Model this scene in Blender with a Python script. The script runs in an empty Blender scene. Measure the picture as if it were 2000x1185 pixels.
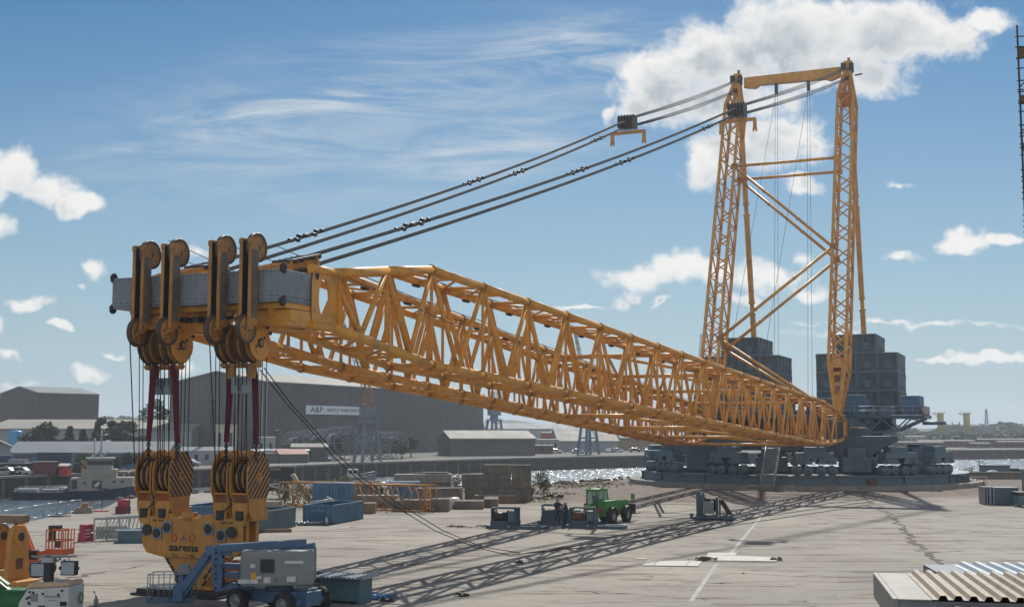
import bpy, bmesh, math, random
from mathutils import Vector, Matrix, noise
R = math.radians
sc = bpy.context.scene
COL = sc.collection
random.seed(7)
V = Vector
X, Y, Z = V((1, 0, 0)), V((0, 1, 0)), V((0, 0, 1))

# ---------------------------------------------------------------- camera
FPX, HCAM, HORIZON = 2400.0, 7.0, 838.0
PITCH = math.atan((HORIZON - 592.5) / FPX)
cam = bpy.data.cameras.new("camera")
cam.sensor_fit = 'HORIZONTAL'; cam.sensor_width = 36.0; cam.lens = 36.0 * FPX / 2000.0
cam.clip_start = 0.1; cam.clip_end = 12000
camo = bpy.data.objects.new("camera", cam); COL.objects.link(camo)
camo.location = (0, 0, HCAM); camo.rotation_euler = (R(90) + PITCH, 0, 0)
sc.camera = camo

# ---------------------------------------------------------------- sun, exposure
SKY_STR, SKY_SAT, HAZE = .067, 1.32, .00028
SUN_AZ, SUN_EL = R(9.5), R(43)          # azimuth clockwise from +Y
sun = bpy.data.lights.new("sun", 'SUN'); sun.energy = 5.0; sun.angle = R(0.53); sun.color = (1, .95, .87)
suno = bpy.data.objects.new("sun", sun); COL.objects.link(suno)
sdir = V((math.sin(SUN_AZ) * math.cos(SUN_EL), math.cos(SUN_AZ) * math.cos(SUN_EL), math.sin(SUN_EL)))
suno.rotation_euler = sdir.to_track_quat('Z', 'Y').to_euler(); suno.location = (0, 0, 150)
sc.view_settings.view_transform = 'Standard'; sc.view_settings.look = 'None'
sc.view_settings.exposure = -0.12; sc.view_settings.gamma = 1.0; sc.view_settings.use_curve_mapping = False
sc.cycles.max_bounces = 6; sc.cycles.volume_bounces = 0
sc.cycles.caustics_reflective = False; sc.cycles.caustics_refractive = False
sc.cycles.sample_clamp_indirect = 4.0
sc.cycles.use_denoising = True

def ray(px, py):
    x = (px - 1000.0) / FPX; y = -(py - 592.5) / FPX
    c, s = math.cos(PITCH), math.sin(PITCH)
    return V((x, c - y * s, s + y * c))
def AT(px, py, d):
    r = ray(px, py); r = r * (d / r.y); return V((r.x, r.y, r.z + HCAM))
def G(px, py, z=0.0):
    r = ray(px, py); r = r * ((z - HCAM) / r.z); return V((r.x, r.y, z))

# ---------------------------------------------------------------- node helpers
class NT:
    def __init__(s, tree): s.t = tree; s.n = tree.nodes; s.l = tree.links
    def node(s, typ, **kw):
        n = s.n.new(typ)
        for k, v in kw.items(): setattr(n, k, v)
        return n
    def put(s, sock, v):
        if isinstance(v, bpy.types.NodeSocket): s.l.new(v, sock)
        else: sock.default_value = v
    def math(s, op, a, b=0.0, clamp=False):
        n = s.node('ShaderNodeMath', operation=op, use_clamp=clamp); s.put(n.inputs[0], a); s.put(n.inputs[1], b); return n.outputs[0]
    def vm(s, op, a, b=(0, 0, 0)):
        n = s.node('ShaderNodeVectorMath', operation=op); s.put(n.inputs[0], a); s.put(n.inputs[1], b)
        return n.outputs['Value'] if op in ('LENGTH', 'DOT_PRODUCT') else n.outputs[0]
    def mix(s, f, a, b, blend='MIX'):
        n = s.node('ShaderNodeMix', data_type='RGBA', blend_type=blend); s.put(n.inputs[0], f); s.put(n.inputs[6], a); s.put(n.inputs[7], b); return n.outputs[2]
    def noise(s, vec, scale, detail=4, rough=.55, dist=0.0, dim='3D'):
        n = s.node('ShaderNodeTexNoise', noise_dimensions=dim); s.put(n.inputs['Vector'], vec)
        n.inputs['Scale'].default_value = scale; n.inputs['Detail'].default_value = detail
        n.inputs['Roughness'].default_value = rough; n.inputs['Distortion'].default_value = dist; return n.outputs['Fac']
    def ramp(s, f, lo, hi, smooth=True):
        n = s.node('ShaderNodeMapRange', interpolation_type='SMOOTHSTEP' if smooth else 'LINEAR')
        s.put(n.inputs[0], f); s.put(n.inputs[1], lo); s.put(n.inputs[2], hi); return n.outputs[0]
    def mapping(s, vec, loc=(0, 0, 0), rot=(0, 0, 0), scale=(1, 1, 1)):
        n = s.node('ShaderNodeMapping'); s.put(n.inputs[0], vec); n.inputs[1].default_value = loc; n.inputs[2].default_value = rot; n.inputs[3].default_value = scale; return n.outputs[0]

def c4(c): return (c[0], c[1], c[2], 1.0)

# ---------------------------------------------------------------- sky with clouds (directions on the dome)
CUMULUS = [  # px, py, half width, half height, weight
 (1420, 120, 150, 95, 1.0), (1560, 70, 190, 90, 1.0), (1290, 165, 100, 85, .95), (1720, 60, 180, 95, 1.0), (1850, 70, 90, 45, .8), (1930, 50, 70, 26, .8), (1235, 200, 50, 52, .7),
 (1420, 195, 150, 48, .9), (1640, 135, 190, 60, .95), (1190, 225, 17, 30, .62),
 (1520, 265, 100, 55, .95), (1420, 300, 100, 60, .9), (1590, 285, 50, 40, .85), (1370, 320, 60, 45, .8), (1570, 360, 60, 22, .72),
 (1250, 535, 72, 32, .85), (1320, 525, 75, 36, .9), (1400, 540, 70, 30, .85), (1215, 588, 26, 16, .75), (1240, 572, 20, 14, .75), (1295, 585, 24, 12, .7),
 (1500, 540, 85, 32, .8), (1552, 498, 30, 16, .72), (1575, 560, 46, 18, .72), (1440, 592, 60, 16, .6),
 (1885, 470, 58, 24, .88), (1965, 467, 40, 16, .8), (1760, 498, 45, 11, .72), (1745, 362, 32, 10, .55),
 (20, 335, 70, 55, 1.0), (85, 375, 70, 42, .95), (140, 398, 50, 28, .9), (0, 430, 36, 32, .8), (-60, 370, 90, 80, 1.0),
 (185, 525, 30, 22, .82), (160, 565, 20, 10, .7), (50, 598, 50, 18, .85), (180, 735, 42, 15, .82), (380, 490, 40, 18, .62),
 (0, 640, 14, 26, .66), (122, 652, 26, 8, .62), (216, 690, 26, 8, .66), (30, 750, 46, 10, .64), (12, 700, 30, 9, .64), (360, 715, 30, 18, .66),
 (1935, 688, 80, 11, .85), (1830, 693, 70, 5, .62), (1780, 628, 300, 7, .42), (1620, 650, 120, 14, .42), (1120, 598, 80, 5, .52)]
w = bpy.data.worlds.new("World"); sc.world = w; w.use_nodes = True
w.cycles.sampling_method = 'MANUAL'; w.cycles.sample_map_resolution = 256
wt = NT(w.node_tree)
for n in list(wt.n): wt.n.remove(n)
out = wt.node('ShaderNodeOutputWorld'); bg = wt.node('ShaderNodeBackground')
sky = wt.node('ShaderNodeTexSky', sky_type='NISHITA'); sky.sun_disc = False
sky.sun_elevation = SUN_EL; sky.sun_rotation = SUN_AZ; sky.air_density = 1.0; sky.dust_density = .25; sky.ozone_density = 3.0; sky.altitude = 10
tc = wt.node('ShaderNodeTexCoord')
sep = wt.node('ShaderNodeSeparateXYZ'); wt.l.new(tc.outputs['Generated'], sep.inputs[0])
yy = wt.math('MAXIMUM', sep.outputs[1], .08)
uu = wt.math('DIVIDE', sep.outputs[0], yy); vv = wt.math('DIVIDE', sep.outputs[2], yy)
cmb = wt.node('ShaderNodeCombineXYZ'); wt.l.new(uu, cmb.inputs[0]); wt.l.new(vv, cmb.inputs[1]); UV = cmb.outputs[0]
front = wt.ramp(sep.outputs[1], .1, .3)
def vma(t, a, b, c):
    n = t.node('ShaderNodeVectorMath', operation='MULTIPLY_ADD'); t.put(n.inputs[0], a); t.put(n.inputs[1], b); t.put(n.inputs[2], c); return n.outputs[0]
def blobs(t, uv, lst, grow=1.25):
    m = None; u = uv
    for k, (px, py, hw, hh, wgt) in enumerate(lst):
        r = ray(px, py); sx, sy = FPX / (hw * grow), FPX / (hh * grow)
        d = t.vm('LENGTH', vma(t, u, (sx, sy, 0), (-r.x / r.y * sx, -r.z / r.y * sy, 0)))
        n = t.node('ShaderNodeMath', operation='MULTIPLY_ADD'); t.put(n.inputs[0], d); n.inputs[1].default_value = -wgt; n.inputs[2].default_value = wgt
        m = n.outputs[0] if m is None else t.math('MAXIMUM', m, n.outputs[0])
        if k % 8 == 7: u = vma(t, m, (1e-7, 1e-7, 0), u)
    return m
wn = wt.node('ShaderNodeTexNoise'); wt.l.new(UV, wn.inputs['Vector']); wn.inputs['Scale'].default_value = 18; wn.inputs['Detail'].default_value = 3; wn.inputs['Roughness'].default_value = .6
UVW = vma(wt, wn.outputs['Color'], (.05, .036, 0), wt.vm('ADD', UV, (-.025, -.018, 0)))
m0 = blobs(wt, UVW, CUMULUS); n0 = wt.noise(UV, 24, 10, .62)
def puff(uv, sc_, det):
    v = wt.node('ShaderNodeTexVoronoi', voronoi_dimensions='2D', feature='SMOOTH_F1'); wt.l.new(uv, v.inputs['Vector']); v.inputs['Scale'].default_value = sc_; v.inputs['Detail'].default_value = det; v.inputs['Roughness'].default_value = .55; v.inputs['Lacunarity'].default_value = 2.3; v.inputs['Smoothness'].default_value = .35; v.normalize = True
    return v.outputs['Distance']
p0 = puff(UVW, 34, 3)
n0 = wt.math('ADD', wt.math('MULTIPLY', n0, .72), wt.math('MULTIPLY', wt.math('SUBTRACT', .58, p0), .34))
f0 = wt.math('MULTIPLY', wt.math('ADD', m0, wt.math('MULTIPLY', wt.math('SUBTRACT', n0, .5), 1.75)), wt.ramp(m0, -.12, .1))
UV1 = wt.vm('ADD', UVW, (.005, .022, 0)); UV1 = vma(wt, f0, (1e-7, 0, 0), UV1)
m1 = blobs(wt, UV1, CUMULUS[:45]); n1 = wt.noise(wt.vm('ADD', UV, (.004, .015, 0)), 27, 6, .6)
p1 = puff(UV1, 34, 2)
f1 = wt.math('ADD', m1, wt.math('ADD', wt.math('MULTIPLY', wt.math('SUBTRACT', n1, .5), 1.0), wt.math('MULTIPLY', wt.math('SUBTRACT', .4, p1), .9)))
dens = wt.math('MULTIPLY', wt.ramp(f0, .0, .5), front)
shade = wt.math('MULTIPLY', wt.math('MULTIPLY', wt.ramp(f1, .0, .85), wt.ramp(f0, .15, .75)), wt.math('ADD', wt.math('MULTIPLY', wt.ramp(wt.noise(UV, 9, 4, .55), .34, .60), .75), .25))
ccol = wt.mix(shade, (14.6, 14.5, 14.2, 1), (6.3, 7.4, 8.3, 1))
st = wt.mapping(UV, rot=(0, 0, R(-9)), scale=(2.6, 17, 1))
ci = wt.noise(st, 2.6, 9, .66, 1.1)
rot = wt.mapping(UV, rot=(0, 0, R(-9)))
def rb(px, py, hw, hh, a):
    r = ray(px, py); u, v = r.x / r.y, r.z / r.y; c, s_ = math.cos(R(-9)), math.sin(R(-9))
    u, v = u * c - v * s_, u * s_ + v * c; sx, sy = FPX / hw, FPX / hh
    return wt.math('MULTIPLY', wt.ramp(wt.vm('LENGTH', vma(wt, rot, (sx, sy, 0), (-u * sx, -v * sy, 0))), 1.0, .1), a)
cm = wt.math('MAXIMUM', rb(640, 195, 560, 55, 1), rb(900, 300, 430, 110, 1))
cm = wt.math('MAXIMUM', cm, rb(1120, 110, 420, 130, .9)); cm = wt.math('MAXIMUM', cm, rb(420, 265, 420, 55, .7))
cm = wt.math('MAXIMUM', cm, rb(760, 230, 900, 260, .55))
cir = wt.math('MULTIPLY', wt.math('MULTIPLY', wt.ramp(ci, .32, .76), cm), wt.math('MULTIPLY', front, .9))
hs = wt.node('ShaderNodeHueSaturation'); hs.inputs['Saturation'].default_value = SKY_SAT; wt.l.new(sky.outputs[0], hs.inputs['Color'])
low = wt.ramp(vv, .40, -.02, False)
skyb = wt.mix(1.0, hs.outputs[0], (.87, 1.07, 1.06, 1), 'MULTIPLY')
skyc = wt.mix(wt.math('MULTIPLY', wt.math('POWER', wt.math('MAXIMUM', low, 0.0), 1.35), .95), skyb, (6.7, 8.6, 10.2, 1))
skyc = wt.mix(cir, skyc, (11.0, 11.8, 12.2, 1))
skyc = wt.mix(dens, skyc, ccol)
# bright cloud added to the unseen sky behind the camera, as fill light
bk = wt.math('MULTIPLY', wt.ramp(sep.outputs[1], .05, -.35), wt.ramp(wt.noise(tc.outputs['Generated'], 3.2, 5, .6), .40, .56))
bk = wt.math('MULTIPLY', bk, wt.ramp(sep.outputs[2], -.02, .12))
skyc = wt.mix(bk, skyc, (13, 13, 13, 1))
wt.l.new(skyc, bg.inputs[0]); bg.inputs[1].default_value = SKY_STR
wt.l.new(bg.outputs[0], out.inputs[0])

# ---------------------------------------------------------------- materials
MATS = {}
def mat(name, col, rough=.5, metal=0.0, var=.18, scale=1.5, dirt=None, damt=.35, dscale=.9, bump=0.0, bscale=30, streak=False, spec=.5):
    m = bpy.data.materials.new(name); m.use_nodes = True; t = NT(m.node_tree); b = t.n['Principled BSDF']
    co = t.node('ShaderNodeTexCoord').outputs['Object']
    a = tuple(max(0, x * (1 - var)) for x in col); z = tuple(min(1, x * (1 + var)) for x in col)
    n = t.noise(co, scale, 6, .6); base = t.mix(t.ramp(n, .3, .7), c4(a), c4(z))
    if dirt:
        vec = t.mapping(co, scale=(3, 3, .35)) if streak else co
        dn = t.noise(vec, dscale, 8, .68); base = t.mix(t.math('MULTIPLY', t.ramp(dn, .48, .72), damt), base, c4(dirt))
    t.l.new(base, b.inputs['Base Color'])
    rn = t.noise(co, scale * 3, 4); t.l.new(t.math('ADD', t.math('MULTIPLY', rn, .25), rough - .12), b.inputs['Roughness'])
    b.inputs['Metallic'].default_value = metal; b.inputs['Specular IOR Level'].default_value = spec
    if bump:
        bp = t.node('ShaderNodeBump'); bp.inputs['Strength'].default_value = bump; bp.inputs['Distance'].default_value = .02
        t.l.new(t.noise(co, bscale, 6), bp.inputs['Height']); t.l.new(bp.outputs[0], b.inputs['Normal'])
    MATS[name] = m; return m
YEL = mat('crane_yellow', (.69, .315, .042), .45, 0, .12, .5, (.24, .10, .03), .6, 1.3)
YELD = mat('worn_yellow', (.42, .19, .045), .55, 0, .2, 1.2, (.10, .055, .03), .7, 1.6, streak=True)
ORG = mat('orange_yellow', (.50, .225, .04), .48, 0, .14, 1.0, (.17, .08, .03), .5, 1.4, streak=True)
GREYP = mat('grey_plate', (.23, .25, .28), .55, .0, .12, 1.0, (.12, .12, .12), .4, 1.6, streak=True)
RIM = mat('worn_rim', (.10, .065, .045), .5, .2, .3, 4)
STEEL = mat('dark_steel', (.035, .035, .037), .5, .3, .3, 3, (.06, .04, .03), .4, 2)
ROPE = mat('wire_rope', (.035, .035, .037), .8, .0, .3, 4, spec=.1)
BLUEG = mat('blue_grey_paint', (.055, .10, .135), .5, 0, .15, .5, (.03, .045, .055), .5, .6, streak=True)
BLUEGL = mat('blue_grey_light', (.095, .155, .195), .5, 0, .15, .5, (.05, .07, .08), .4, .8, streak=True)
CWT = mat('counterweight_paint', (.065, .108, .142), .6, 0, .2, .6, (.035, .05, .06), .55, .7, streak=True)
CONC = mat('concrete', (.27, .25, .22), .9, 0, .2, .8, (.11, .10, .085), .5, 1.1, .3, 12)
CONCD = mat('weathered_concrete', (.17, .155, .135), .92, 0, .25, .9, (.05, .047, .04), .65, .9, .35, 14, streak=True)
BLACK = mat('black_rubber', (.018, .018, .018), .75, 0, .3, 6, (.09, .08, .07), .45, 5)
BLACKP = mat('black_paint', (.02, .02, .022), .5, 0, .2, 3)
WHITE = mat('white_paint', (.58, .58, .56), .45, 0, .06, 1.5, (.35, .32, .28), .3, 1.6, streak=True)
RED = mat('red_paint', (.45, .03, .03), .5, 0, .15, 2, (.2, .03, .02), .3, 2)
SLING = mat('red_sling', (.10, .008, .018), .85, 0, .2, 3, (.08, .01, .015), .5, 5)
BLUE = mat('lift_blue', (.065, .13, .235), .48, 0, .14, 1.4, (.05, .08, .13), .4, 2)
LGREY = mat('lift_grey', (.21, .235, .245), .5, 0, .07, 1.4, (.16, .16, .16), .3, 2)
GREEN = mat('machine_green', (.05, .235, .04), .45, 0, .15, 1.5, (.07, .12, .04), .4, 2)
GREEND = mat('beam_green', (.02, .15, .05), .5, 0, .15, 1.5)
CBLUE = mat('skip_blue', (.06, .155, .27), .55, 0, .14, .9, (.10, .065, .045), .55, 1.3, streak=True)
CTEAL = mat('skip_teal', (.075, .15, .18), .55, 0, .14, .9, (.10, .065, .045), .55, 1.3, streak=True)
RUST = mat('rusty_steel', (.12, .06, .035), .8, 0, .3, 3, (.06, .03, .02), .6, 3)
WOOD = mat('weathered_wood', (.22, .16, .105), .85, 0, .25, 2.5, (.09, .07, .05), .5, 3)
GALV = mat('galvanised_steel', (.38, .40, .41), .4, .6, .12, 3)
REDO = mat('orange_red_paint', (.56, .12, .03), .45, 0, .15, 1.5, (.25, .06, .02), .3, 2)
SKINM = mat('skin', (.45, .25, .17), .6, 0, .05, 4)
NAVY = mat('navy_cloth', (.025, .035, .07), .9, 0, .2, 6)
DGREEN = mat('dark_trousers', (.03, .04, .035), .9, 0, .2, 6)

def glass_mat(name, tint=(.55, .68, .68), alpha=.5):
    m = bpy.data.materials.new(name); m.use_nodes = True; t = NT(m.node_tree); b = t.n['Principled BSDF']
    b.inputs['Base Color'].default_value = c4(tint); b.inputs['Roughness'].default_value = .05
    tr = t.node('ShaderNodeBsdfTransparent'); tr.inputs[0].default_value = c4(tint); mx = t.node('ShaderNodeMixShader')
    mx.inputs[0].default_value = alpha; t.l.new(tr.outputs[0], mx.inputs[1]); t.l.new(b.outputs[0], mx.inputs[2])
    t.l.new(mx.outputs[0], t.n['Material Output'].inputs[0]); MATS[name] = m; return m
GLASS = glass_mat('cab_glass', (.6, .7, .7), .22)

# ---------------------------------------------------------------- mesh builder
def frame(d, up=Z):
    d = V(d).normalized(); u = V(up)
    if abs(d.dot(u)) > .98 * u.length: u = X if abs(d.x) < .9 else Y
    s = d.cross(u).normalized(); return d, s, s.cross(d).normalized()
class MB:
    def __init__(s): s.v = []; s.f = []; s.sm = []; s.mi = []; s.m = 0
    def add(s, vs, fs, smooth=False):
        o = len(s.v); s.v += [tuple(p) for p in vs]
        for f in fs: s.f.append([i + o for i in f]); s.sm.append(smooth); s.mi.append(s.m)
    def box(s, c, size, ax=(X, Y, Z)):
        c = V(c); e = [ax[i] * (size[i] * .5) for i in range(3)]
        vs = [c + e[0] * i + e[1] * j + e[2] * k for i in (-1, 1) for j in (-1, 1) for k in (-1, 1)]
        s.add(vs, [(0, 1, 3, 2), (4, 6, 7, 5), (0, 4, 5, 1), (2, 3, 7, 6), (0, 2, 6, 4), (1, 5, 7, 3)]); return s
    def b(s, x0, x1, y0, y1, z0, z1): return s.box(((x0 + x1) / 2, (y0 + y1) / 2, (z0 + z1) / 2), (abs(x1 - x0), abs(y1 - y0), abs(z1 - z0)))
    def beam(s, p, q, wd, ht, up=Z):
        p, q = V(p), V(q); d, sd, u = frame(q - p, up); return s.box((p + q) / 2, ((q - p).length, wd, ht), (d, sd, u))
    def tube(s, p, q, r, r2=None, n=8, cap=True):
        p, q = V(p), V(q); r2 = r if r2 is None else r2; d, a, b = frame(q - p)
        ring = [(a * math.cos(2 * math.pi * i / n) + b * math.sin(2 * math.pi * i / n)) for i in range(n)]
        s.add([p + e * r for e in ring] + [q + e * r2 for e in ring], [(i, (i + 1) % n, n + (i + 1) % n, n + i) for i in range(n)], True)
        if cap:
            o = len(s.v) - 2 * n
            for fc in (tuple(range(n))[::-1], tuple(range(n, 2 * n))): s.f.append([i + o for i in fc]); s.sm.append(False); s.mi.append(s.m)
        return s
    def path(s, pts, r, n=6):
        pts = [V(p) for p in pts]; vs = []; fs = []
        for k, p in enumerate(pts):
            t = (pts[min(k + 1, len(pts) - 1)] - pts[max(k - 1, 0)]); d, a, b = frame(t)
            vs += [p + (a * math.cos(2 * math.pi * i / n) + b * math.sin(2 * math.pi * i / n)) * r for i in range(n)]
        for k in range(len(pts) - 1):
            fs += [(k * n + i, k * n + (i + 1) % n, (k + 1) * n + (i + 1) % n, (k + 1) * n + i) for i in range(n)]
        s.add(vs, fs, True); return s
    def lathe(s, prof, c, axis=Z, n=24, smooth=True):
        c = V(c); d, a, b = frame(axis); vs = []; fs = []
        for r, h in prof: vs += [c + d * h + (a * math.cos(2 * math.pi * i / n) + b * math.sin(2 * math.pi * i / n)) * r for i in range(n)]
        for k in range(len(prof) - 1): fs += [(k * n + i, k * n + (i + 1) % n, (k + 1) * n + (i + 1) % n, (k + 1) * n + i) for i in range(n)]
        s.add(vs, fs, smooth); return s
    def disc(s, c, axis, r, wd, n=24, hole=0.0):
        h = wd / 2; s.lathe([(hole, -h), (r, -h)], c, axis, n, False); s.lathe([(r, -h), (r, h)], c, axis, n, True); s.lathe([(r, h), (hole, h)], c, axis, n, False)
        if hole > 0: s.lathe([(hole, h), (hole, -h)], c, axis, n, True)
        return s
    def prism(s, poly, o, ex, ey, depth):
        o, ex, ey = V(o), V(ex), V(ey); ez = ex.cross(ey).normalized(); n = len(poly)
        lo = [o + ex * x + ey * y - ez * (depth / 2) for x, y in poly]; hi = [p + ez * depth for p in lo]
        s.add(lo + hi, [tuple(range(n))[::-1], tuple(range(n, 2 * n))] + [(i, (i + 1) % n, n + (i + 1) % n, n + i) for i in range(n)]); return s
    def quad(s, a, b, c, d): s.add([V(a), V(b), V(c), V(d)], [(0, 1, 2, 3)]); return s
    def blob(s, c, r, sub=1, jit=.25, rnd=random):
        bm = bmesh.new(); bmesh.ops.create_icosphere(bm, subdivisions=sub, radius=1)
        rr = (r, r, r) if not hasattr(r, '__len__') else r
        vs = [V(c) + V((v.co.x * rr[0], v.co.y * rr[1], v.co.z * rr[2])) * (1 + rnd.uniform(-jit, jit)) for v in bm.verts]
        s.add(vs, [tuple(v.index for v in f.verts) for f in bm.faces], True); bm.free(); return s
    def xf(s, M):
        s.v = [tuple(M @ V(p)) for p in s.v]; return s
    def islands(s, name, mats, parent, bevel=0.0):
        par = list(range(len(s.v)))
        def find(i):
            while par[i] != i: par[i] = par[par[i]]; i = par[i]
            return i
        for f in s.f:
            for i in f[1:]: par[find(i)] = find(f[0])
        grp = {}
        for k, f in enumerate(s.f): grp.setdefault(find(f[0]), []).append(k)
        for ks in grp.values():
            m = MB(); idx = {}
            for k in ks:
                for i in s.f[k]:
                    if i not in idx: idx[i] = len(m.v); m.v.append(s.v[i])
                m.f.append([idx[i] for i in s.f[k]]); m.sm.append(s.sm[k]); m.mi.append(s.mi[k])
            m.build(name, mats, parent, bevel)
    def mesh(s, name, mats):
        me = bpy.data.meshes.new(name); me.from_pydata(s.v, [], s.f)
        for m in (mats if isinstance(mats, (list, tuple)) else [mats]): me.materials.append(m)
        me.polygons.foreach_set('use_smooth', s.sm); me.polygons.foreach_set('material_index', s.mi)
        bm = bmesh.new(); bm.from_mesh(me); bmesh.ops.recalc_face_normals(bm, faces=bm.faces); bm.to_mesh(me); bm.free()
        me.update(); return me
    def build(s, name, mats, parent=None, bevel=0.0, loc=None, rotz=None):
        o = bpy.data.objects.new(name, s.mesh(name, mats)); COL.objects.link(o)
        if parent is not None: o.parent = parent
        if loc is not None: o.location = loc
        if rotz is not None: o.rotation_euler = (0, 0, rotz)
        if bevel:
            bv = o.modifiers.new('bevel', 'BEVEL'); bv.width = bevel; bv.segments = 2; bv.limit_method = 'ANGLE'; bv.angle_limit = R(40)
        return o
def tag(o, label=None, cat=None, group=None, kind=None):
    if label: o['label'] = label
    if cat: o['category'] = cat
    if group: o['group'] = group
    if kind: o['kind'] = kind
    return o
def thing(name, label, cat, loc=(0, 0, 0), rotz=0, group=None):
    o = bpy.data.objects.new(name, None); COL.objects.link(o); o.location = loc; o.rotation_euler = (0, 0, rotz); o.empty_display_size = .2
    return tag(o, label, cat, group)
def one(name, mb, m, label, cat, loc=(0, 0, 0), rotz=0, group=None, bevel=0):
    o = mb.build(name, m, None, bevel, loc, rotz); return tag(o, label, cat, group)
def copy_tree(o, loc=None, rotz=None, label=None, parent=None, group=None):
    c = o.copy(); COL.objects.link(c)
    if parent is not None: c.parent = parent
    if loc is not None: c.location = loc
    if rotz is not None: c.rotation_euler = (0, 0, rotz)
    if label: c['label'] = label
    if group: c['group'] = group
    for ch in list(o.children): copy_tree(ch, parent=c)
    return c
def text(body, name, m, parent, loc, ex, ey, size, depth=.01, align='CENTER', stretch=1.0, bold=0.0):
    cu = bpy.data.curves.new(name, 'FONT'); cu.body = body; cu.offset = bold; cu.size = size; cu.extrude = depth; cu.align_x = align; cu.align_y = 'CENTER'; cu.fill_mode = 'BOTH'; cu.resolution_u = 3
    tmp = bpy.data.objects.new(name + '_curve', cu); COL.objects.link(tmp)
    dg = bpy.context.evaluated_depsgraph_get(); me = bpy.data.meshes.new_from_object(tmp.evaluated_get(dg)); bpy.data.objects.remove(tmp); me.name = name
    ex, ey = V(ex).normalized(), V(ey).normalized(); ez = ex.cross(ey)
    M = Matrix((ex * stretch, ey, ez)).transposed().to_4x4(); M.translation = V(loc); me.transform(M)
    me.materials.clear(); me.materials.append(m)
    o = bpy.data.objects.new(name, me); COL.objects.link(o); o.parent = parent; return o
def lerp(a, b, t): return a + (b - a) * t
# ================================================================ THE RING CRANE
# local frame: x across the crane, y towards its counterweights, z up
O = V((36.8, 164.65, 0)); PHI = R(23.4)
crane = thing('ring_crane', 'giant yellow lattice crane on a blue grey ring, its long twin boom lowered', 'crane', O, -PHI)
CM = Matrix.Translation(O) @ Matrix.Rotation(-PHI, 4, 'Z'); CMI = CM.inverted()
def Wd(x, y, z): return CM @ V((x, y, z))
def L(v): return CMI @ v
def part(mb, name, m, parent=None, bevel=0): return mb.build(name, m, crane if parent is None else parent, bevel)

# ---- the two booms
K = [(-121.0, 2.72, 12.47, 2.3), (-116.2, 2.66, 12.52, 3.55), (-111.5, 2.59, 12.54, 4.72)]
NP = 16
for i in range(1, NP + 1):
    q = i / NP * (86.5 / 98.5); K.append((-111.5 + 98.5 * q, lerp(2.59, 8.35, q), lerp(12.54, 6.95, q), 4.72))
K += [(-19.2, 8.02, 7.35, 3.7), (-13.6, 8.33, 7.0, 2.0)]
WB = 1.2
def boom_pt(sg, k, side, tb):
    a, s, z, h = K[k]; return V((sg * (s + side * WB), a, z + tb * h / 2))
def boom_mid(sg, k, side, tb): return (boom_pt(sg, k, side, tb) + boom_pt(sg, k + 1, side, tb)) / 2
for sg in (1, -1):
    foot = MB()
    e = K[-1]
    for side in (-1, 1):
        x = sg * (e[1] + side * WB)
        foot.prism([(-1.3, -.9), (0, -1.15), (1.2, -.4), (1.5, 0), (1.2, .4), (0, 1.15), (-1.3, .9)], (x, -13.6, 7.0), Y, Z, .3)
    foot.tube((sg * (e[1] - WB - .5), -12.9, 7.0), (sg * (e[1] + WB + 1.7), -12.9, 7.0), .3, n=14)
    boom = part(foot, 'boom', YEL)
    boom['label'] = 'yellow lattice boom nearer the camera with its full side showing' if sg > 0 else 'yellow lattice boom farther from the camera behind the nearer one'
    n = len(K)
    for side in (-1, 1):
        for tb in (-1, 1):
            ch = MB()
            for k in range(n - 1): ch.tube(boom_pt(sg, k, side, tb), boom_pt(sg, k + 1, side, tb), .215, n=14)
            for k in range(n - 1): ch.blob(boom_pt(sg, k, side, tb), .222, 1, 0)
            fl = ch; ch.m = 1
            for k in range(2, n - 1):
                p = boom_pt(sg, k, side, tb); d = (boom_pt(sg, k + 1, side, tb) - p).normalized()
                fl.tube(p - d * .09, p - d * .015, .27, n=12); fl.tube(p + d * .015, p + d * .09, .27, n=12)
            part(ch, 'chord', [YEL, YELD], boom)
    for side in (-1, 1):
        lc = MB(); pn = lc
        for k in range(1, n - 1):
            t, bt = boom_pt(sg, k, side, 1), boom_pt(sg, k, side, -1)
            lc.tube(t, bt, .085)
        for k in range(n - 2):
            t, t2, m = boom_pt(sg, k, side, 1), boom_pt(sg, k + 1, side, 1), boom_mid(sg, k, side, -1)
            lc.tube(t, m, .128); lc.tube(m, t2, .128)
            for q, dz in ((t2, -.26), (m, .26)):
                px = q.x + sg * side * .0
                lc.prism([(-.36, 0), (.36, 0), (.2, dz * 2), (-.2, dz * 2)] if dz < 0 else [(-.36, 0), (-.2, dz * 2), (.2, dz * 2), (.36, 0)], (px, q.y, q.z), Y, Z, .10)
                lc.m = 1
                for dy in (-.14, .14):
                    pn.tube((q.x - .085, q.y + dy, q.z + dz * 1.35), (q.x + .085, q.y + dy, q.z + dz * 1.35), .05)
                lc.m = 0
        part(lc, 'side_lacing', [YEL, STEEL], boom)
    for tb in (-1, 1):
        lc = MB()
        for k in range(n):
            lc.tube(boom_pt(sg, k, -1, tb), boom_pt(sg, k, 1, tb), .095)
        for k in range(n - 1):
            p, q = boom_pt(sg, k, -1, tb), boom_pt(sg, k, 1, tb); m1, m2 = boom_mid(sg, k, -1, tb), boom_mid(sg, k, 1, tb)
            lc.tube(m1, m2, .08); lc.tube(p, m2, .07); lc.tube(m1, q, .07) if k % 2 else lc.tube(m2, boom_pt(sg, k + 1, -1, tb), .07)
            lc.prism([(-.3, 0), (.3, 0), (0, .55)], (m1.x, m1.y, m1.z), Y, X * sg, .05)
        part(lc, 'top_lacing' if tb > 0 else 'bottom_lacing', YEL, boom)
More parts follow.
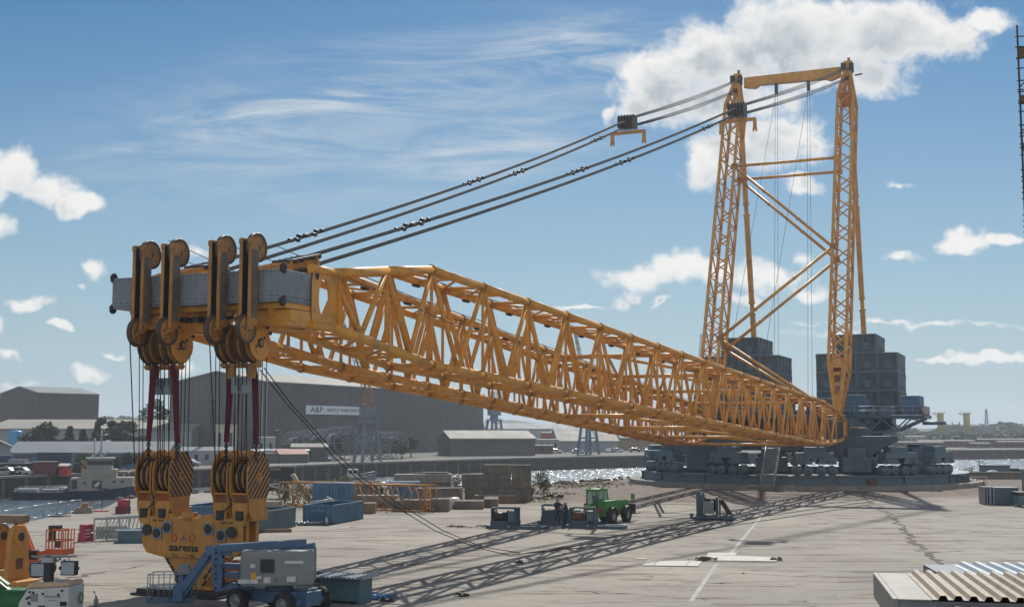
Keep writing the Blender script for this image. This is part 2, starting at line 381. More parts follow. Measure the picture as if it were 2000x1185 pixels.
# ties between the booms
tie = MB()
def inner(k, tb): return boom_pt(1, k, -1, tb), boom_pt(-1, k, -1, tb)
TK = [9, 12, 15, 18]
for tb in (-1, 1):
    for j, k in enumerate(TK):
        a, b = inner(k, tb); tie.tube(a, b, .17, n=12)
        for f in (.3, .7): p = lerp(a, b, f); d = (b - a).normalized(); tie.tube(p - d * .05, p + d * .05, .22, n=12)
        if j + 1 < len(TK):
            c, d = inner(TK[j + 1], tb); m = (a + b) / 2
            tie.tube(m, c, .13, n=10); tie.tube(m, d, .13, n=10)
part(tie, 'boom_tie', YEL)
# hoses and cables run along the booms
m = MB()
for sg in (1, -1):
    for off in (.22, -.25):
        pts = []
        for k in range(len(K) - 1):
            p = boom_pt(sg, k, -1, 1); q = boom_pt(sg, k + 1, -1, 1); pts += [p + V((off, 0, .22)), (p + q) / 2 + V((off + .05, 0, .13 + .06 * (k % 3)))]
        m.path(pts, .03, 5)
part(m, 'boom_hose', BLACK)
m = MB()
for sg in (1, -1):
    for k in range(2, len(K) - 2):
        p = boom_mid(sg, k, -1, 1); m.tube(p + V((-.05, .3, -.2)), p + V((-.05, -.3, -.2)), .13, n=8)
part(m, 'rope_roller', STEEL)
# small posts on the top chords
pst = MB()
p = (boom_pt(1, 4, -1, 1) + boom_pt(1, 5, -1, 1)) / 2; pst.box(p + V((0, 0, .5)), (.16, .16, 1.0)); p = boom_pt(1, 5, -1, 1); pst.tube(p, p + V((1.6, 1.0, .25)), .1)
part(pst, 'boom_post', YEL)

# ---- boom head: grey transverse box girder with bolts
hb = MB()
x0, x1, ya, yb, zl, zh = -4.62, 3.9, -124.8, -122.4, 12.07, 13.38
hb.b(x0, x1, ya, yb, zl, zh)
head = part(hb, 'head_girder', GREYP, bevel=.02)
bo = MB()
for i in range(47):
    x = x0 + .14 + i * .179
    for zz in (zh - .09, zh - .24, zl + .09, zl + .24):
        if zz in (zh - .09, zl + .09) or i % 2 == 0: bo.tube((x, ya - .02, zz), (x, ya + .05, zz), .026, n=6)
for i in range(14):
    y = ya + .12 + i * .17
    for zz in (zl + .09, zl + .22): bo.tube((x1 - .05, y, zz), (x1 + .02, y, zz), .026, n=6)
part(bo, 'bolt', STEEL, head)
gr = MB()
for i in range(5): gr.b(x0 + .02, x1 - .02, ya - .004, ya + .1, 12.32 + i * .17, 12.325 + i * .17)
part(gr, 'seam', STEEL, head)
pl = MB()
for (x, y, z) in ((x0, ya, zl), (x1, ya, zl), (x0, ya, zh), (x1, ya, zh), (x1, yb, zh)):
    pl.prism([(-.12, -.12), (.0, -.2), (.12, -.12), (.15, .1), (0, .24), (-.15, .1)], (x + .02 * (1 if x > 0 else -1), y + .1, z), Y, Z, .18)
pl.islands('lifting_lug', BLACKP, head, .02)
# yellow saddle below the girder and header frames to the booms
sd = MB()
sd.b(-3.9, 3.9, -124.5, -122.0, 11.84, 12.05)
for x in (-3.1, -1.5, 1.5, 3.1): sd.prism([(-1.1, 0), (.9, 0), (.55, -.7), (-.6, -.85)], (x, -123.3, 11.84), Y, Z, .16)
for sgx in (-1, 1):
    sd.prism([(-.9, .22), (.9, .22), (.5, -.55), (-.5, -.55)], (sgx * .2, -124.0, 11.6), X, Z, .16)
sad = part(sd, 'head_saddle', YEL)
bt = MB()
for x in (-1.0, -.35, .3, .95): bt.tube((x, -124.72, 11.5), (x, -124.1, 11.5), .13, n=12)
part(bt, 'saddle_pin', STEEL, sad)
for sg in (1, -1):
    hf = MB()
    for side in (-1, 1):
        x = sg * (2.72 + side * 1.2)
        if side < 0:
            for z in (-1.18, 1.18): hf.tube((x, -122.7, 12.45 + z), (x, -120.7, 12.45 + z), .19, n=12)
            hf.beam((x, -120.8, 11.3), (x, -120.8, 13.6), .25, .25); continue
        # side plate with an oblong opening, seen against the sky
        o = V((x, -121.7, 12.45)); yh, zz = 1.0, 1.18
        ho = [( .44 * math.cos(t), .72 * math.sin(t) * 1.15) for t in [2 * math.pi * i / 20 for i in range(20)]]
        op = []
        for cx, cz in ho:
            m = max(abs(cx) / yh, abs(cz) / zz); op.append((cx / m, cz / m))
        for dx in (-.06, .06):
            vs = [o + V((dx, cx, cz)) for cx, cz in ho] + [o + V((dx, cx, cz)) for cx, cz in op]
            hf.add(vs, [(i, (i + 1) % 20, 20 + (i + 1) % 20, 20 + i) for i in range(20)])
        vs = [o + V((-.06, cx, cz)) for cx, cz in ho] + [o + V((.06, cx, cz)) for cx, cz in ho]
        hf.add(vs, [(i, (i + 1) % 20, 20 + (i + 1) % 20, 20 + i) for i in range(20)])
        for z in (-zz, zz): hf.tube(o + V((0, -1.0, z)), o + V((0, 1.0, z)), .19, n=12)
        hf.box(o + V((0, 1.02, 0)), (.4, .08, 2.5))
    # cross plate underneath with a big opening
    bo_ = V((sg * 2.72, -122.45, 11.26)); N_ = 24; ho = [(.62 * math.cos(2 * math.pi * i / N_), .95 * math.sin(2 * math.pi * i / N_)) for i in range(N_)]; op = []
    for cx, cy in ho: mm = max(abs(cx) / 1.22, abs(cy) / 1.75); op.append((cx / mm, cy / mm))
    for dz in (-.07, .07):
        hf.add([bo_ + V((cx, cy, dz)) for cx, cy in ho] + [bo_ + V((cx, cy, dz)) for cx, cy in op], [(i, (i + 1) % N_, N_ + (i + 1) % N_, N_ + i) for i in range(N_)])
    for ring_ in (ho, op): hf.add([bo_ + V((cx, cy, -.07)) for cx, cy in ring_] + [bo_ + V((cx, cy, .07)) for cx, cy in ring_], [(i, (i + 1) % N_, N_ + (i + 1) % N_, N_ + i) for i in range(N_)])
    for e in (-1, 1): hf.b(bo_.x + e * 1.16 - .05, bo_.x + e * 1.16 + .05, -124.15, -120.75, 11.335, 11.8)
    hf.b(bo_.x - 1.1, bo_.x + 1.1, -124.18, -124.08, 11.335, 11.8)
    hf.b(sg * 1.5, sg * 3.95, -120.72, -120.64, 11.3, 11.6)
    part(hf, 'boom_header', YEL)
# ---- four tall guide sheave frames on the front of the girder
fy = -125.15
mat('shaded_dirty_web', (.15, .125, .10), .5, 0, .25, 1.5, (.06, .05, .04), .6, 2, streak=True)  # yellow web face, its colour darkened for shade and dirt
mat('pale_hole', (.10, .11, .12), .6)
GX = [(-3.05, 0), (-1.83, .05), (.35, .05), (1.6, .12)]
GX = []
for px in (277, 333, 426, 486):
    # find x on the line y=fy that projects to px
    r = ray(px, 560); best = None
    for i in range(-500, 500):
        p = Wd(i * .01, fy, 12.7); e = abs(p.x / p.y - r.x / r.y)
        if best is None or e < best[0]: best = (e, i * .01)
    GX.append(best[1])
for i, x in enumerate(GX):
    g = MB()
    zt, zb = 14.62, 11.1
    for dx in (-.25, .19): g.b(x + dx - .075, x + dx + .075, fy - .24, fy + .26, zb, zt)
    for dx in (-.23, .21):
        for z in (zb + .1, zt - .14): g.b(x + dx - .09, x + dx + .09, fy - .3, fy - .24, z - .1, z + .1)
    g.prism([(-.46, -.25), (.1, -.1), (.1, .05), (-.15, .12)], (x + .24, fy - .1, zb - .02), Y, Z, .05)
    gf = part(g, 'guide_frame', YELD, bevel=.012)
    rp = MB(); rp.b(x - .172, x + .112, fy + .1, fy + .22, zb + .1, zt - .1); rp.b(x - .174, x - .16, fy - .2, fy + .1, zb + .1, zt - .1); part(rp, 'slot_shade', BLACKP, gf)  # black sheets stand for the shade inside the open slot
    rp = MB(); rp.b(x + .268, x + .282, fy - .2, fy + .22, zb + .3, zt - .5); part(rp, 'frame_web', MATS['shaded_dirty_web'], gf)
    for (cy, cz) in ((fy + .34, zt - .35), (fy - .12, zb - .12)):
        q = V((x + (.1 if cz > 12 else -.02), cy, cz)); s_ = MB(); s_.lathe([(.08, -.08), (.5, -.08), (.5, .08), (.08, .08)], q, X, 32); s_.lathe([(.13, -.1), (.13, .1)], q, X, 16); s_.m = 1; s_.lathe([(.5, -.09), (.58, -.11), (.6, -.1), (.53, -.03), (.53, .03), (.6, .1), (.58, .11), (.5, .09)], q, X, 32)
        s_.disc(q, X, .09, .24, 14); s_.m = 2
        for a in range(5): s_.disc(q + Y * (math.cos(a * 1.257 + .5) * .33) + Z * (math.sin(a * 1.257 + .5) * .33), X, .055, .166, 12)
        part(s_, 'guide_sheave', [YELD, RIM, MATS['pale_hole']], gf)
# ---- two clusters of head sheaves hanging under the girder
CL = []
for px in (322, 472):
    r = ray(px, 675); best = None
    for i in range(-500, 500):
        p = Wd(i * .01, -123.9, 10.5); e = abs(p.x / p.y - r.x / r.y)
        if best is None or e < best[0]: best = (e, i * .01)
    CL.append(best[1])
for cx in CL:
    h = MB()
    for dx in (-.86, -.1, .1, .86):
        h.prism([(-.16, .0), (.16, 0), (.22, -1.3), (.14, -2.3), (-.14, -2.3), (-.22, -1.3)], (cx + dx, -123.9, 11.8), Y, Z, .06)
    for z in (11.55, 9.62): h.b(cx - .95, cx + .95, -124.05, -123.75, z - .06, z + .06)
    h.tube((cx - 1.0, -123.9, 10.5), (cx + 1.0, -123.9, 10.5), .12, n=14)
    h.b(cx - .95, cx + .95, -124.75, -124.68, 11.32, 11.42)
    for dx in (-.5, .5): h.prism([(-.22, .05), (.22, .05), (.14, -.55), (-.14, -.55)], (cx + dx, -123.9, 9.62), X, Z, .22)
    cl_ = part(h, 'sheave_cluster', YELD)
    for k, dx in enumerate((-.76, -.56, -.36, -.2, .2, .36, .56, .76)):
        s_ = MB(); s_.lathe([(.1, -.03), (.64, -.03), (.74, -.06), (.78, -.055), (.66, 0), (.78, .055), (.74, .06), (.64, .03), (.1, .03)], (cx + dx, -123.9, 10.5), X, 32); part(s_, 'head_sheave', YELD if k % 2 else RIM, cl_)
    s_ = MB(); s_.disc((cx + .9, -123.9, 10.5), X, .7, .05, 32); part(s_, 'cover_disc', YEL, cl_)
    s_ = MB(); s_.disc((cx + .94, -123.9, 10.5), X, .2, .06, 18); s_.disc((cx + .94, -123.65, 10.72), X, .05, .06, 10); s_.disc((cx + .94, -124.2, 10.35), X, .05, .06, 10); part(s_, 'axle_cap', STEEL, cl_)
    s_ = MB()
    for t in range(7):
        a = R(30 + t * 22); s_.tube((cx + .88, -123.9 + .76 * math.cos(a), 10.5 + .86 * math.sin(a)), (cx + .98, -123.9 + .76 * math.cos(a), 10.5 + .86 * math.sin(a)), .07, n=8)
    part(s_, 'bolt', STEEL, cl_)
    for dx in (-.22, .27):
        s_ = MB(); s_.b(cx + dx - .16, cx + dx + .16, -124.05, -123.72, 8.45, 9.15); part(s_, 'hanger_block', GREYP, cl_, .03)

# ---- anchor plates and pendants from the boom head to the mast tops
MT = V((7.9, 9.0, 57.7)); MB0 = V((8.1, -10.6, 8.2))
for sg in (1, -1):
    hx = sg * 2.05 if sg > 0 else -2.75
    anc = MB()
    base = V((hx - (.9 if sg > 0 else .6), -123.2, 13.45)); tip = V((hx, -120.0, 14.35))
    for dx in (-.42, -.14, .14, .42): anc.beam(base + X * dx, tip + X * dx, .09, .42)
    anc.beam(base + V((0, .3, 0)), base + V((0, 1.0, .25)), 1.1, .3)
    for f in (.62, .8, .98): p = lerp(base, tip, f); anc.box(p, (1.15, .16, .5))
    ap = part(anc, 'pendant_anchor', ORG)
    sh = MB()
    for dz in (.2, -.24):
        for f in (.6, .7, .8, .9, 1.0):
            p = lerp(base, tip, f) + V((0, 0, dz)); sh.tube(p - X * .62, p + X * .62, .1, n=8)
    part(sh, 'anchor_pin', STEEL, ap)
    st, en = tip, V((sg * MT.x, MT.y - .5, MT.z - .5))
    def fr_(px): return min((abs((lambda p: 1000 + FPX * p.x / (p.y * math.cos(PITCH) + (p.z - HCAM) * math.sin(PITCH)) - px)(Wd(*lerp(st, en, i / 400)))), i / 400) for i in range(400))[1]
    BLK = fr_(1440 if sg > 0 else 1225)
    for iz, dz in enumerate((.24, -.24)):
        for ix, dx in enumerate((-.2, .2)):
            pts = []
            for i in range(25):
                f = i / 24 * BLK; p = lerp(st, en, f) + X * dx * (1 - .35 * f) + Z * dz * (1 + .5 * f); p.z -= 1.3 * 4 * (f / BLK) * (1 - f / BLK) * .45; pts.append(p)
            m = MB(); m.path(pts, .052, 6); part(m, 'pendant_rope', ROPE)
            # sockets where the lengths are joined
            jf = [fr_(q) for q in (((810, 1130) if iz == 0 else (1220, 1380)) if sg > 0 else ((597, 925) if iz == 0 else (1012, 1168)))]
            for f0 in jf:
                sk = MB()
                for j in range(4):
                    f = (f0 + (j - 1.5) * .0065); i = f / BLK * 24; k = min(23, int(i)); p = lerp(pts[k], pts[k + 1], i - k)
                    sk.blob(p + V((0, 0, (.06 if j % 2 else -.02))), (.09, .34, .12), 1, .1)
                part(sk, 'rope_socket', STEEL)
    # floating sheave block and the ropes running on to the mast head
    c = lerp(st, en, BLK); d = (en - st).normalized()
    fb = MB()
    for dx in (-.75, -.45, -.15, .15, .45, .75): fb.prism([(-.8, -.6), (.8, -.6), (.8, .5), (.35, .7), (-.5, .7), (-.8, .35)], c + X * dx, Y, Z, .1)
    fb.box(c, (1.55, .8, .6))
    blk = part(fb, 'floating_block', RIM)
    fr = MB()
    q = c + V((0, .2, -.95)); fr.beam(q - X * 1.75, q + X * 1.75, .26, .3)
    for e in (-1, 1):
        fr.box(q + V((e * 1.65, 0, -.5)), (.3, .35, 1.0))
        for j in (-1, 1): fr.box(q + V((e * 1.65 + j * .14, 0, -1.05)), (.12, .26, .35))
    part(fr, 'catch_frame', YEL, blk)
    lc = MB()
    for k in range(5):
        for j, dz in enumerate((.5, -.35)):
            p = c + V((-.6 + k * .3, .4, dz)); e = en + V((-.5 + k * .25, 0, .55 - j * 1.5)); mid = (p + e) / 2 - Z * (.22 + .05 * k); lc.path([p, lerp(p, mid, .5) - Z * .06, mid, lerp(mid, e, .5) - Z * .06, e], .032, 5)
    part(lc, 'luffing_rope', ROPE)

# ---- masts
def mast_axes():
    d = (MT - MB0).normalized(); return d
for sg in (1, -1):
    A = V((sg * MB0.x, MB0.y, MB0.z)); B = V((sg * MT.x, MT.y, MT.z)); d = (B - A).normalized(); nn = X.cross(d).normalized()
    Lm = (B - A).length
    if nn.y < 0: nn = -nn
    mw, md = 1.05, 1.75
    def mp(t, i, j):
        sc_ = 1.0
        if t < .13: sc_ = .12 + .88 * (t / .13)
        if t > .90: sc_ = .22 + .78 * (1 - t) / .10
        scd = .2 + .8 * min(1, t / .13) if t < .13 else (.3 + .7 * (1 - t) / .1 if t > .9 else 1)
        return lerp(A, B, t) + X * (i * mw * sc_) + nn * (j * md * scd)
    T = [0, .065, .13] + [.13 + .77 * i / 22 for i in range(1, 23)] + [.95, 1.0]
    ms = MB(); ms.box(A, (1.2, 1.0, 1.2)); ms.box(B, (1.1, 1.3, 2.0), (X, nn, d))
    mast = part(ms, 'mast', YEL)
    mast['label'] = 'yellow lattice mast rising at the foot of the nearer boom' if sg > 0 else 'yellow lattice mast rising behind the boom, the farther of the pair'
    for i in (-1, 1):
        for j in (-1, 1):
            m = MB()
            for k in range(len(T) - 1): m.beam(mp(T[k], i, j), mp(T[k + 1], i, j), .36, .36, nn)
            part(m, 'mast_chord', YEL, mast)
    for i in (-1, 1):
        m = MB()
        for k in range(2, len(T) - 3):
            (m.tube(mp(T[k], i, -1), mp(T[k + 1], i, 1), .1, n=6) if k % 2 else m.tube(mp(T[k], i, 1), mp(T[k + 1], i, -1), .1, n=6))
            if k % 4 == 0: m.tube(mp(T[k], i, -1), mp(T[k], i, 1), .06, n=6)
        part(m, 'side_lacing', YEL, mast)
    for j in (-1, 1):
        m = MB()
        for k in range(2, len(T) - 3):
            a = 1 if k % 2 else -1
            m.tube(mp(T[k], -a, j), mp(T[k + 1], a, j), .1, n=6)
            if k < 6: m.tube(mp(T[k], a, j), mp(T[k + 1], -a, j), .075, n=6)
        part(m, 'face_lacing', YEL, mast)
    # plated base and head, each with round openings
    m = MB()
    for (t0, t1, ho) in ((.0, .05, 0), (.05, .058, 0), (.075, .083, 0), (.1, .108, 0), (.118, .14, 0), (.90, .905, 0), (.935, .945, 0), (.965, 1.0, 0)):
        for j in (-1, 1):
            m.add([mp(t0, -1, j), mp(t0, 1, j), mp(t1, 1, j), mp(t1, -1, j)], [(0, 1, 2, 3)])
        for i in (-1, 1):
            m.add([mp(t0, i, -1), mp(t0, i, 1), mp(t1, i, 1), mp(t1, i, -1)], [(0, 1, 2, 3)])
    for tt in (.14, .905):
        m.add([mp(tt, -1, -1), mp(tt, 1, -1), mp(tt, 1, 1), mp(tt, -1, 1)], [(0, 1, 2, 3)])
    for side in (-1, 1):
        for (t0, t1) in ((.05, .13), (.90, .965)):
            for j in (-1, 1):
                def ip(t, f, j=j): return lerp(mp(t, 0, j), mp(t, side, j), f)
                m.add([mp(t0, side, j), ip(t0, .5), ip(t1, .5), mp(t1, side, j)], [(0, 1, 2, 3)])
    part(m, 'mast_plate', YEL, mast)
    m = MB(); m.tube(B + d * .4, B + d * 1.9, .18, n=8); m.blob(B + d * 1.9, .22, 1, .05); m.box(B + V((.55, -.9, -.1)), (.6, .7, 1.3)); m.box(B + V((-.55, -.9, .1)), (.6, .7, 1.1)); m.tube(B + V((.9, 0, -1)), B + V((1.9, 0, -.9)), .12, n=6)
    part(m, 'mast_head_block', STEEL, mast)
    # node collars for the bracing
    # backstay box legs
    m = MB(); S0 = B + V((0, .9, -1.6)); S1 = V((sg * 8.0, 19.0, 9.6))
    def sp(t): return lerp(S0, S1, t)
    for (t0, t1, w_, h_) in ((0, .345, .6, .8), (.345, .375, .5, .6), (.375, .655, .64, .85), (.655, .685, .5, .6), (.685, 1, .64, .85)): m.beam(sp(t0), sp(t1), w_, h_, Y)
    for t in (.338, .374, .648, .684): m.beam(sp(t), sp(t + .008), .8, .95, Y)
    part(m, 'backstay', YEL)
# bracing between the masts
def mn(sg, t, j, i):
    A = V((sg * MB0.x, MB0.y, MB0.z)); B = V((sg * MT.x, MT.y, MT.z)); d = (B - A).normalized(); nn = X.cross(d).normalized()
    if nn.y < 0: nn = -nn
    return lerp(A, B, t) + nn * (j * 1.75) - X * (sg * 1.0)
NODES = [(.70, -1, .70, 1), (.70, -1, .44, 1), (.20, -1, .44, 1), (.20, -1, .02, 1)]
for (tl, _, tr, _) in NODES:
    for j in (-1, 1):
        a, b = mn(-1, tl, j, 0), mn(1, tr, j if tr > .1 else j * .3, 0); m = MB(); m.tube(a, b, .2, n=12); dd = (b - a).normalized()
        for f in (.32, .66): p = lerp(a, b, f); m.tube(p - dd * .08, p + dd * .08, .27, n=12)
        for q in (a, b): m.box(q, (.7, .5, .7))
        part(m, 'mast_brace', YEL)
m = MB()
a, b = V((-MT.x, MT.y, MT.z - .2)), V((MT.x, MT.y, MT.z - .2))
m.prism([(1.0, .55), (-1.0 + 2 * MT.x, .55), (-1.0 + 2 * MT.x, -.75), (-2.4 + 2 * MT.x, -1.25), (-3.2 + 2 * MT.x, -.95), (3.2, -.75), (2.6, -1.15), (1.6, -1.0), (1.0, -.85)], a, X, Z, .9)
for x in (2.75,): m.b(a.x + x - .06, a.x + x + .06, MT.y - .5, MT.y + .5, MT.z - 1.2, MT.z + .4)
cb = part(m, 'cross_beam', YEL)
m = MB()
for x in (-2.3, 2.3): m.box((x, MT.y, MT.z - 1.7), (.4, .5, 1.6))
part(m, 'hanging_block', STEEL, cb)
m = MB()
for x in (-2.3, 2.3):
    for dx in (-.15, .15): m.tube((x + dx, MT.y, MT.z - 2.2), (x + dx * 2, 4, 10), .025, n=5)
    m.tube((x, MT.y, MT.z - 2.2), (x - 4.5, -6, 14), .025, n=5)
part(m, 'fall_rope', ROPE, cb)

# ---- deck, girders and carriers
m = MB()
m.b(-15.5, 3.2, -9.5, -2, 8.35, 8.75); m.b(3.2, 18.0, -8.0, 2.9, 8.35, 8.75); m.b(-15.5, 16.5, 2.9, 18, 8.9, 9.6); m.b(-15.5, 3.2, -2, 2.9, 8.35, 8.75)
deck = part(m, 'deck', BLUEG, bevel=.03)
m = MB()
for (y) in (-7.9, -3.0):
    bt_ = [(3.5, 6.4), (10, 6.4), (14.8, 6.9), (17.9, 8.3)]
    for k in range(3): m.beam((bt_[k][0], y, bt_[k][1]), (bt_[k + 1][0], y, bt_[k + 1][1]), .22, .25)
    for i in range(9):
        xa = 4 + i * 1.5; f = lambda x: (6.4 if x < 10 else lerp(6.4, 6.9, (x - 10) / 4.8) if x < 14.8 else lerp(6.9, 8.3, (x - 14.8) / 3.1))
        if i % 2: m.beam((xa, y, f(xa)), (xa + 1.5, y, 8.3), .16, .16)
        else: m.beam((xa, y, 8.3), (xa + 1.5, y, f(xa + 1.5)), .16, .16)
for x in (4, 7, 10, 13): m.beam((x, -7.9, 6.42), (x, 2, 6.42), .2, .2)
m.b(3.5, 13, -7.6, 2, 6.0, 6.3); m.tube((17.8, -8, 7.75), (20.5, -8.2, 7.75), .22, n=10)
part(m, 'deck_truss', BLUEGL)
m = MB()
for i in range(13): m.tube((4.0 + i * 1.15, -7.9, 8.75), (4.0 + i * 1.15, -7.9, 9.85), .03, n=5)
for z in (9.3, 9.85): m.tube((3.5, -7.9, z), (17.9, -7.9, z), .03, n=5)
for i in range(9): m.tube((17.9, -7.9 + i * 1.2, 8.75), (17.9, -7.9 + i * 1.2, 9.85), .03, n=5)
for z in (9.3, 9.85): m.tube((17.9, -7.9, z), (17.9, 2.5, z), .03, n=5)
for i in range(14): m.tube((-15.2 + i * 1.3, -9.4, 8.75), (-15.2 + i * 1.3, -9.4, 9.85), .03, n=5)
for z in (9.3, 9.85): m.tube((-15.4, -9.4, z), (3, -9.4, z), .03, n=5)
part(m, 'handrail', GALV)
m = MB(); m.b(17.7, 17.85, -7.8, 1.5, 8.8, 9.8); part(m, 'end_sign', RED)
m = MB(); m.b(17.86, 17.88, -6.5, -.5, 8.95, 9.7); part(m, 'end_board', WHITE)
m = MB(); m.b(8.8, 10.9, -6.8, -4.4, 8.76, 11.3); part(m, 'electrical_cabin', CBLUE, bevel=.03)
m = MB(); m.b(15.0, 17.2, -4.2, 1.8, 8.76, 11.2); part(m, 'generator_box', CBLUE, bevel=.03)
m = MB(); m.b(3.4, 8.3, -7.0, -3.2, 8.76, 9.2); m.b(3.6, 7.6, -6.6, -3.6, 9.2, 10.9)
for i in range(5): m.tube((4.2 + i * .8, -6.9, 9.2), (4.2 + i * .8, -6.9, 10.6), .05)
part(m, 'power_pack', BLUEG, bevel=.03)
m = MB()
for x in (-12, -9, -4, -.5): m.b(x, x + 2.4, -8.4, -4.6, 8.76, 10.6)
for x in (-11, -3): m.tube((x, -6, 10.9), (x + 2, -6, 10.9), .9, n=16)
part(m, 'deck_winch', BLUEG, bevel=.04)
m = MB(); m.b(12.5, 14.4, -6.2, -4.6, 8.76, 9.8); m.b(11.3, 12.2, -6.5, -5.2, 8.76, 9.5); part(m, 'deck_locker', BLUEGL, bevel=.03)
m = MB()
for sg in (1, -1):
    m.prism([(-6.2, 1.0), (6.2, 1.0), (6.2, .5), (2.6, -1.55), (-2.2, -1.55), (-6.2, .2)], (sg * 8.35 + 1, -14.2, 5.2), X, Z, 1.6)
    m.b(sg * 8.35 - 1.6, sg * 8.35 + 1.6, -13.6, 19, 5.1, 8.3)
    m.b(sg * 8.35 - .4, sg * 8.35 + 3.4, -13.2, -8.5, 4.4, 7.2)
    m.b(sg * 8.35 - 2.4, sg * 8.35 + 2.4, -13.4, -10.2, 5.2, 6.35)
m.b(-9, 9, -6, 6, 5.6, 8.3); m.b(-13, 12, 12, 17.5, 6.2, 8.8); m.b(-8, 8, -12, -10.4, 4.4, 5.6)
part(m, 'main_girder', BLUEG, bevel=.04)
m = MB()
rn = random.Random(3)
for i in range(26):
    x = rn.uniform(-14, 15); m.box((x, rn.uniform(-10, -3), rn.uniform(3.6, 5.4)), (rn.uniform(.5, 2.2), rn.uniform(.6, 2), rn.uniform(.4, 1.3)))
for i in range(12): x = rn.uniform(-13, 14); m.tube((x, -11, 5.2), (x + rn.uniform(-1, 1), -12, 3.4), .06)
part(m, 'underframe_gear', STEEL, bevel=.03)
# stair from the pad to the deck
m = MB(); sa, sb = L(AT(1498, 952, 140.5)), L(AT(1512, 868, 146))
du = (sb - sa); ps = V((1, 0, 0))
for e in (-.75, .75): m.beam(sa + ps * e, sb + ps * e, .08, .28)
for i in range(22): p = lerp(sa, sb, (i + .5) / 22); m.box(p, (1.4, .26, .05))
for e in (-.75, .75):
    m.tube(sa + ps * e + Z * 1.0, sb + ps * e + Z * 1.0, .03, n=5)
    for i in range(6): p = lerp(sa, sb, (i + .5) / 6) + ps * e; m.tube(p, p + Z, .03, n=5)
part(m, 'access_stair', GALV)

# ---- bogies running on the ring
RC = V((1.5, 0, 0)); RR = 19.6
def bogie(psi):
    c = RC + V((RR * math.sin(psi), -RR * math.cos(psi), 0)); t = V((math.cos(psi), math.sin(psi), 0)); nrm = V((math.sin(psi), -math.cos(psi), 0))
    m = MB(); ax = (t, nrm, Z)
    m.box(c + Z * 3.95, (4.4, 1.6, .7), ax); m.box(c + Z * 4.5 - nrm * .3, (2.4, 1.5, .9), ax)
    for e in (-1.25, 1.25):
        m.prism([(-1.15, 0), (1.15, 0), (.75, .75), (-.75, .75)], c + t * e * 1.12 + Z * 2.95 + nrm * .62, t, Z, .3); m.prism([(-1.15, 0), (1.15, 0), (.75, .75), (-.75, .75)], c + t * e + Z * 2.95 - nrm * .8, t, Z, .3)
        m.tube(c + t * e * 1.5 + Z * 3.3 + nrm * 1.05, c + t * e * 1.5 + Z * 3.3 - nrm * 1.05, .32, n=12)
    bg_ = part(m, 'bogie', BLUEGL, bevel=.04)
    for e in (-2.0, -.78, .78, 2.0):
        wl = MB(); q = c + t * e + Z * 2.2
        wl.lathe([(.1, .72), (.3, .75), (.34, .62), (.5, .62), (.57, .55), (.6, .5), (.6, -.5), (.57, -.55), (.1, -.6)], q, nrm, 20)
        for k in range(8):
            a = k * math.pi / 4; v = t * math.cos(a) * .42 + Z * math.sin(a) * .42; wl.tube(q + v + nrm * .6, q + v + nrm * .66, .05, n=6)
        part(wl, 'roller', BLUEGL, bg_)
for dg in (-15, 15, 45, -45, 66, -66, 135, 165, 195, 225): bogie(R(dg))
m = MB()
for dg in (-30, 0, 30, 56):
    psi = R(dg); c = RC + V((18.6 * math.sin(psi), -18.6 * math.cos(psi), 0)); t = V((math.cos(psi), math.sin(psi), 0)); nrm = V((math.sin(psi), -math.cos(psi), 0)); m.box(c + Z * 2.9, (3.6, 1.2, 1.7), (t, nrm, Z)); m.box(c + Z * 4.2, (2.2, 1.3, 1.2), (t, nrm, Z))
m.islands('drive_unit', BLUEG, crane, .05)

# ---- ring track and pad (they stay when the crane turns)
def ring(mb, r0, r1, z0, z1, a0=0, a1=360, n=96):
    vs = []; fs = []
    full = a1 - a0 >= 360
    for i in range(n + (0 if full else 1)):
        a = R(a0 + (a1 - a0) * i / n); c, s = math.cos(a), math.sin(a)
        vs += [(r0 * c, r0 * s, z0), (r1 * c, r1 * s, z0), (r1 * c, r1 * s, z1), (r0 * c, r0 * s, z1)]
    k = n if full else n; N = len(vs) // 4
    for i in range(k):
        for e in range(4): fs.append((i * 4 + e, i * 4 + (e + 1) % 4, ((i + 1) % N) * 4 + (e + 1) % 4, ((i + 1) % N) * 4 + e))
    if not full: fs += [(0, 1, 2, 3), tuple((N - 1) * 4 + e for e in (3, 2, 1, 0))]
    mb.add(vs, fs)
rt = Wd(1.5, 0, 0)
track = thing('ring_track', 'blue grey circular steel track beam the crane runs on', 'track', rt, -PHI)
for i in range(16):
    m = MB(); a0, a1 = i * 22.5 + .12, i * 22.5 + 22.38
    ring(m, 18.2, 21.0, 1.48, 1.62, a0, a1, 8); ring(m, 19.0, 20.7, .66, 1.48, a0, a1, 8); ring(m, 18.2, 21.1, .57, .66, a0, a1, 8)
    for k in (0, 4):
        a = R(lerp(a0, a1, k / 4)); m.box((20.62 * math.cos(a), 20.62 * math.sin(a), 1.07), (.72, .1, .815), (V((math.cos(a), math.sin(a), 0)), V((-math.sin(a), math.cos(a), 0)), Z))
    m.build('track_segment', BLUEGL, track)
m = MB(); m.b(-.6, .6, -.3, .3, 0, .6)
o = m.build('rusty_chock', RUST, track); a = R(-90 + 33); o.location = (21.0 * math.cos(a), 21.0 * math.sin(a), .62); o.rotation_euler = (0, 0, a + R(90))
m = MB()
for i in range(5): m.box((20.9 - i * .0, 0, .7 + i * .19), (.7, .9, .05)); 
for e in (-1, 1): m.beam((21.9, .0 + e * .45, .58), (21.0, e * .45, 1.6), .06, .2)
for i in range(5): m.box((21.85 - i * .18, 0, .65 + i * .19), (.24, .9, .04))
o = m.build('track_steps', STEEL, track); a = R(-90 + 74); o.rotation_euler = (0, 0, a)
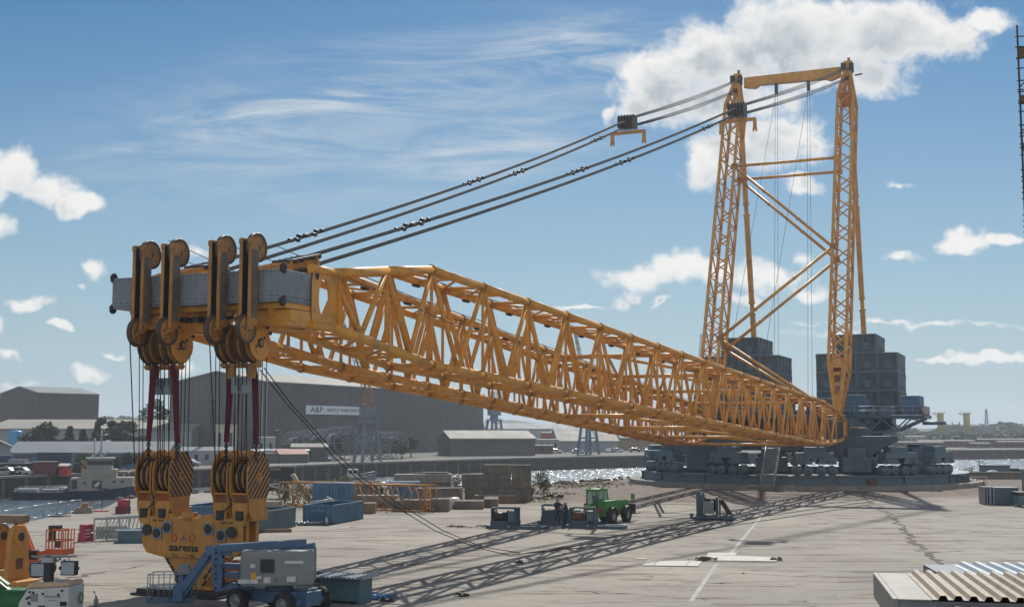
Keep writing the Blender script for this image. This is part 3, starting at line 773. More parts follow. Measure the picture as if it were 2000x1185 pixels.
m = MB(); ring(m, 0.05, 22.6, -.3, .55); pad = m.build('crane_pad', CONC, None, 0, rt); tag(pad, kind='structure')

# ---- counterweight boxes, each a thing of its own
cwp = thing('counterweight_box', 'x', 'counterweight', (0, 0, 0), -PHI)
CWW, CWD, CWH = 2.6, 9.6, 2.5
mat('cw_brace', (.36, .39, .41), .6, 0, .1, 2)
mat('cw_frame', (.122, .182, .225), .55, 0, .15, .8, (.05, .07, .08), .5, 1, streak=True)
m = MB(); m.b(.16, CWW - .16, .16, CWD - .16, .08, CWH - .1)
m.build('box_shell', CWT, cwp); m = MB()
for px_ in (0, CWW - .16):
    for py_ in (0, CWD - .16): m.b(px_, px_ + .16, py_, py_ + .16, 0, CWH)
for z in (0, CWH - .17):
    m.b(.16, CWW - .16, 0, .1, z, z + .17); m.b(.16, CWW - .16, CWD - .1, CWD, z, z + .17); m.b(0, .1, .16, CWD - .16, z, z + .17); m.b(CWW - .1, CWW, .16, CWD - .16, z, z + .17)
m.build('box_frame', MATS['cw_frame'], cwp, .012)
m = MB()
for e in (-1, 1): m.beam((CWW / 2 + e * .75, .03, .2), (CWW / 2 + e * .3, .03, CWH - .25), .09, .06, Y)
m.beam((CWW / 2 - .5, .02, 1.35), (CWW / 2 + .5, .02, 1.35), .06, .08, Y); m.b(CWW / 2 - .42, CWW / 2 + .42, .0, .07, .45, 1.3)
m.build('front_door', MATS['cw_frame'], cwp)
m = MB()
for k in range(8):
    y0, y1 = .2 + k * (CWD - .4) / 8, .2 + (k + 1) * (CWD - .4) / 8
    for x in (-.012, CWW + .012): m.beam((x, y0, .17 if k % 2 else CWH - .17), (x, y1, CWH - .17 if k % 2 else .17), .05, .14, X)
m.build('side_bracing', MATS['cw_brace'], cwp)
tag(cwp, group='counterweight boxes stacked on the crane deck')
rowname = ['bottom row', 'second row', 'third row', 'top row']
first = True
for stack, xs, cols in (('right hand', 3.35, 4), ('left hand', -12.3, 4)):
    for rI in range(4):
        for cI in range(cols):
            if rI == 3 and cI not in (1, 2): continue
            loc = Wd(xs + cI * (CWW + .07), 3.1, 9.61 + rI * (CWH + .02))
            col = ['leftmost', 'second', 'third', 'rightmost'][cI]
            if rI == 3: col = 'inner' if (cI == 1) == (stack == 'right hand') else 'outer'
            lab = 'grey blue counterweight box, %s in the %s of the %s stack' % (col, rowname[rI], stack) if rI < 3 else 'grey blue counterweight box, the %s of two on top of the %s stack' % (('left' if cI == 1 else 'right'), stack)
            if first: cwp.location = loc; cwp['label'] = lab; first = False
            else: copy_tree(cwp, loc, -PHI, lab)
# ================================================================ GROUND AND WATER
WZ, WAVE = -3.6, 2.5
def ground_material():
    m = bpy.data.materials.new('quay_concrete'); m.use_nodes = True; t = NT(m.node_tree); b = t.n['Principled BSDF']
    co = t.node('ShaderNodeTexCoord').outputs['Object']
    n1 = t.noise(co, .045, 7, .62); n2 = t.noise(co, .35, 8, .7); n3 = t.noise(co, 3.5, 6, .7); n4 = t.noise(t.mapping(co, scale=(.25, 1.3, 1)), .55, 7, .68)
    base = t.mix(t.ramp(n1, .35, .65), (.275, .252, .217, 1), (.345, .318, .27, 1))
    base = t.mix(t.math('MULTIPLY', t.ramp(n2, .50, .66), .6), base, (.17, .15, .13, 1))
    base = t.mix(t.math('MULTIPLY', t.ramp(n4, .52, .62), .75), base, (.125, .095, .075, 1))
    base = t.mix(t.math('MULTIPLY', t.ramp(t.noise(co, .9, 7, .75), .6, .74), .45), base, (.42, .40, .37, 1))
    base = t.mix(t.math('MULTIPLY', t.ramp(n3, .55, .8), .35), base, (.13, .12, .11, 1))
    # every slab weathers to its own shade; oil and tyre stains
    vo = t.node('ShaderNodeTexVoronoi', feature='F1', distance='CHEBYCHEV'); vo.inputs['Randomness'].default_value = 0.0; vo.inputs['Scale'].default_value = 1.0
    t.l.new(t.mapping(co, rot=(0, 0, R(14.6)), scale=(.14, .14, 1), loc=(-.5, -.5, 0)), vo.inputs['Vector']); sv = t.node('ShaderNodeSeparateColor'); t.l.new(vo.outputs['Color'], sv.inputs[0])
    base = t.mix(1.0, base, t.mix(sv.outputs[0], (.95, .95, .945, 1), (1.05, 1.045, 1.035, 1)), 'MULTIPLY')
    oil = t.math('MULTIPLY', t.ramp(t.noise(co, .16, 6, .72), .60, .72), t.ramp(n2, .35, .6)); base = t.mix(t.math('MULTIPLY', oil, .7), base, (.10, .09, .08, 1))
    ty = t.noise(t.mapping(co, rot=(0, 0, R(-62)), scale=(.05, 2.2, 1)), 1.0, 4, .6); base = t.mix(t.math('MULTIPLY', t.math('MULTIPLY', t.ramp(ty, .6, .7), t.ramp(n1, .45, .6)), .35), base, (.12, .11, .10, 1))
    sp = t.noise(co, 9, 3, .6); base = t.mix(t.math('MULTIPLY', t.ramp(sp, .62, .7), .5), base, (.09, .08, .07, 1))
    # slab joints, running with the white line
    jr = t.mapping(co, loc=(30, 0, 0), rot=(0, 0, R(14.6)), scale=(.14, .14, 1))
    jw = t.node('ShaderNodeVectorMath', operation='MULTIPLY_ADD'); jn = t.node('ShaderNodeTexNoise'); t.l.new(jr, jn.inputs['Vector']); jn.inputs['Scale'].default_value = 3; t.l.new(jn.outputs['Color'], jw.inputs[0]); jw.inputs[1].default_value = (.02, .02, 0); t.l.new(jr, jw.inputs[2])
    br = t.node('ShaderNodeTexBrick'); t.l.new(jw.outputs[0], br.inputs['Vector']); br.offset = 0
    br.inputs['Scale'].default_value = 1; br.inputs['Brick Width'].default_value = 60.0; br.inputs['Row Height'].default_value = 1.0; br.inputs['Mortar Size'].default_value = .006; br.inputs['Mortar Smooth'].default_value = .35
    base = t.mix(t.math('MULTIPLY', br.outputs['Fac'], t.math('MULTIPLY', t.ramp(n2, .3, .6), .75)), base, (.10, .085, .07, 1))
    # earth and silt trodden round the crane pad and towards the water
    dd = t.vm('LENGTH', t.vm('MULTIPLY', t.vm('SUBTRACT', co, (33, 160, 0)), (.86, 1, 0)))
    dm = t.ramp(t.math('ADD', dd, t.math('MULTIPLY', n2, 22)), 49, 40); d2 = t.vm('LENGTH', t.vm('MULTIPLY', t.vm('SUBTRACT', co, (8, 146, 0)), (.75, 1, 0)))
    dm = t.math('MAXIMUM', dm, t.ramp(t.math('ADD', d2, t.math('MULTIPLY', n2, 20)), 44, 32)); d3 = t.vm('LENGTH', t.vm('MULTIPLY', t.vm('SUBTRACT', co, (80, 190, 0)), (.5, 1, 0)))
    dm = t.math('MAXIMUM', dm, t.ramp(t.math('ADD', d3, t.math('MULTIPLY', n2, 20)), 48, 36))
    earth = t.mix(t.ramp(t.noise(co, .5, 8, .7), .35, .65), (.085, .06, .045, 1), (.19, .145, .112, 1))
    base = t.mix(t.math('MULTIPLY', dm, .93), base, earth)
    t.l.new(base, b.inputs['Base Color']); b.inputs['Roughness'].default_value = .88; b.inputs['Specular IOR Level'].default_value = .25
    bp = t.node('ShaderNodeBump'); bp.inputs['Strength'].default_value = .45; bp.inputs['Distance'].default_value = .05
    t.l.new(t.math('ADD', t.math('MULTIPLY', n3, .5), n2), bp.inputs['Height']); t.l.new(bp.outputs[0], b.inputs['Normal'])
    return m
GROUND = ground_material()
def slab(name, poly, z0, z1, m, kind='structure'):
    mb = MB(); n = len(poly)
    mb.add([(x, y, z1) for x, y in poly] + [(x, y, z0) for x, y in poly], [tuple(range(n))] + [(i, n + i, n + (i + 1) % n, (i + 1) % n) for i in range(n)])
    o = mb.build(name, m); tag(o, kind=kind); return o
slab('quay_ground', [(-36.5, -30), (-36.8, 70), (-37.0, 100), (-36.6, 112), (-39.5, 126), (-34, 140), (-22, 143), (-8, 150), (2, 157), (9, 165), (16, 176), (22, 188), (40, 192), (62, 189), (95, 192), (140, 196), (300, 150), (300, -30)], -8, 0, GROUND)
def water_material():
    m = bpy.data.materials.new('river_water'); m.use_nodes = True; t = NT(m.node_tree); b = t.n['Principled BSDF']
    co = t.node('ShaderNodeTexCoord').outputs['Object']
    b.inputs['Base Color'].default_value = (.045, .065, .075, 1); b.inputs['Roughness'].default_value = .26; b.inputs['Specular IOR Level'].default_value = .5
    # wave slopes taken straight from noise, so that they keep their steepness far away
    n = t.node('ShaderNodeTexNoise'); t.l.new(t.mapping(co, scale=(1, .45, 1)), n.inputs['Vector']); n.inputs['Scale'].default_value = .9; n.inputs['Detail'].default_value = 5; n.inputs['Roughness'].default_value = .68
    v = t.vm('MULTIPLY', t.vm('SUBTRACT', n.outputs['Color'], (.5, .5, .5)), (WAVE, WAVE, 0))
    t.l.new(t.vm('NORMALIZE', t.vm('ADD', v, (0, 0, 1))), b.inputs['Normal'])
    return m
WATER = water_material()
mb = MB(); mb.quad((-900, -60, WZ), (900, -60, WZ), (900, 900, WZ), (-900, 900, WZ)); tag(mb.build('river_water', WATER), kind='structure')
# rubble along the water's edge
RUB = mat('rubble', (.17, .13, .10), .95, 0, .35, 1.5, (.06, .05, .045), .5, 2)
rr = random.Random(5); mb = MB()
edge = [(-39, 126), (-34, 140), (-22, 143), (-8, 150), (2, 157), (9, 165), (16, 176), (22, 188), (40, 192), (62, 189), (95, 192), (140, 196)]
for k in range(len(edge) - 1):
    for i in range(20):
        f = rr.random(); x = lerp(edge[k][0], edge[k + 1][0], f) + rr.gauss(0, .9); y = lerp(edge[k][1], edge[k + 1][1], f) + rr.gauss(-.6, .9)
        s = rr.uniform(.1, .38); mb.blob((x, y, s * .25), (s * 1.5, s * 1.3, s * .7), 1, .3, rr)
tag(mb.build('rubble', RUB), kind='stuff')
# white line and cracks in the concrete
LINE = mat('worn_white_line', (.38, .37, .345), .85, 0, .2, 3, (.25, .24, .22), .7, 2.5)
CRK = mat('crack_filler', (.10, .085, .07), .95, 0, .4, 3)
def strip(pts, wd, z, m, name):
    mb = MB(); vs = []
    for k, p in enumerate(pts):
        p = V(p); d = (V(pts[min(k + 1, len(pts) - 1)]) - V(pts[max(k - 1, 0)])); s = V((-d.y, d.x, 0)).normalized(); w_ = wd if not hasattr(wd, '__call__') else wd(k)
        vs += [(p.x - s.x * w_ / 2, p.y - s.y * w_ / 2, z), (p.x + s.x * w_ / 2, p.y + s.y * w_ / 2, z)]
    mb.add(vs, [(2 * k, 2 * k + 1, 2 * k + 3, 2 * k + 2) for k in range(len(pts) - 1)]); o = mb.build(name, m); tag(o, kind='structure'); return o
strip([G(1349, 1174), G(1400, 1100)], .2, .004, LINE, 'ground_line'); strip([G(1427, 1080), G(1496, 997)], .2, .004, LINE, 'ground_line')
rr = random.Random(9)
def crack(pix, name='ground_crack', wv=.3, seed=1):
    r_ = random.Random(seed); pts = [G(*p) for p in pix]; out_ = []
    for a, b_ in zip(pts, pts[1:]):
        n = max(2, int((b_ - a).length / .7))
        for i in range(n): p = lerp(a, b_, i / n); out_.append(p + V((r_.gauss(0, .22), r_.gauss(0, .22), 0)))
    out_.append(pts[-1]); strip(out_, lambda k: r_.uniform(.3, 1.5) * wv, .005, CRK, name)
crack([(1688, 972), (1722, 990), (1748, 1015), (1765, 1036), (1783, 1058), (1818, 1082), (1840, 1102)], wv=.4, seed=2)
crack([(1180, 1042), (1300, 1051), (1500, 1054), (1760, 1051)], wv=.07, seed=3); crack([(1420, 1119), (1600, 1126), (1710, 1131)], wv=.07, seed=4)
crack([(1060, 1175), (1349, 1174)], wv=.08, seed=5); crack([(1380, 1176), (1640, 1185)], wv=.12, seed=6); crack([(1300, 1034), (1480, 1037), (1750, 1040), (1990, 1042)], wv=.09, seed=7)
crack([(640, 1110), (900, 1109), (1100, 1107)], wv=.07, seed=8); crack([(140, 1128), (280, 1103)], wv=.3, seed=11); crack([(200, 1170), (280, 1171)], wv=.1, seed=12)
for i in range(95):
    px, py = rr.uniform(160, 1990), rr.choice([rr.uniform(985, 1040), rr.uniform(1010, 1180)]); l_ = rr.uniform(12, 70)
    crack([(px, py), (px + l_ * .5, py + rr.uniform(-.6, .6)), (px + l_, py + rr.uniform(-1, 1))], wv=rr.uniform(.06, .22), seed=20 + i)
# pale plates let into the ground
PLATE = mat('pale_plate', (.41, .39, .355), .7, 0, .08, 1.5, (.33, .30, .26), .5, 2.2)
def gplate(quad, label, name='cover_plate', h=.05):
    p = [G(*q) for q in quad]; c = sum(p, V()) / 4; mb = MB(); mb.add([(q.x - c.x, q.y - c.y, z) for z in (.006, h) for q in p], [(0, 1, 2, 3), (4, 5, 6, 7), (0, 1, 5, 4), (1, 2, 6, 5), (2, 3, 7, 6), (3, 0, 4, 7)])
    return one(name, mb, PLATE, label, 'cover plate', c, group='pale cover plates let into the concrete')
gplate([(1378, 1095), (1516, 1097), (1514, 1089), (1381, 1084)], 'pale long cover plate crossing the white ground line')
gplate([(1381, 1083.5), (1437, 1085.5), (1440, 1080), (1384, 1080)], 'short pale plate behind the long one on the white line')
gplate([(1254, 1105), (1276, 1105), (1283, 1096), (1265, 1096)], 'leftmost small pale plate of the row left of the white line')
gplate([(1277, 1105.2), (1340, 1106), (1346, 1096.6), (1284, 1096)], 'middle plate of the pale row left of the white line')
gplate([(1341, 1106), (1364, 1106.5), (1371, 1097), (1347, 1096.6)], 'rightmost plate of the pale row left of the white line')
gplate([(1240, 1092.5), (1262, 1093), (1264, 1091), (1242, 1091)], 'tiny pale plate on its own left of the cover plates')
# grass tufts by the plates and along the blocks
LEAF = mat('leaf_green', (.085, .115, .035), .8, 0, .5, 4)
LEAF2 = mat('dry_leaf', (.16, .15, .06), .85, 0, .4, 4)
def leaves(mb, c, rad, n, size, rnd, up=.3):
    for i in range(n):
        while True:
            p = V((rnd.uniform(-1, 1), rnd.uniform(-1, 1), rnd.uniform(-1, 1)))
            if p.length < 1: break
        q = V(c) + V((p.x * rad[0], p.y * rad[1], p.z * rad[2])); a = V((rnd.gauss(0, 1), rnd.gauss(0, 1), rnd.gauss(0, up))).normalized(); b_ = a.cross(V((rnd.gauss(0, 1), rnd.gauss(0, 1), rnd.gauss(0, 1)))).normalized()
        s = size * rnd.uniform(.6, 1.4); mb.add([q - a * s, q + b_ * s * .5, q + a * s, q - b_ * s * .5], [(0, 1, 2, 3)])
def shrub(px, py, h, wd, label, m=None, n=260, seed=1, d=None, base=0.0, name='shrub', size=.11, cat='shrub', group='shrubs growing by the water'):
    r_ = random.Random(seed); c = G(px, py, base); t = thing(name, label, cat, c, 0, group)
    mb = MB()
    for i in range(7):
        a = r_.uniform(0, 6.28); e = V((math.cos(a) * wd * .4 * r_.random(), math.sin(a) * wd * .4 * r_.random(), h * r_.uniform(.6, .95))); mb.tube((0, 0, 0), e * .55, .03, .02, 5); mb.tube(e * .55, e, .02, .008, 5)
    mb.build('stem', WOOD, t); mb = MB()
    for i in range(9):
        a = r_.uniform(0, 6.28); q = wd * .42 * r_.random() ** .5; z = h * r_.uniform(.25, .8); leaves(mb, (math.cos(a) * q, math.sin(a) * q, z), (wd * .22, wd * .22, h * .2), n // 9, size, r_)
    mb.build('foliage', m or LEAF, t); return t
shrub(1056, 958, 2.6, 2.0, 'tall leafy shrub beside the highest concrete block stack', seed=3, n=420)
shrub(1062, 969, 2.3, 1.3, 'dense narrow shrub at the foot of the block stack', seed=4, n=420)
shrub(1038, 972, 1.2, .9, 'small pale shrub against the last concrete block', LEAF2, seed=5)
shrub(890, 955, 1.6, 1.6, 'pale shrub in the gap between two block stacks', LEAF2, seed=6, n=300)
shrub(595, 985, 2.2, 3.0, 'green bush behind the yellow lattice section', seed=7, n=500)
shrub(556, 985, 1.9, 2.4, 'bush beside the tilted pipe behind the yellow lattice', seed=8, n=400)
shrub(745, 970, 1.6, 2.0, 'bush behind the middle of the yellow lattice section', seed=9, n=350)
shrub(665, 945, 1.2, 3.4, 'low weeds on the quay edge behind the two blue boxes', LEAF2, seed=10, n=350)
shrub(1105, 946, .6, 2.6, 'low scrub on the earth bank behind the telehandler', LEAF2, seed=12, n=200)
shrub(1895, 926, 1.2, 1.8, 'scraggy bush on the far quay edge beside the grey shed', LEAF2, seed=13, n=150)
shrub(1916, 925, 2.4, 1.3, 'thin sapling just left of the dark grey shed', LEAF2, seed=14, n=90)
mb = MB(); rr = random.Random(31)
for (px, py, n, s) in ((1376, 1094, 40, .6), (1516, 1094, 12, .3), (1100, 950, 160, 9), (1180, 945, 120, 7), (1075, 965, 60, 4), (895, 960, 60, 4), (1050, 975, 40, 3), (600, 987, 120, 8), (700, 955, 160, 10), (1010, 980, 40, 3)):
    c = G(px, py)
    for i in range(n): p = c + V((rr.gauss(0, s * .4), rr.gauss(0, s * .3), 0)); leaves(mb, (p.x, p.y, .08), (.15, .15, .08), 5, .09, rr, 1.5)
tag(mb.build('grass', LEAF2), kind='stuff')
# ================================================================ HOOK BLOCK
HK = G(388, 1161); 
hook = thing('hook_block', 'huge yellow twin crane hook block standing on a dark base plate', 'hook block', HK, -PHI)
HMI = (Matrix.Translation(HK) @ Matrix.Rotation(-PHI, 4, 'Z')).inverted()
HL = lambda p: HMI @ p
m = MB(); m.b(-2.7, 1.7, -1.15, 1.3, 0, .1); m.b(-2.5, 1.5, -1.0, 1.1, .1, .28); m.build('base_plate', STEEL, hook, .02)
m = MB()
out_ = [(-2.55, 3.3), (2.55, 3.3), (2.55, 2.1), (2.3, 1.75), (1.5, 1.6), (-1.5, 1.6), (-2.3, 1.75), (-2.55, 2.1)]
for y in (-.55, .0, .55): m.prism(out_ if y else [(x * .96, z) for x, z in out_], (0, y, 0), X, Z, .22)
m.b(-1.35, -.95, -.6, .6, 3.2, 3.42); m.b(-.5, .1, -.66, -.3, 3.1, 3.5); m.b(.6, 1.1, -.6, .6, 3.2, 3.42)
m.build('main_plate', ORG, hook, .03)
m = MB(); m.prism([(-1.5, 1.62), (1.5, 1.62), (1.15, 1.1), (.85, .75), (.75, .45), (1.0, .29), (-1.0, .29), (-.75, .45), (-.9, .9), (-1.2, 1.25)], (0, -.05, 0), X, Z, 1.0)
m.build('hook_shank', ORG, hook, .03)
m = MB()
for i in range(4):
    for e in (-1, 1):
        z = 1.42 - i * .28; x = [1.22, 1.0, .78, .72][i]; m.prism([(-.13, .12), (.02, .12), (.17, -.12), (.02, -.12)] if e < 0 else [(-.02, .12), (.13, .12), (-.02, -.12), (-.17, -.12)], (e * x, -.556, z), X, Z, .006)
m.build('hazard_stripe', BLACKP, hook)
m = MB()
for x, z, f in ((-2.25, 2.72, 0), (-1.72, 2.6, 1), (-1.18, 2.85, 1), (.95, 2.85, 1), (1.6, 2.6, 1), (2.15, 2.75, 0)):
    if f: m.prism([(-.23, -.25), (.23, -.25), (.23, .25), (-.23, .25)], (x, -.70, z), X, Z, .08)
m.build('bush_plate', GREYP, hook, .02)
m = MB()
for x, z, f in ((-2.25, 2.72, 0), (-1.72, 2.6, 1), (-1.18, 2.85, 1), (.95, 2.85, 1), (1.6, 2.6, 1), (2.15, 2.75, 0)):
    m.disc((x, -.75, z), Y, .17 if f else .24, .03, 20); m.disc((x, -.70, z), Y, .2, .1, 20)
m.islands('pin_hole', STEEL, hook)
m = MB()
for x in (-.72, .22): m.disc((x - .12, -.672, 2.42), Y, .16, .012, 20, .115)
m.build('ring_mark', RED, hook)
m = MB(); m.disc((-.36, -.672, 2.47), Y, .045, .012, 10); m.build('dot_mark', RED, hook)
text('SGC', 'small_lettering', CBLUE, hook, (-.36, -.668, 2.36), X, Z, .2, .004)
text('sarens', 'lettering', BLACKP, hook, (-.33, -.668, 2.02), X, Z, .45, .012, stretch=1.32, bold=.010)
text('SLL      1 mt', 'lettering', BLACKP, hook, (-.33, -.668, 1.70), X, Z, .2, .004, stretch=1.2)
for sx in (-1, 1):
    cx = sx * 2.0
    m = MB()
    prof = [(-.58, -.05), (-.36, -.4), (.36, -.4), (.58, -.05), (.62, .5), (.8, .78), (.82, 1.7), (.72, 1.98), (.38, 2.45), (-.3, 2.45), (-.7, 2.0), (-.8, 1.7), (-.78, .8), (-.62, .5)]
    for dx in (-.9, -.12, .04, .9):
        m.prism([(a, b + 3.6) for a, b in prof], (cx + dx, 0, 0), Y, Z, .06)
    for dx, wv in ((-.51, .72), (.47, .8)):
        m.b(cx + dx - wv / 2, cx + dx + wv / 2, -.64, -.58, 3.55, 3.95); m.b(cx + dx - wv / 2, cx + dx + wv / 2, -.66, .5, 4.28, 4.36)
        m.prism([(-.36, 0), (.36, 0), (.2, -.6), (-.2, -.6)], (cx + dx, -.6, 3.6), X, Z, .1)
        m.b(cx + dx - wv / 2 + .05, cx + dx + wv / 2 - .05, -.3, .3, 5.86, 6.02)
    for dx in (-.75, -.35, .3, .7): m.prism([(-.3, 0), (.3, 0), (.18, .25), (-.18, .25)], (cx + dx, -.1, 5.82), Y, Z, .07)
    for xx in (-.72, 0.0, .62): m.b(cx + xx - .2, cx + xx + .2, -.22, -.16, 5.9, 6.12)
    m.prism([(-.5, 3.2), (.5, 3.2), (.62, 3.66), (-.62, 3.66)], (cx + .5, .15, 0), Y, Z, .9)
    m.prism([(-.95, 0), (.95, 0), (.6, -.55), (-.6, -.55)], (cx, -.3, 3.6), X, Z, .3)
    cheek = m.build('block_frame', ORG, hook, .012)
    for dx in (-.51, .47):
        for k in range(5):
            s_ = MB(); q = (cx + dx - .28 + k * .14, .0, 5.0); s_.lathe([(.12, -.05), (.62, -.05), (.7, -.065), (.72, -.055), (.64, 0), (.72, .055), (.7, .065), (.62, .05), (.12, .05)], q, X, 28); s_.build('block_sheave', YELD if k % 2 else STEEL, hook)
    s_ = MB()
    for dx in (-.51, .47):
        for k in range(4): s_.lathe([(.70, -.02), (.735, 0), (.70, .02)], (cx + dx - .21 + k * .14, 0, 5.0), X, 28)
    s_.build('reeved_rope', ROPE, hook)
    # chevrons painted on the outer cheek, cut to its outline
    poly = [(a, b + 3.6) for a, b in prof]
    def clip(pl, nrm, c):
        o_ = []
        for i in range(len(pl)):
            a, b = pl[i], pl[(i + 1) % len(pl)]; da, db = a[0] * nrm[0] + a[1] * nrm[1] - c, b[0] * nrm[0] + b[1] * nrm[1] - c
            if da >= 0: o_.append(a)
            if da * db < 0: t_ = da / (da - db); o_.append((a[0] + (b[0] - a[0]) * t_, a[1] + (b[1] - a[1]) * t_))
        return o_
    st_ = MB(); nv = (1, .9) if sx < 0 else (-1, .9)
    pl0 = [(a * .97, b) for a, b in poly]; pl0 = clip(pl0, (0, 1), 4.12)
    for k in range(14):
        c0 = 2.9 + k * .27; q = clip(clip(pl0, nv, c0), (-nv[0], -nv[1]), -(c0 + .135))
        if len(q) >= 3: st_.prism(q, (cx + .936, 0, 0), Y, Z, .006)
    st_.build('hazard_stripe', BLACKP, hook)
    s_ = MB(); s_.disc((cx + .945, 0, 5.0), X, .2, .03, 20, .1); s_.build('axle_ring', ORG, hook)
    s_ = MB()
    for dx in (-.51, .47): s_.disc((cx + dx, -.67, 3.42), Y, .16, .05, 16); s_.prism([(-.2, -.2), (.2, -.2), (.2, .2), (-.2, .2)], (cx + dx, -.655, 3.42), X, Z, .02)
    s_.build('pin_hole', STEEL, hook)
    s_ = MB()
    for i in range(9): s_.box((cx - .06 + .05 * math.sin(i), -.62 - .03 * (i % 2), 5.7 - i * .2), (.12, .1, .12))
    for i in range(7): s_.blob((cx + .05 - .12 * i, -.66, 3.9 - i * .1), (.06, .05, .06), 1, .1)
    s_.build('safety_chain', STEEL, hook)
text('SWL 1600T', 'small_lettering', BLACKP, hook, (-1.7, -.668, 3.12), X, Z, .13, .004); text('SWL 1600T', 'small_lettering', BLACKP, hook, (1.9, -.668, 3.12), X, Z, .13, .004)
# red slings between the head sheaves and the hook block
tops = [(-.22, CL[0]), (.27, CL[0]), (-.22, CL[1]), (.27, CL[1])]
lab = ['red sling hanging at the far left of the hook block, dark towards its end', 'red sling second from the left, above the left block', 'red sling third from the left, above the right block', 'red sling at the far right of the four above the hook']
pxs = [(301, 712, 290, 866), (337, 712, 346, 870), (453, 706, 442, 868), (493, 706, 501, 872)]
for (a, b, c, d), l_ in zip(pxs, lab):
    top, bot = AT(a, b, 51.6), AT(c, d, 51.4); md = lerp(top, bot, .25) + V((-.04 if c < a else .04, 0, 0)); t = thing('red_sling', l_, 'sling', bot, 0, 'red slings above the hook block')
    m = MB(); m.path([top - bot, md - bot, lerp(md, bot, .6) - bot, V((0, 0, .1))], .11, 8); m.path([top - bot + V((.06, .05, 0)), md - bot + V((.08, 0, 0)), lerp(md, bot, .6) - bot + V((.05, 0, 0)), V((0, 0, .1))], .09, 8); m.build('webbing', SLING, t)
    m = MB()
    for i in range(6):
        z = .08 - i * .12
        for s in range(8):
            a0 = s * math.pi / 4; e = X if i % 2 else Y; p = e * math.cos(a0) * .07 + Z * (math.sin(a0) * .1 + z); a1 = a0 + math.pi / 4; q = e * math.cos(a1) * .07 + Z * (math.sin(a1) * .1 + z); m.tube(p, q, .025, n=5)
    m.build('shackle_chain', STEEL, t)
# hoist ropes
hr = MB(); rr = random.Random(4)
for ci, cx in enumerate(CL):
    sx = -1 if ci == 0 else 1
    for dx, hx in ((-.76, -.85), (-.56, -.65), (-.2, -.3), (.2, .15), (.36, .3), (.56, .5), (.76, .75)):
        for yy in (-.7, .7):
            a = Wd(cx + dx, -123.9 + yy, 10.4); b = HK + Matrix.Rotation(-PHI, 3, 'Z') @ V((sx * 2.0 + hx, yy * .9, 5.1)); hr.tube(L(a), L(b), .02, n=5)
for px0, py0, px1, py1 in ((253, 650, 263, 905), (408, 640, 421, 910)):
    hr.tube(L(AT(px0, py0, 50.5)), L(AT(px1, py1, 50.8)), .025, n=5)
part(hr, 'hoist_rope', ROPE)
tr = MB()
for k, off in enumerate((0, 8)):
    pts = [AT(508 + off, 722 - off * .5, 50.5), AT(560 + off, 788, 52.5), AT(606 + off, 838, 55), AT(650 + off * 1.5, 890, 58), AT(694 + off * 1.5, 931, 61.5), AT(766 + off * 2, 985, 65.5), AT(850 + off * 2, 1036, 69), AT(925 + off * 2, 1067, 71.5), G(1000 + off * 2, 1085 - k * 6, .02)]
    tr.path([L(p) for p in pts], .024, 5)
for k in range(3):
    pts = [G(1000 + k * 30, 1083 - k * 4, .02), G(1200, 1062 - k * 8, .02), G(1400, 1030 - k * 9, .02), G(1560, 1006 - k * 8, .02), G(1700, 985 - k * 6, .02)]; tr.path([L(p) for p in pts], .03, 5)
for (a, b) in (((272, 480), (420, 530)), ((330, 470), (480, 540)), ((425, 470), (560, 520)), ((560, 512), (720, 560)), ((540, 480), (900, 640))):
    tr.tube(L(AT(a[0], a[1], 52)), L(AT(b[0], b[1], 62)), .018, n=4)
part(tr, 'tag_rope', ROPE)

# ================================================================ BOOM LIFT (blue, foreground)
LF = G(545, 1193.5); lift = thing('boom_lift', 'blue articulated boom lift with grey covers parked before the hook', 'boom lift', LF, R(-32))
m = MB(); m.b(-1.3, 1.3, -.62, .62, .42, .86); m.b(-1.55, -1.1, -.85, .85, .4, .62); m.b(1.1, 1.55, -.85, .85, .4, .62); m.disc((0, 0, .92), Z, .55, .16, 24)
m.b(1.3, 1.78, -.42, .42, .35, .9); m.b(1.42, 1.7, -.3, .3, .9, 1.0); m.build('chassis', BLUE, lift, .03)
def wheel(x, y, r, wd, par, tyre=BLACK, rim=LGREY, n=28):
    t = MB(); t.lathe([(r * .58, -wd / 2), (r * .9, -wd / 2), (r * .97, -wd * .36), (r * .97, wd * .36), (r * .9, wd / 2), (r * .58, wd / 2)], (x, y, r), Y, n)
    for k in range(18):
        for e in (-1, 1):
            a = 2 * math.pi * (k + (.5 if e > 0 else 0)) / 18; c = V((x + math.cos(a) * r * .965, y + e * wd * .24, r + math.sin(a) * r * .965)); t.box(c, (r * .1, wd * .5, r * .09), (V((math.cos(a), 0, math.sin(a))), V((-math.sin(a) * e * .5, 1, math.cos(a) * e * .5)).normalized(), V((-math.sin(a), 0, math.cos(a)))))
    to = t.build('wheel', tyre, par)
    q = MB(); q.lathe([(r * .6, -wd * .47), (r * .56, -wd * .3), (r * .3, -wd * .25), (r * .24, -wd * .42), (0.01, -wd * .44)], (x, y, r), Y if y < 0 else -Y, 24); q.lathe([(r * .6, wd * .4), (.01, wd * .3)], (x, y, r), Y if y < 0 else -Y, 24)
    for k in range(8): a = k * math.pi / 4; e = -1 if y < 0 else 1; q.tube((x + math.cos(a) * r * .38, y + e * wd * .28, r + math.sin(a) * r * .38), (x + math.cos(a) * r * .38, y + e * wd * .36, r + math.sin(a) * r * .38), r * .05, n=6)
    q.build('rim', rim, to); return to
for x in (-1.2, 1.2):
    for y in (-1.02, 1.02): wheel(x, y, .47, .34, lift)
TA = Matrix.Rotation(R(180 + 4 + 32), 4, 'Z') @ Matrix.Translation((.35, 0, 0))   # turret turned so the boom points to the left of the picture
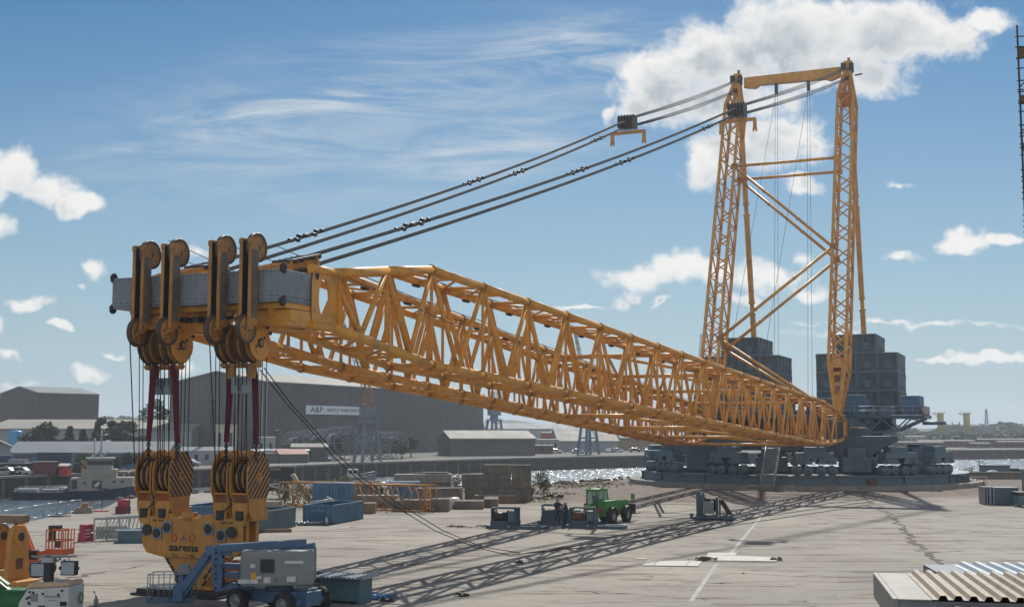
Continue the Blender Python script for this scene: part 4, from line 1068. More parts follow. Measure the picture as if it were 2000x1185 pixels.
def tp(mb, name, mt, bevel=0, par=None): mb.xf(TA); return mb.build(name, mt, par or lift, bevel)
m = MB()
pf = [(-1.75, -.75), (-1.2, -1.0), (.9, -1.0), (.98, -.9), (.98, -.3), (-1.2, -.3), (-1.75, -.35)]
for sg in (-1, 1):
    q = [(x, y * sg) for x, y in pf]; q = q if sg < 0 else q
    m.prism(q, (0.05, 0, 1.74), X, Y, 1.34)
hood = tp(m, 'engine_cover', LGREY, .08)
m = MB(); m.b(-1.3, .9, -.29, .29, 1.0, 1.9); m.b(-1.5, .3, -.27, .27, 2.0, 2.3); tp(m, 'turntable', BLUE, .03)
m = MB(); m.prism([(-.35, -.38), (.22, -.38), (.22, .38), (-.35, .38)], (-.15, 1.045, 1.85), X, Z, .02); m = MB(); m.box((.0, 1.055, 1.85), (.52, .012, .5)); tp(m, 'control_panel', BLACKP, 0, hood)
m = MB()
for (x, z, w_, h_) in ((.72, 1.28, .75, .15), (.0, 1.32, .26, .22), (-1.0, 1.98, .7, .12), (-.9, 1.35, .34, .2), (.35, 1.42, .25, .1), (.55, 1.85, .18, .14)): m.box((x, 1.056, z), (w_, .012, h_))
m.xf(TA); m.islands('decal', WHITE, hood)
m = MB(); m.box((.52, 1.058, 1.48), (.2, .012, .26)); tp(m, 'warning_decal', MATS['crane_yellow'], 0, hood)
for (x, z, s_) in ((0, 1.32, .2), (.98, 1.28, .12), (-1.25, 1.98, .1)):
    q = Matrix(TA).to_3x3(); text('A', 'decal_letter', GREEND, lift, q @ V((x, 1.064, z)), q @ V((-1, 0, 0)), Z, s_, .003)
m = MB(); m.beam((-1.35, 0, 2.6), (2.1, 0, 2.42), .34, .3); m.beam((-1.7, 0, 2.5), (-.8, 0, 2.36), .3, .24); m.beam((1.5, 0, 2.25), (2.35, 0, 2.28), .26, .22); main = tp(m, 'main_boom', BLUE, .03)
m = MB(); m.beam((.6, .0, 1.72), (1.95, .0, 1.78), .3, .2); m.beam((.6, .0, 1.42), (1.95, .0, 1.42), .3, .2); m.beam((.6, .0, .98), (1.95, .0, 1.0), .36, .24); tp(m, 'riser_arm', BLUE, .02)
m = MB()
for y in (-.24, .24): m.prism([(-.22, -.55), (.02, -.62), (.16, -.1), (.2, .9), (-.1, 1.0), (-.28, .6)], (2.05, y, 1.4), X, Z, .05)
tp(m, 'link_plate', BLUE, .01)
m = MB()
for z in (.95, 1.3, 1.5, 1.78, 2.05, 2.28):
    m.tube((2.05, -.3, z), (2.05, .3, z), .05, n=8)
m.path([(2.0, .2, 2.1), (1.8, .26, 1.7), (1.7, .26, 1.2), (1.9, .24, .95), (1.6, .26, 1.15), (1.3, .26, 1.2), (1.1, .2, 1.0)], .03, 6); m.path([(1.9, .2, 2.1), (1.5, .2, 1.95), (.9, .2, 1.9), (.7, .2, 1.75)], .035, 6); tp(m, 'hose', BLACK)
m = MB(); m.path([(1.9, .24, 2.08), (1.6, .26, 1.95), (1.2, .26, 2.0), (.9, .24, 1.95)], .02, 6); tp(m, 'cable', REDO)
# jib and basket
JR = Matrix(TA)
m = MB(); m.beam((2.35, 0, 2.32), (3.42, 0, .8), .24, .28, X); m.beam((2.2, 0, 2.2), (3.27, 0, .65), .1, .1, X); m.box((2.3, 0, 2.34), (.4, .42, .36)); m.box((3.5, 0, .72), (.36, .36, .6)); tp(m, 'jib', BLUE, .02)
m = MB(); m.box((3.45, -.25, .85), (.2, .3, 1.0)); m.box((3.3, -.3, 1.0), (.15, .5, .35)); tp(m, 'rotator', BLUE, .03)
bx0, bx1, by0, by1 = 3.05, 4.75, -1.3, -.35
m = MB(); m.b(bx0, bx1, by0, by1, .3, .36); m.b(bx0, bx1, by1 - .03, by1, .36, .52); m.b(bx1 - .03, bx1, by0, by1, .36, .52); m.b(bx0, bx0 + .03, by0, by1, .36, .52); bas = tp(m, 'basket', BLUE)
m = MB()
for z in (.9, 1.4):
    for a, b in (((bx0, by0), (bx1, by0)), ((bx1, by0), (bx1, by1)), ((bx1, by1), (bx0, by1)), ((bx0, by1), (bx0, by0))): m.tube((a[0], a[1], z), (b[0], b[1], z), .022, n=6)
for k in range(5):
    x = lerp(bx0, bx1, k / 4)
    for y in (by0, by1): m.tube((x, y, .36), (x, y, 1.4), .02, n=6)
m.tube((bx1, -.8, .36), (bx1, -.8, 1.4), .02, n=6); m.tube((bx1 - .4, by1, .9), (bx1, by1, 1.08), .02, n=6)
tp(m, 'basket_rail', GREYP, 0, bas)
m = MB(); m.prism([(-.3, -.12), (.28, -.12), (.22, .25), (-.12, .25)], (bx0 + .35, -.75, 1.5), X, Z, .5); tp(m, 'console_cover', LGREY, .03, bas)
m = MB(); m.box((bx0 + .4, -.75, 1.2), (.5, .35, .3)); m.path([(bx0 + .3, -.5, 1.1), (bx0 + .5, -.42, .8), (bx0 + .2, -.4, .6), (bx0, -.5, .9)], .03, 6); tp(m, 'console', BLACKP, .02, bas)
m = MB()
for e in ((0, 0, .62), (.25, .0, .66), (.1, .1, .9)): m.blob((bx0 + .35 + e[0], -.65 + e[1], e[2]), (.2, .16, .24), 1, .2)
one('tool_bag', m.xf(Matrix.Translation(LF) @ Matrix.Rotation(R(-32), 4, 'Z') @ TA), WOOD, 'tan bag lying in the basket of the blue boom lift', 'bag')
# wrapped bundle behind the lift
m = MB(); rr = random.Random(8)
for i in range(9): m.blob((rr.uniform(-.5, .5), rr.uniform(-.4, .4), rr.uniform(.35, 1.0)), (.42, .4, .42), 2, .12, rr)
m.b(-.55, .6, -.5, .5, 0.02, .4)
one('wrapped_bundle', m, mat('brown_wrap', (.32, .19, .11), .8, 0, .4, 2.5, (.5, .45, .4), .7, 2), 'lumpy brown wrapped bundle between the hook base and the blue lift', 'bundle', G(476, 1152))

# ================================================================ THINGS BESIDE THE LIFT
m = MB(); m.b(-.9, .9, -.55, .55, .12, 1.02)
for i in range(10): m.b(-.88 + i * .19, -.79 + i * .19, -.575, -.55, .16, .98)
for e in (-1, 1): m.b(e * .8 - .1, e * .8 + .1, -.5, .5, 0, .12)
t = thing('steel_tank', 'teal steel crate beside the rear wheel of the blue lift', 'crate', G(676, 1175), R(-20)); m.build('shell', CTEAL, t, .015)
m = MB(); m.b(-1.1, 1.15, -.75, .75, 1.02, 1.06)
for i in range(12): m.b(-1.05 + i * .19, -.98 + i * .19, -.78, .76, 1.061, 1.10)
m.build('corrugated_lid', GALV, t)
t = thing('black_rack', 'low black steel rack lying behind the teal crate', 'rack', G(635, 1142), R(-18)); m = MB(); m.b(-1.2, 1.0, -.3, .3, .5, .58); m.b(-1.2, 1.0, -.3, .3, .12, .2)
for i in range(7): m.b(-1.2 + i * .36, -1.1 + i * .36, -.3, .3, .2, .5)
m.b(-1.1, -.9, -.2, .2, .58, .9); m.b(-.9, -.7, -.3, .3, 0, .12); m.b(.6, .8, -.3, .3, 0, .12); m.build('frame', STEEL, t); m = MB(); m.b(-.1, .9, -.31, -.302, .25, .45); m.build('panel', BLACKP, t)
m = MB(); rr = random.Random(2)
for i in range(16): a = V((rr.uniform(-.7, .9), rr.uniform(-.4, .4), rr.uniform(.02, .2))); m.path([a, a + V((rr.uniform(-.4, .4), rr.uniform(-.2, .2), rr.uniform(0, .1))), a + V((rr.uniform(-.5, .5), rr.uniform(-.3, .3), -.0))], .035, 5)
m.blob((.1, 0, .1), (.3, .25, .14), 1, .3, rr); one('blue_hose_heap', m, mat('hose_blue', (.12, .32, .55), .6, 0, .3, 4, (.05, .05, .05), .6, 4), 'tangled heap of light blue hose on the concrete beside the teal crate', 'hose', G(725, 1169))
def scrap(px, py, s, label, seed, m_=STEEL):
    r_ = random.Random(seed); m = MB()
    for i in range(7): m.box((r_.uniform(-s, s), r_.uniform(-s * .5, s * .5), r_.uniform(.03, .12)), (r_.uniform(.1, s), r_.uniform(.06, .2), r_.uniform(.04, .12)), frame(V((r_.uniform(-1, 1), r_.uniform(-1, 1), r_.uniform(-.2, .2)))))
    return one('scrap_pile', m, m_, label, 'scrap', G(px, py))
scrap(757, 1174, .25, 'few black scraps right of the blue hose heap', 1); scrap(900, 1164, .28, 'small black scrap alone on the concrete in the foreground', 2); scrap(1013, 1099, .2, 'tiny dark scrap on the concrete near the boom shadow', 3); scrap(700, 1155, .4, 'rusty offcut behind the blue hose heap', 4, RUST)
# steel bollard post near the light tower
t = thing('marker_post', 'short grey marker post standing on the concrete right of the light tower', 'post', G(187, 1184)); m = MB(); m.tube((0, 0, 0), (0, 0, .42), .05); m.tube((0, 0, .42), (-.07, 0, .55), .015); m.build('post', GREYP, t); m = MB(); m.box((0, 0, .2), (.16, .12, .2)); m.build('box', LGREY, t, .01); m = MB(); m.blob((-.08, 0, .58), .04, 1, 0); m.build('tip', STEEL, t)

# ================================================================ LIGHT TOWER
LT = G(100, 1222); lt = thing('light_tower', 'white mobile light tower with two lamps and tan lid at the lower left', 'light tower', LT, R(-8))
m = MB(); m.prism([(-1.15, .45), (1.0, .38), (1.02, 1.62), (-.72, 1.5), (-1.05, 1.0)], (0, 0, 0), X, Z, 1.3); lt.scale = (.9, .9, .9); body = m.build('housing', WHITE, lt, .04)
m = MB(); m.prism([(-.9, 1.5), (.98, 1.63), (.9, 1.8), (-.75, 1.72)], (0, .1, 0), X, Z, 1.25); m.build('lid', mat('tan_lid', (.55, .40, .26), .6, 0, .1, 2), lt, .05)
m = MB(); m.b(-1.2, 1.04, -.6, .6, .2, .45); m.build('underframe', STEEL, lt, .02)
m = MB()
for x, z in ((.75, 1.48), (.6, 1.32), (-.05, 1.35), (-.45, 1.38), (-.6, 1.4), (.6, .78), (-.6, .95), (-.72, 1.15), (-.62, .62)): m.b(x - .045, x + .045, -.665, -.65, z - .045, z + .045)
for x, z, w_, h_ in ((-.08, .82, .28, .15), (.82, .98, .28, .17)): m.b(x - w_ / 2, x + w_ / 2, -.666, -.65, z - h_ / 2, z + h_ / 2)
m.disc((-.62, -.655, 1.2), Y, .06, .02, 14); m.disc((-.64, -.655, 1.0), Y, .05, .02, 14); m.build('latch', BLACKP, body)
m = MB(); m.b(-.55, -.25, -.662, -.65, 1.05, 1.35); m.build('hatch', LGREY, body)
text('THOMPSON', 'lettering', BLUE, lt, (.35, -.656, 1.24), X, Z, .11, .003, stretch=1.1)
text('PLANT HIRE', 'lettering', GREYP, lt, (.35, -.656, 1.1), X, Z, .06, .003)
for x in (-.75,): wheel(x, -.6, .32, .2, lt); wheel(x, .6, .32, .2, lt)
m = MB(); m.b(-.36, -.06, -.1, .2, 1.4, 2.6); m.b(-.3, -.12, -.06, .14, 2.5, 2.75); m.build('mast', STEEL, lt, .01)
m = MB(); m.tube((-.95, 0, 2.72), (.9, 0, 2.78), .035); m.tube((-.95, .2, 2.66), (.9, .2, 2.72), .03); m.box((-.2, 0, 2.6), (.5, .3, .2)); m.tube((-.6, 0, 2.4), (-.6, 0, 2.72), .03); m.tube((.65, 0, 2.4), (.65, 0, 2.75), .03)
for i in range(8): m.box((-.3 + i * .1, .1, 2.5 + .06 * (i % 3)), (.08, .12, .1))
m.build('lamp_bar', GALV, lt)
LENS = mat('lamp_lens', (.35, .42, .50), .12, .6, .05, 3)
for x, z in ((-.62, 2.2), (.66, 2.28)):
    m = MB(); m.box((x, .05, z), (.62, .3, .56)); m.box((x - .36, .0, z), (.1, .14, .14)); m.box((x + .37, 0, z), (.1, .14, .14)); lo = m.build('lamp', STEEL, lt, .03)
    m = MB(); m.box((x, -.108, z), (.54, .014, .48)); m.build('lens', LENS, lo, .01)
m = MB()
for i in range(20): a = i * .31; m.tube((1.12, .2 + .16 * math.cos(a), 1.1 + .2 * math.sin(a)), (1.12, .2 + .16 * math.cos(a + .31), 1.1 + .2 * math.sin(a + .31)), .03, n=5)
m.build('coiled_cable', GREEN, lt)

# ================================================================ ORANGE LUG AND GREEN BEAM, far left foreground
lg = thing('lifting_lug', 'big orange double plate lug with rounded tops at the left edge', 'lifting lug', G(17, 1142), R(-28)); lg.scale = (.86, .86, .95)
def lug_plate(x0):
    m = MB(); pr = [(-.75, 0), (.75, 0), (.62, 1.1)] + [(.56 * math.cos(R(a)), 2.05 + .56 * math.sin(R(a))) for a in range(0, 181, 15)] + [(-.62, 1.1)]
    m.prism([(a, b) for a, b in pr], (x0, 0, .25), Y, Z, .34); m.disc((x0, 0, 2.3), X, .42, .5, 24); return m
for x0 in (-.75, .55): 
    p_ = lug_plate(x0).build('side_plate', ORG, lg, .05)
    m = MB(); m.disc((x0 + .255, 0, 2.3), X, .2, .03, 20); m.disc((x0 - .255, 0, 2.3), X, .2, .03, 20); m.build('pin_hole', STEEL, p_)
m = MB(); m.b(-1.3, 1.5, -.8, .9, 0, .3); m.b(-.7, .6, -.6, .6, .3, .75); m.build('lug_base', ORG, lg, .04)
m = MB(); m.b(.6, .73, -.22, .24, .8, 1.3); m.build('nameplate', RUST, lg); m = MB(); m.box((-.745, -.4, 1.3), (.36, .1, .8)); m.build('red_mark', RED, lg)
gb = thing('green_beam', 'dark green steel beam with sloping brace at the lower left corner', 'beam', G(5, 1196), R(-6)); m = MB(); m.b(-3, .95, -.25, .25, .3, .85); m.b(-3, .95, -.4, .4, .22, .3); m.b(-3, .95, -.4, .4, .85, .92); m.b(.4, .7, -.35, .35, 0, .22); m.b(-1.6, -1.3, -.35, .35, 0, .22); m.build('web', GREEND, gb, .015)
m = MB(); m.beam((-1.4, 0, 2.0), (.15, 0, .95), .3, .25, Y); m.build('brace', GREEND, gb, .02); m = MB(); m.beam((-.05, -.17, 1.2), (.35, -.17, .9), .02, .22, Y); m.build('tie_plate', WHITE, gb)
m = MB(); m.b(-1.2, 1.2, -.3, .3, 0, .35); one('tan_crate', m, WOOD, 'tan timber on top of the orange lug at the left edge', 'timber', G(4, 1142) + V((-.3, .5, 2.76)), R(-15), bevel=.03)

# ================================================================ ORANGE BOOM LIFT behind
ol = thing('orange_boom_lift', 'small orange red boom lift with raised basket behind the light tower', 'boom lift', G(82, 1124), R(-10))
m = MB(); m.b(-1.6, .2, -.5, .5, .25, .8); m.build('chassis', REDO, ol, .03)
for x in (-1.4, 0.0):
    for y in (-.6, .6): wheel(x, y, .35, .25, ol)
m = MB(); m.beam((-1.25, 0, 2.55), (-.5, 0, .95), .2, .2, X); m.beam((-1.12, .16, 2.35), (-.5, .16, 1.1), .1, .1, X); m.box((-1.3, 0, 2.55), (.4, .36, .4)); m.beam((-.55, 0, 1.0), (.35, 0, 1.15), .2, .2); m.build('boom', REDO, ol, .02)
m = MB(); m.path([(-1.25, -.2, 2.6), (-1.45, -.2, 2.3), (-1.3, -.2, 1.9)], .04, 6); m.box((-.5, -.05, 1.0), (.45, .42, .42)); m.build('hose', BLACK, ol)
m = MB(); bx = [(.35, -.35), (1.35, -.35), (1.35, .45), (.35, .45)]
m.b(.35, 1.35, -.35, .45, 1.0, 1.06); m.b(.35, 1.35, -.37, -.35, 1.06, 1.32); m.b(1.35, 1.37, -.35, .45, 1.06, 1.32); bs = m.build('basket', REDO, ol)
m = MB()
for z in (1.7, 2.2):
    for k in range(4): a, b = bx[k], bx[(k + 1) % 4]; m.tube((a[0], a[1], z), (b[0], b[1], z), .03, n=6)
for k in range(4):
    a, b = bx[k], bx[(k + 1) % 4]
    for f in (0, .33, .66): m.tube((lerp(a[0], b[0], f), lerp(a[1], b[1], f), 1.06), (lerp(a[0], b[0], f), lerp(a[1], b[1], f), 2.25), .028, n=6)
m.path([(.5, -.38, 1.1), (.5, -.38, 2.1), (.7, -.38, 2.25), (1.1, -.38, 2.25), (1.25, -.38, 2.1), (1.25, -.38, 1.1)], .03, 6); m.build('basket_rail', REDO, bs)
m = MB(); m.box((.98, -.4, 1.55), (.3, .04, .32)); m.build('control_box', RUST, bs); m = MB(); m.box((.55, .1, 2.3), (.5, .4, .2)); m.box((.42, .1, 1.9), (.12, .4, .5)); m.build('console', STEEL, bs)

# ================================================================ FENCE, BARRIERS, POSTS on the left
fe = thing('quay_railing', 'long galvanised railing along the water at the left', 'railing', (0, 0, 0))
fp = [G(-60, 1040), G(0, 1027), G(27, 1021.5), G(57, 1015.5), G(84, 1010.5), G(110, 1006.5), G(128, 1003.5), G(157, 999.5)]
m = MB()
for z in (.12, 1.05):
    for a, b in zip(fp, fp[1:]): m.tube(a + Z * z, b + Z * z, .035, n=6)
m.build('rail', GALV, fe)
for p in fp: m = MB(); m.tube(p, p + Z * 1.1, .035, n=6); m.build('post', GALV, fe)
m = MB()
for a, b in zip(fp, fp[1:]):
    n = int((b - a).length / .16)
    for i in range(n): p = lerp(a, b, i / n); m.tube(p + Z * .12, p + Z * 1.05, .006, n=4, cap=False)
m.build('mesh_infill', GALV, fe)
def barrier(px, py, rot, label, col, s=1.0):
    t = thing('water_barrier', label, 'barrier', G(px, py), R(rot), 'red plastic barriers'); m = MB(); m.prism([(-.32 * s, 0), (.32 * s, 0), (.28 * s, .5), (.2 * s, .55), (.2 * s, 1.05), (-.2 * s, 1.05), (-.2 * s, .55), (-.28 * s, .5)], (0, 0, 0), X, Z, .9); m.build('shell', col, t, .03); return t
PINK = mat('faded_red_plastic', (.42, .03, .07), .5, 0, .15, 2); DRED = mat('dark_red_plastic', (.16, .02, .035), .55, 0, .15, 2)
t = barrier(168, 1056, -20, 'red plastic barrier with white stripes next to the galvanised gates', PINK); m = MB()
for i in range(3): m.box((.3, -.2 + i * .0, .3 + i * .2), (.02, .5, .07), frame(V((0, 1, .4)))[::1] if False else (X, Y, Z))
m.build('white_stripe', WHITE, t)
t = thing('stacked_barrier', 'two tone red barrier near the water left of the hook block', 'barrier', G(240, 1002), R(-15), 'red plastic barriers'); m = MB(); m.b(-.5, .5, -.4, .4, 0, .6); m.build('lower_half', DRED, t, .04); m = MB(); m.b(-.38, .5, -.3, .3, .6, 1.15); m.build('upper_half', PINK, t, .04)
t = thing('concrete_barrier', 'low white concrete block with a yellow grate on top near the railing', 'concrete block', G(163, 1001.5), R(14)); m = MB(); m.prism([(-.9, 0), (.75, 0), (.65, .5), (-.5, .5)], (0, 0, 0), X, Z, .7); m.build('block', CONC, t, .03); m = MB(); m.b(-.15, .35, -.25, .25, .5, .85); m.build('grate', YELD, t, .02)
m = MB(); rr = random.Random(3)
for i in range(5): m.beam((rr.uniform(-1, .5), rr.uniform(-.3, .3), .05), (rr.uniform(-.2, 1.2), rr.uniform(-.3, .3), .1), .14, .06)
one('plank_pile', m, STEEL, 'few dark planks lying on the ground behind the railing', 'planks', G(110, 1009)); 
m = MB(); m.b(-.7, .7, -.2, .2, 0, .08); one('red_mat', m, RED, 'flat red board lying beside the low white concrete block', 'board', G(195, 998.5))
for px, py, h, label, cross in ((199, 996, 1.9, 'thin post with two short cross bars by the water', True), (234, 1000, 1.6, 'plain thin post left of the red barrier', False), (252, 1004, 2.0, 'plain thin post right of the red barrier', False)):
    t = thing('thin_post', label, 'post', G(px, py)); m = MB(); m.tube((0, 0, 0), (0, 0, h), .03); m.build('post', STEEL, t)
    if cross: m = MB(); m.b(-.45, .45, -.03, .03, h - .1, h); m.b(-.4, .4, -.03, .03, h - .95, h - .85); m.build('cross_bar', STEEL, t)
for k in range(3):
    a = G(183 + k * 20, 1056 - k * 1.2); t = thing('gate_panel', ['galvanised gate panel with wide frame beside the red barrier', 'galvanised lattice panel in the middle of the leaning gates', 'galvanised lattice panel farthest right by the teal crate'][k], 'gate', a + V((0, k * .5, 0)), R(18 - k * 4), 'galvanised gate panels on the ground')
    m = MB()
    for z in (.15, .6, 1.35): m.tube((0, 0, z), (2.1, .2, z + .02), .045, n=6)
    m.beam((0, 0, 0), (0, 0, 1.45), .1, .1); m.beam((2.1, .2, 0), (2.1, .2, 1.45), .1, .1); m.beam((0, 0, 1.4), (2.1, .2, 1.42), .08, .1); m.build('gate_frame', GALV, t)
    m = MB()
    for i in range(9 if k else 5): x = i * .24; m.tube((x, .01 * i, .15), (x + (.24 if k else .5), .02 + .01 * i, 1.35), .02, n=5)
    m.b(.1, 2.0, .12, .14, .2, .9) if k == 0 else None
    m.build('infill', GALV, t)
m = MB(); m.b(-.9, .9, -.5, .5, .1, .75); m.b(-1.1, 1.2, -.6, .6, 0, .1); one('teal_crate', m, CTEAL, 'small teal box on a pallet left of the hook block', 'crate', G(262, 1058), R(6), bevel=.02)
# ================================================================ OPEN SKIPS
def corr_wall(mb, a, b, h, z0=.12, amp=.035, pitch=.2, th=.05):
    a, b = V(a), V(b); d = (b - a); ln = d.length; d.normalize(); n = V((d.y, -d.x, 0)); k = max(1, int(ln / pitch)); pr = []
    for i in range(k):
        t0 = i * ln / k; w = ln / k
        pr += [(t0, 0), (t0 + w * .3, 0), (t0 + w * .45, amp), (t0 + w * .85, amp), (t0 + w, 0)]
    vs = []
    for (t, o) in pr:
        for zz in (z0, h): vs.append(a + d * t + n * o + Z * zz)
    for (t, o) in pr:
        for zz in (z0, h): vs.append(a + d * t + n * (o - th) + Z * zz)
    N = len(pr); fs = []
    for i in range(N - 1): fs += [(2 * i, 2 * i + 2, 2 * i + 3, 2 * i + 1), (2 * N + 2 * i, 2 * N + 2 * i + 1, 2 * N + 2 * i + 3, 2 * N + 2 * i + 2)]
    mb.add(vs, fs)
def skip(px, py, rot, label, m_, h=1.4, wd=2.44, ln=6.06, words=None):
    t = thing('open_skip', label, 'skip', G(px, py), rot, 'open topped container skips')   # origin at the corner nearest the camera; x along the end, y along the side
    m = MB(); c = [(0, 0), (-wd, 0), (-wd, ln), (0, ln)]
    corr_wall(m, (-wd + .1, .03, 0), (-.1, .03, 0), h - .1); corr_wall(m, (-.03, .1, 0), (-.03, ln - .1, 0), h - .1); corr_wall(m, (-.1, ln - .03, 0), (-wd + .1, ln - .03, 0), h - .1); corr_wall(m, (-wd + .03, ln - .1, 0), (-wd + .03, .1, 0), h - .1)
    m.b(-wd, 0, 0.05, ln - .05, .1, .16); m.build('side_panel', m_, t)
    m = MB()
    for (x, y) in c: sx = -.06 if x == 0 else .06; sy = .06 if y == 0 else -.06; m.box((x + sx, y + sy, h / 2), (.14, .14, h))
    for z in (.1, h - .04):
        m.b(-wd + .13, -.13, -.012, .1, z - .06, z + .06); m.b(-wd + .13, -.13, ln - .1, ln + .012, z - .06, z + .06); m.b(-.1, .012, .13, ln - .13, z - .06, z + .06); m.b(-wd - .012, -wd + .1, .13, ln - .13, z - .06, z + .06)
    m.build('corner_frame', m_, t, .01)
    m = MB()
    for (x, y) in c: sx = -.1 if x == 0 else .1; sy = .1 if y == 0 else -.1; m.box((x + sx, y + sy, .05), (.235, .235, .1))
    m.build('corner_foot', STEEL, t)
    if words: text(words, 'lettering', GALV, t, (-wd / 2, -.05, h - .42), X, Z, .24, .004)
    return t
a = G(651, 1024); b = G(708, 1013); rotB = -math.atan2(b.x - a.x, b.y - a.y)
sB = skip(651, 1024, rotB, 'bright blue open skip with white lettering on its end, before two tall boxes', CBLUE, words='UNIT5040')
text('2550', 'lettering', GALV, sB, (.055, 5.2, 1.05), Y, Z, .2, .004)
skip(580, 1028, rotB, 'teal open skip behind the right block of the hook', CTEAL)
for ch in bpy.data.objects:
    pass
sA = [o for o in bpy.data.objects if o.get('label', '').startswith('teal open skip')][0]; sA.location = G(577, 1028) - Matrix.Rotation(rotB, 3, 'Z') @ V((0, 6.06, 0))
s3 = skip(420, 1032, rotB, 'blue open skip half hidden between the two hook blocks', CBLUE, h=1.5); s3.location = G(412, 1030)
m = MB(); m.prism([(-1.3, 0), (1.3, 0), (1.1, .75), (.2, 1.35), (-.5, 1.35), (-1.3, .5)], (0, 0, 0), X, Z, 1.6); one('blue_hopper', m, CBLUE, 'blue sloping steel hopper seen between the two hook blocks', 'hopper', G(402, 1016), R(-10), bevel=.03)
t = thing('white_pipe_bundle', 'pale pipes lying across the rim of the bright blue skip', 'pipes', AT(640, 980, 92.5)); m = MB(); m.tube((-1.4, .3, -.05), (.2, .1, .2), .06); m.tube((-.1, .4, .35), (.5, -.1, .1), .07); m.build('pipe', WHITE, t)
m = MB(); m.tube((-1.0, 0, .18), (1.1, .5, .2), .1, n=10); m.disc((1.2, .52, .3), V((1, .25, 0)), .32, .2, 16)
for i in range(6): m.blob((-1.2 + i * .22, 0, .15 + .06 * (i % 2)), .14, 1, .2)
one('steel_bar', m, GALV, 'long pale steel bar with collars lying in front of the blue skip', 'bar', G(603, 1026))
m = MB(); m.box((0, 0, .12), (2.4, .2, .22)); one('timber_beam', m, WOOD, 'brown timber beam lying in front of the teal skip', 'timber', G(535, 1039), R(14), bevel=.01)
# two tall blue boxes
for i, (px, w_, l_) in enumerate(((626, 1.45, 'narrower left one of two tall blue boxes behind the lattice'), (664, 1.85, 'wider right one of two tall blue boxes behind the lattice'))):
    t = thing('blue_box', l_, 'container', G(px, 995.5), R(-3), 'two tall blue boxes'); m = MB(); m.b(-w_ / 2, w_ / 2, 0, 2.4, .1, 2.3)
    m.build('shell', CBLUE, t, .02); m = MB()
    for e in (-1, 1): m.b(e * (w_ / 2 - .06) - .06, e * (w_ / 2 - .06) + .06, -.03, .05, 0, 2.32)
    m.b(-w_ / 2, w_ / 2, -.03, .05, 2.26, 2.34); m.build('corner_frame', CBLUE, t); m = MB(); m.tube((-.1, -.06, .2), (-.1, -.06, 2.0), .025, n=6); m.tube((.25, -.06, .2), (.25, -.06, 2.0), .025, n=6); m.build('door_bar', CBLUE, t)
# yellow lattice section lying on the quay
p0, p1 = G(545, 990), G(828, 1001)
lsn = thing('lattice_section', 'yellow crane lattice section lying on the quay behind the skips', 'lattice section', p0, math.atan2(p1.y - p0.y, p1.x - p0.x)); LNs = (p1 - p0).length
m = MB()
for y in (0, 1.9):
    for z in (.12, 2.25): m.tube((0, y, z), (LNs, y, z), .08, n=8)
for i in range(3): m.beam((0, 0, .12), (0, 1.9, .12), .1, .1)
m.build('chord', YELD, lsn)
m = MB(); n = 8
for i in range(n):
    xa, xb = LNs * i / n, LNs * (i + 1) / n; xm = (xa + xb) / 2
    for y in (0, 1.9): m.tube((xa, y, .12), (xm, y, 2.25), .055, n=6); m.tube((xm, y, 2.25), (xb, y, .12), .055, n=6)
    for z in (.12, 2.25): m.tube((xa, 0, z), (xb, 1.9, z), .05, n=6)
for x in (0, LNs):
    for y in (0, 1.9): m.tube((x, y, .12), (x, y, 2.25), .07, n=6)
m.build('lacing', YELD, lsn)
m = MB()
for y in (-.1, .5): m.tube((LNs + .3, y, .1), (LNs + .3, y, 2.2), .04, n=6)
for i in range(6): m.tube((LNs + .3, -.1, .4 + i * .33), (LNs + .3, .5, .4 + i * .33), .03, n=6)
m.build('ladder', YEL, lsn)
m = MB(); m.tube((0, 0, 0), (1.6, .8, -2.6), .22, n=10); one('tilted_pipe', m, mat('tan_pipe', (.36, .27, .19), .6, 0, .1, 2), 'tan pipe leaning down beside the dark lattice by the water', 'pipe', AT(571, 928, 118) + Z * .1)
t = thing('dark_gantry', 'dark steel frame behind the right hook block by the water', 'frame', G(545, 972)); m = MB()
m.b(-3.2, 1.4, -.4, .4, 2.0, 2.9); m.b(-3.2, .2, -.4, .4, .8, 1.4); m.b(.2, 1.6, -.5, .5, 1.4, 3.2); m.b(-3.2, -2.7, -.4, .4, 0, 2.9); m.b(.5, 1.0, -.4, .4, 0, 2.9); m.build('frame', STEEL, t, .03); m = MB(); m.beam((-3.4, -.5, 1.9), (2.0, -.5, .6), .18, .22); m.build('brace', GALV, t)

# ================================================================ CONCRETE BLOCKS (each one a thing)
def cblock(px0, px1, ytop, ybase, lab, dep=1.2, m_=CONCD, d=None, zb=0.0, rot=0, name='concrete_block', grp='concrete blocks stored on the quay'):
    """front face from px0 to px1, base row ybase on the ground (or on zb), top row ytop"""
    if d is None: d = G((px0 + px1) / 2, ybase).y
    a, b = AT(px0, ybase, d), AT(px1, ybase, d); top = AT(px0, ytop, d).z; z0 = zb; w_ = b.x - a.x; h = top - z0
    t = thing(name, lab, 'concrete block', V(((a.x + b.x) / 2, d + dep / 2, z0)), R(rot), grp)
    m = MB(); m.box((0, 0, h / 2), (w_ + .035, dep, h - .012)); m.build('block', m_, t, .025)
    m = MB()
    for e in (-.28, .28): m.path([(e * w_ - .08, 0, h - .01), (e * w_ - .06, 0, h + .07), (e * w_ + .06, 0, h + .07), (e * w_ + .08, 0, h - .01)], .015, 5)
    m.build('lifting_loop', STEEL, t); return top
D1 = 121.0
g = lambda py, d=D1: AT(1000, py, d).z
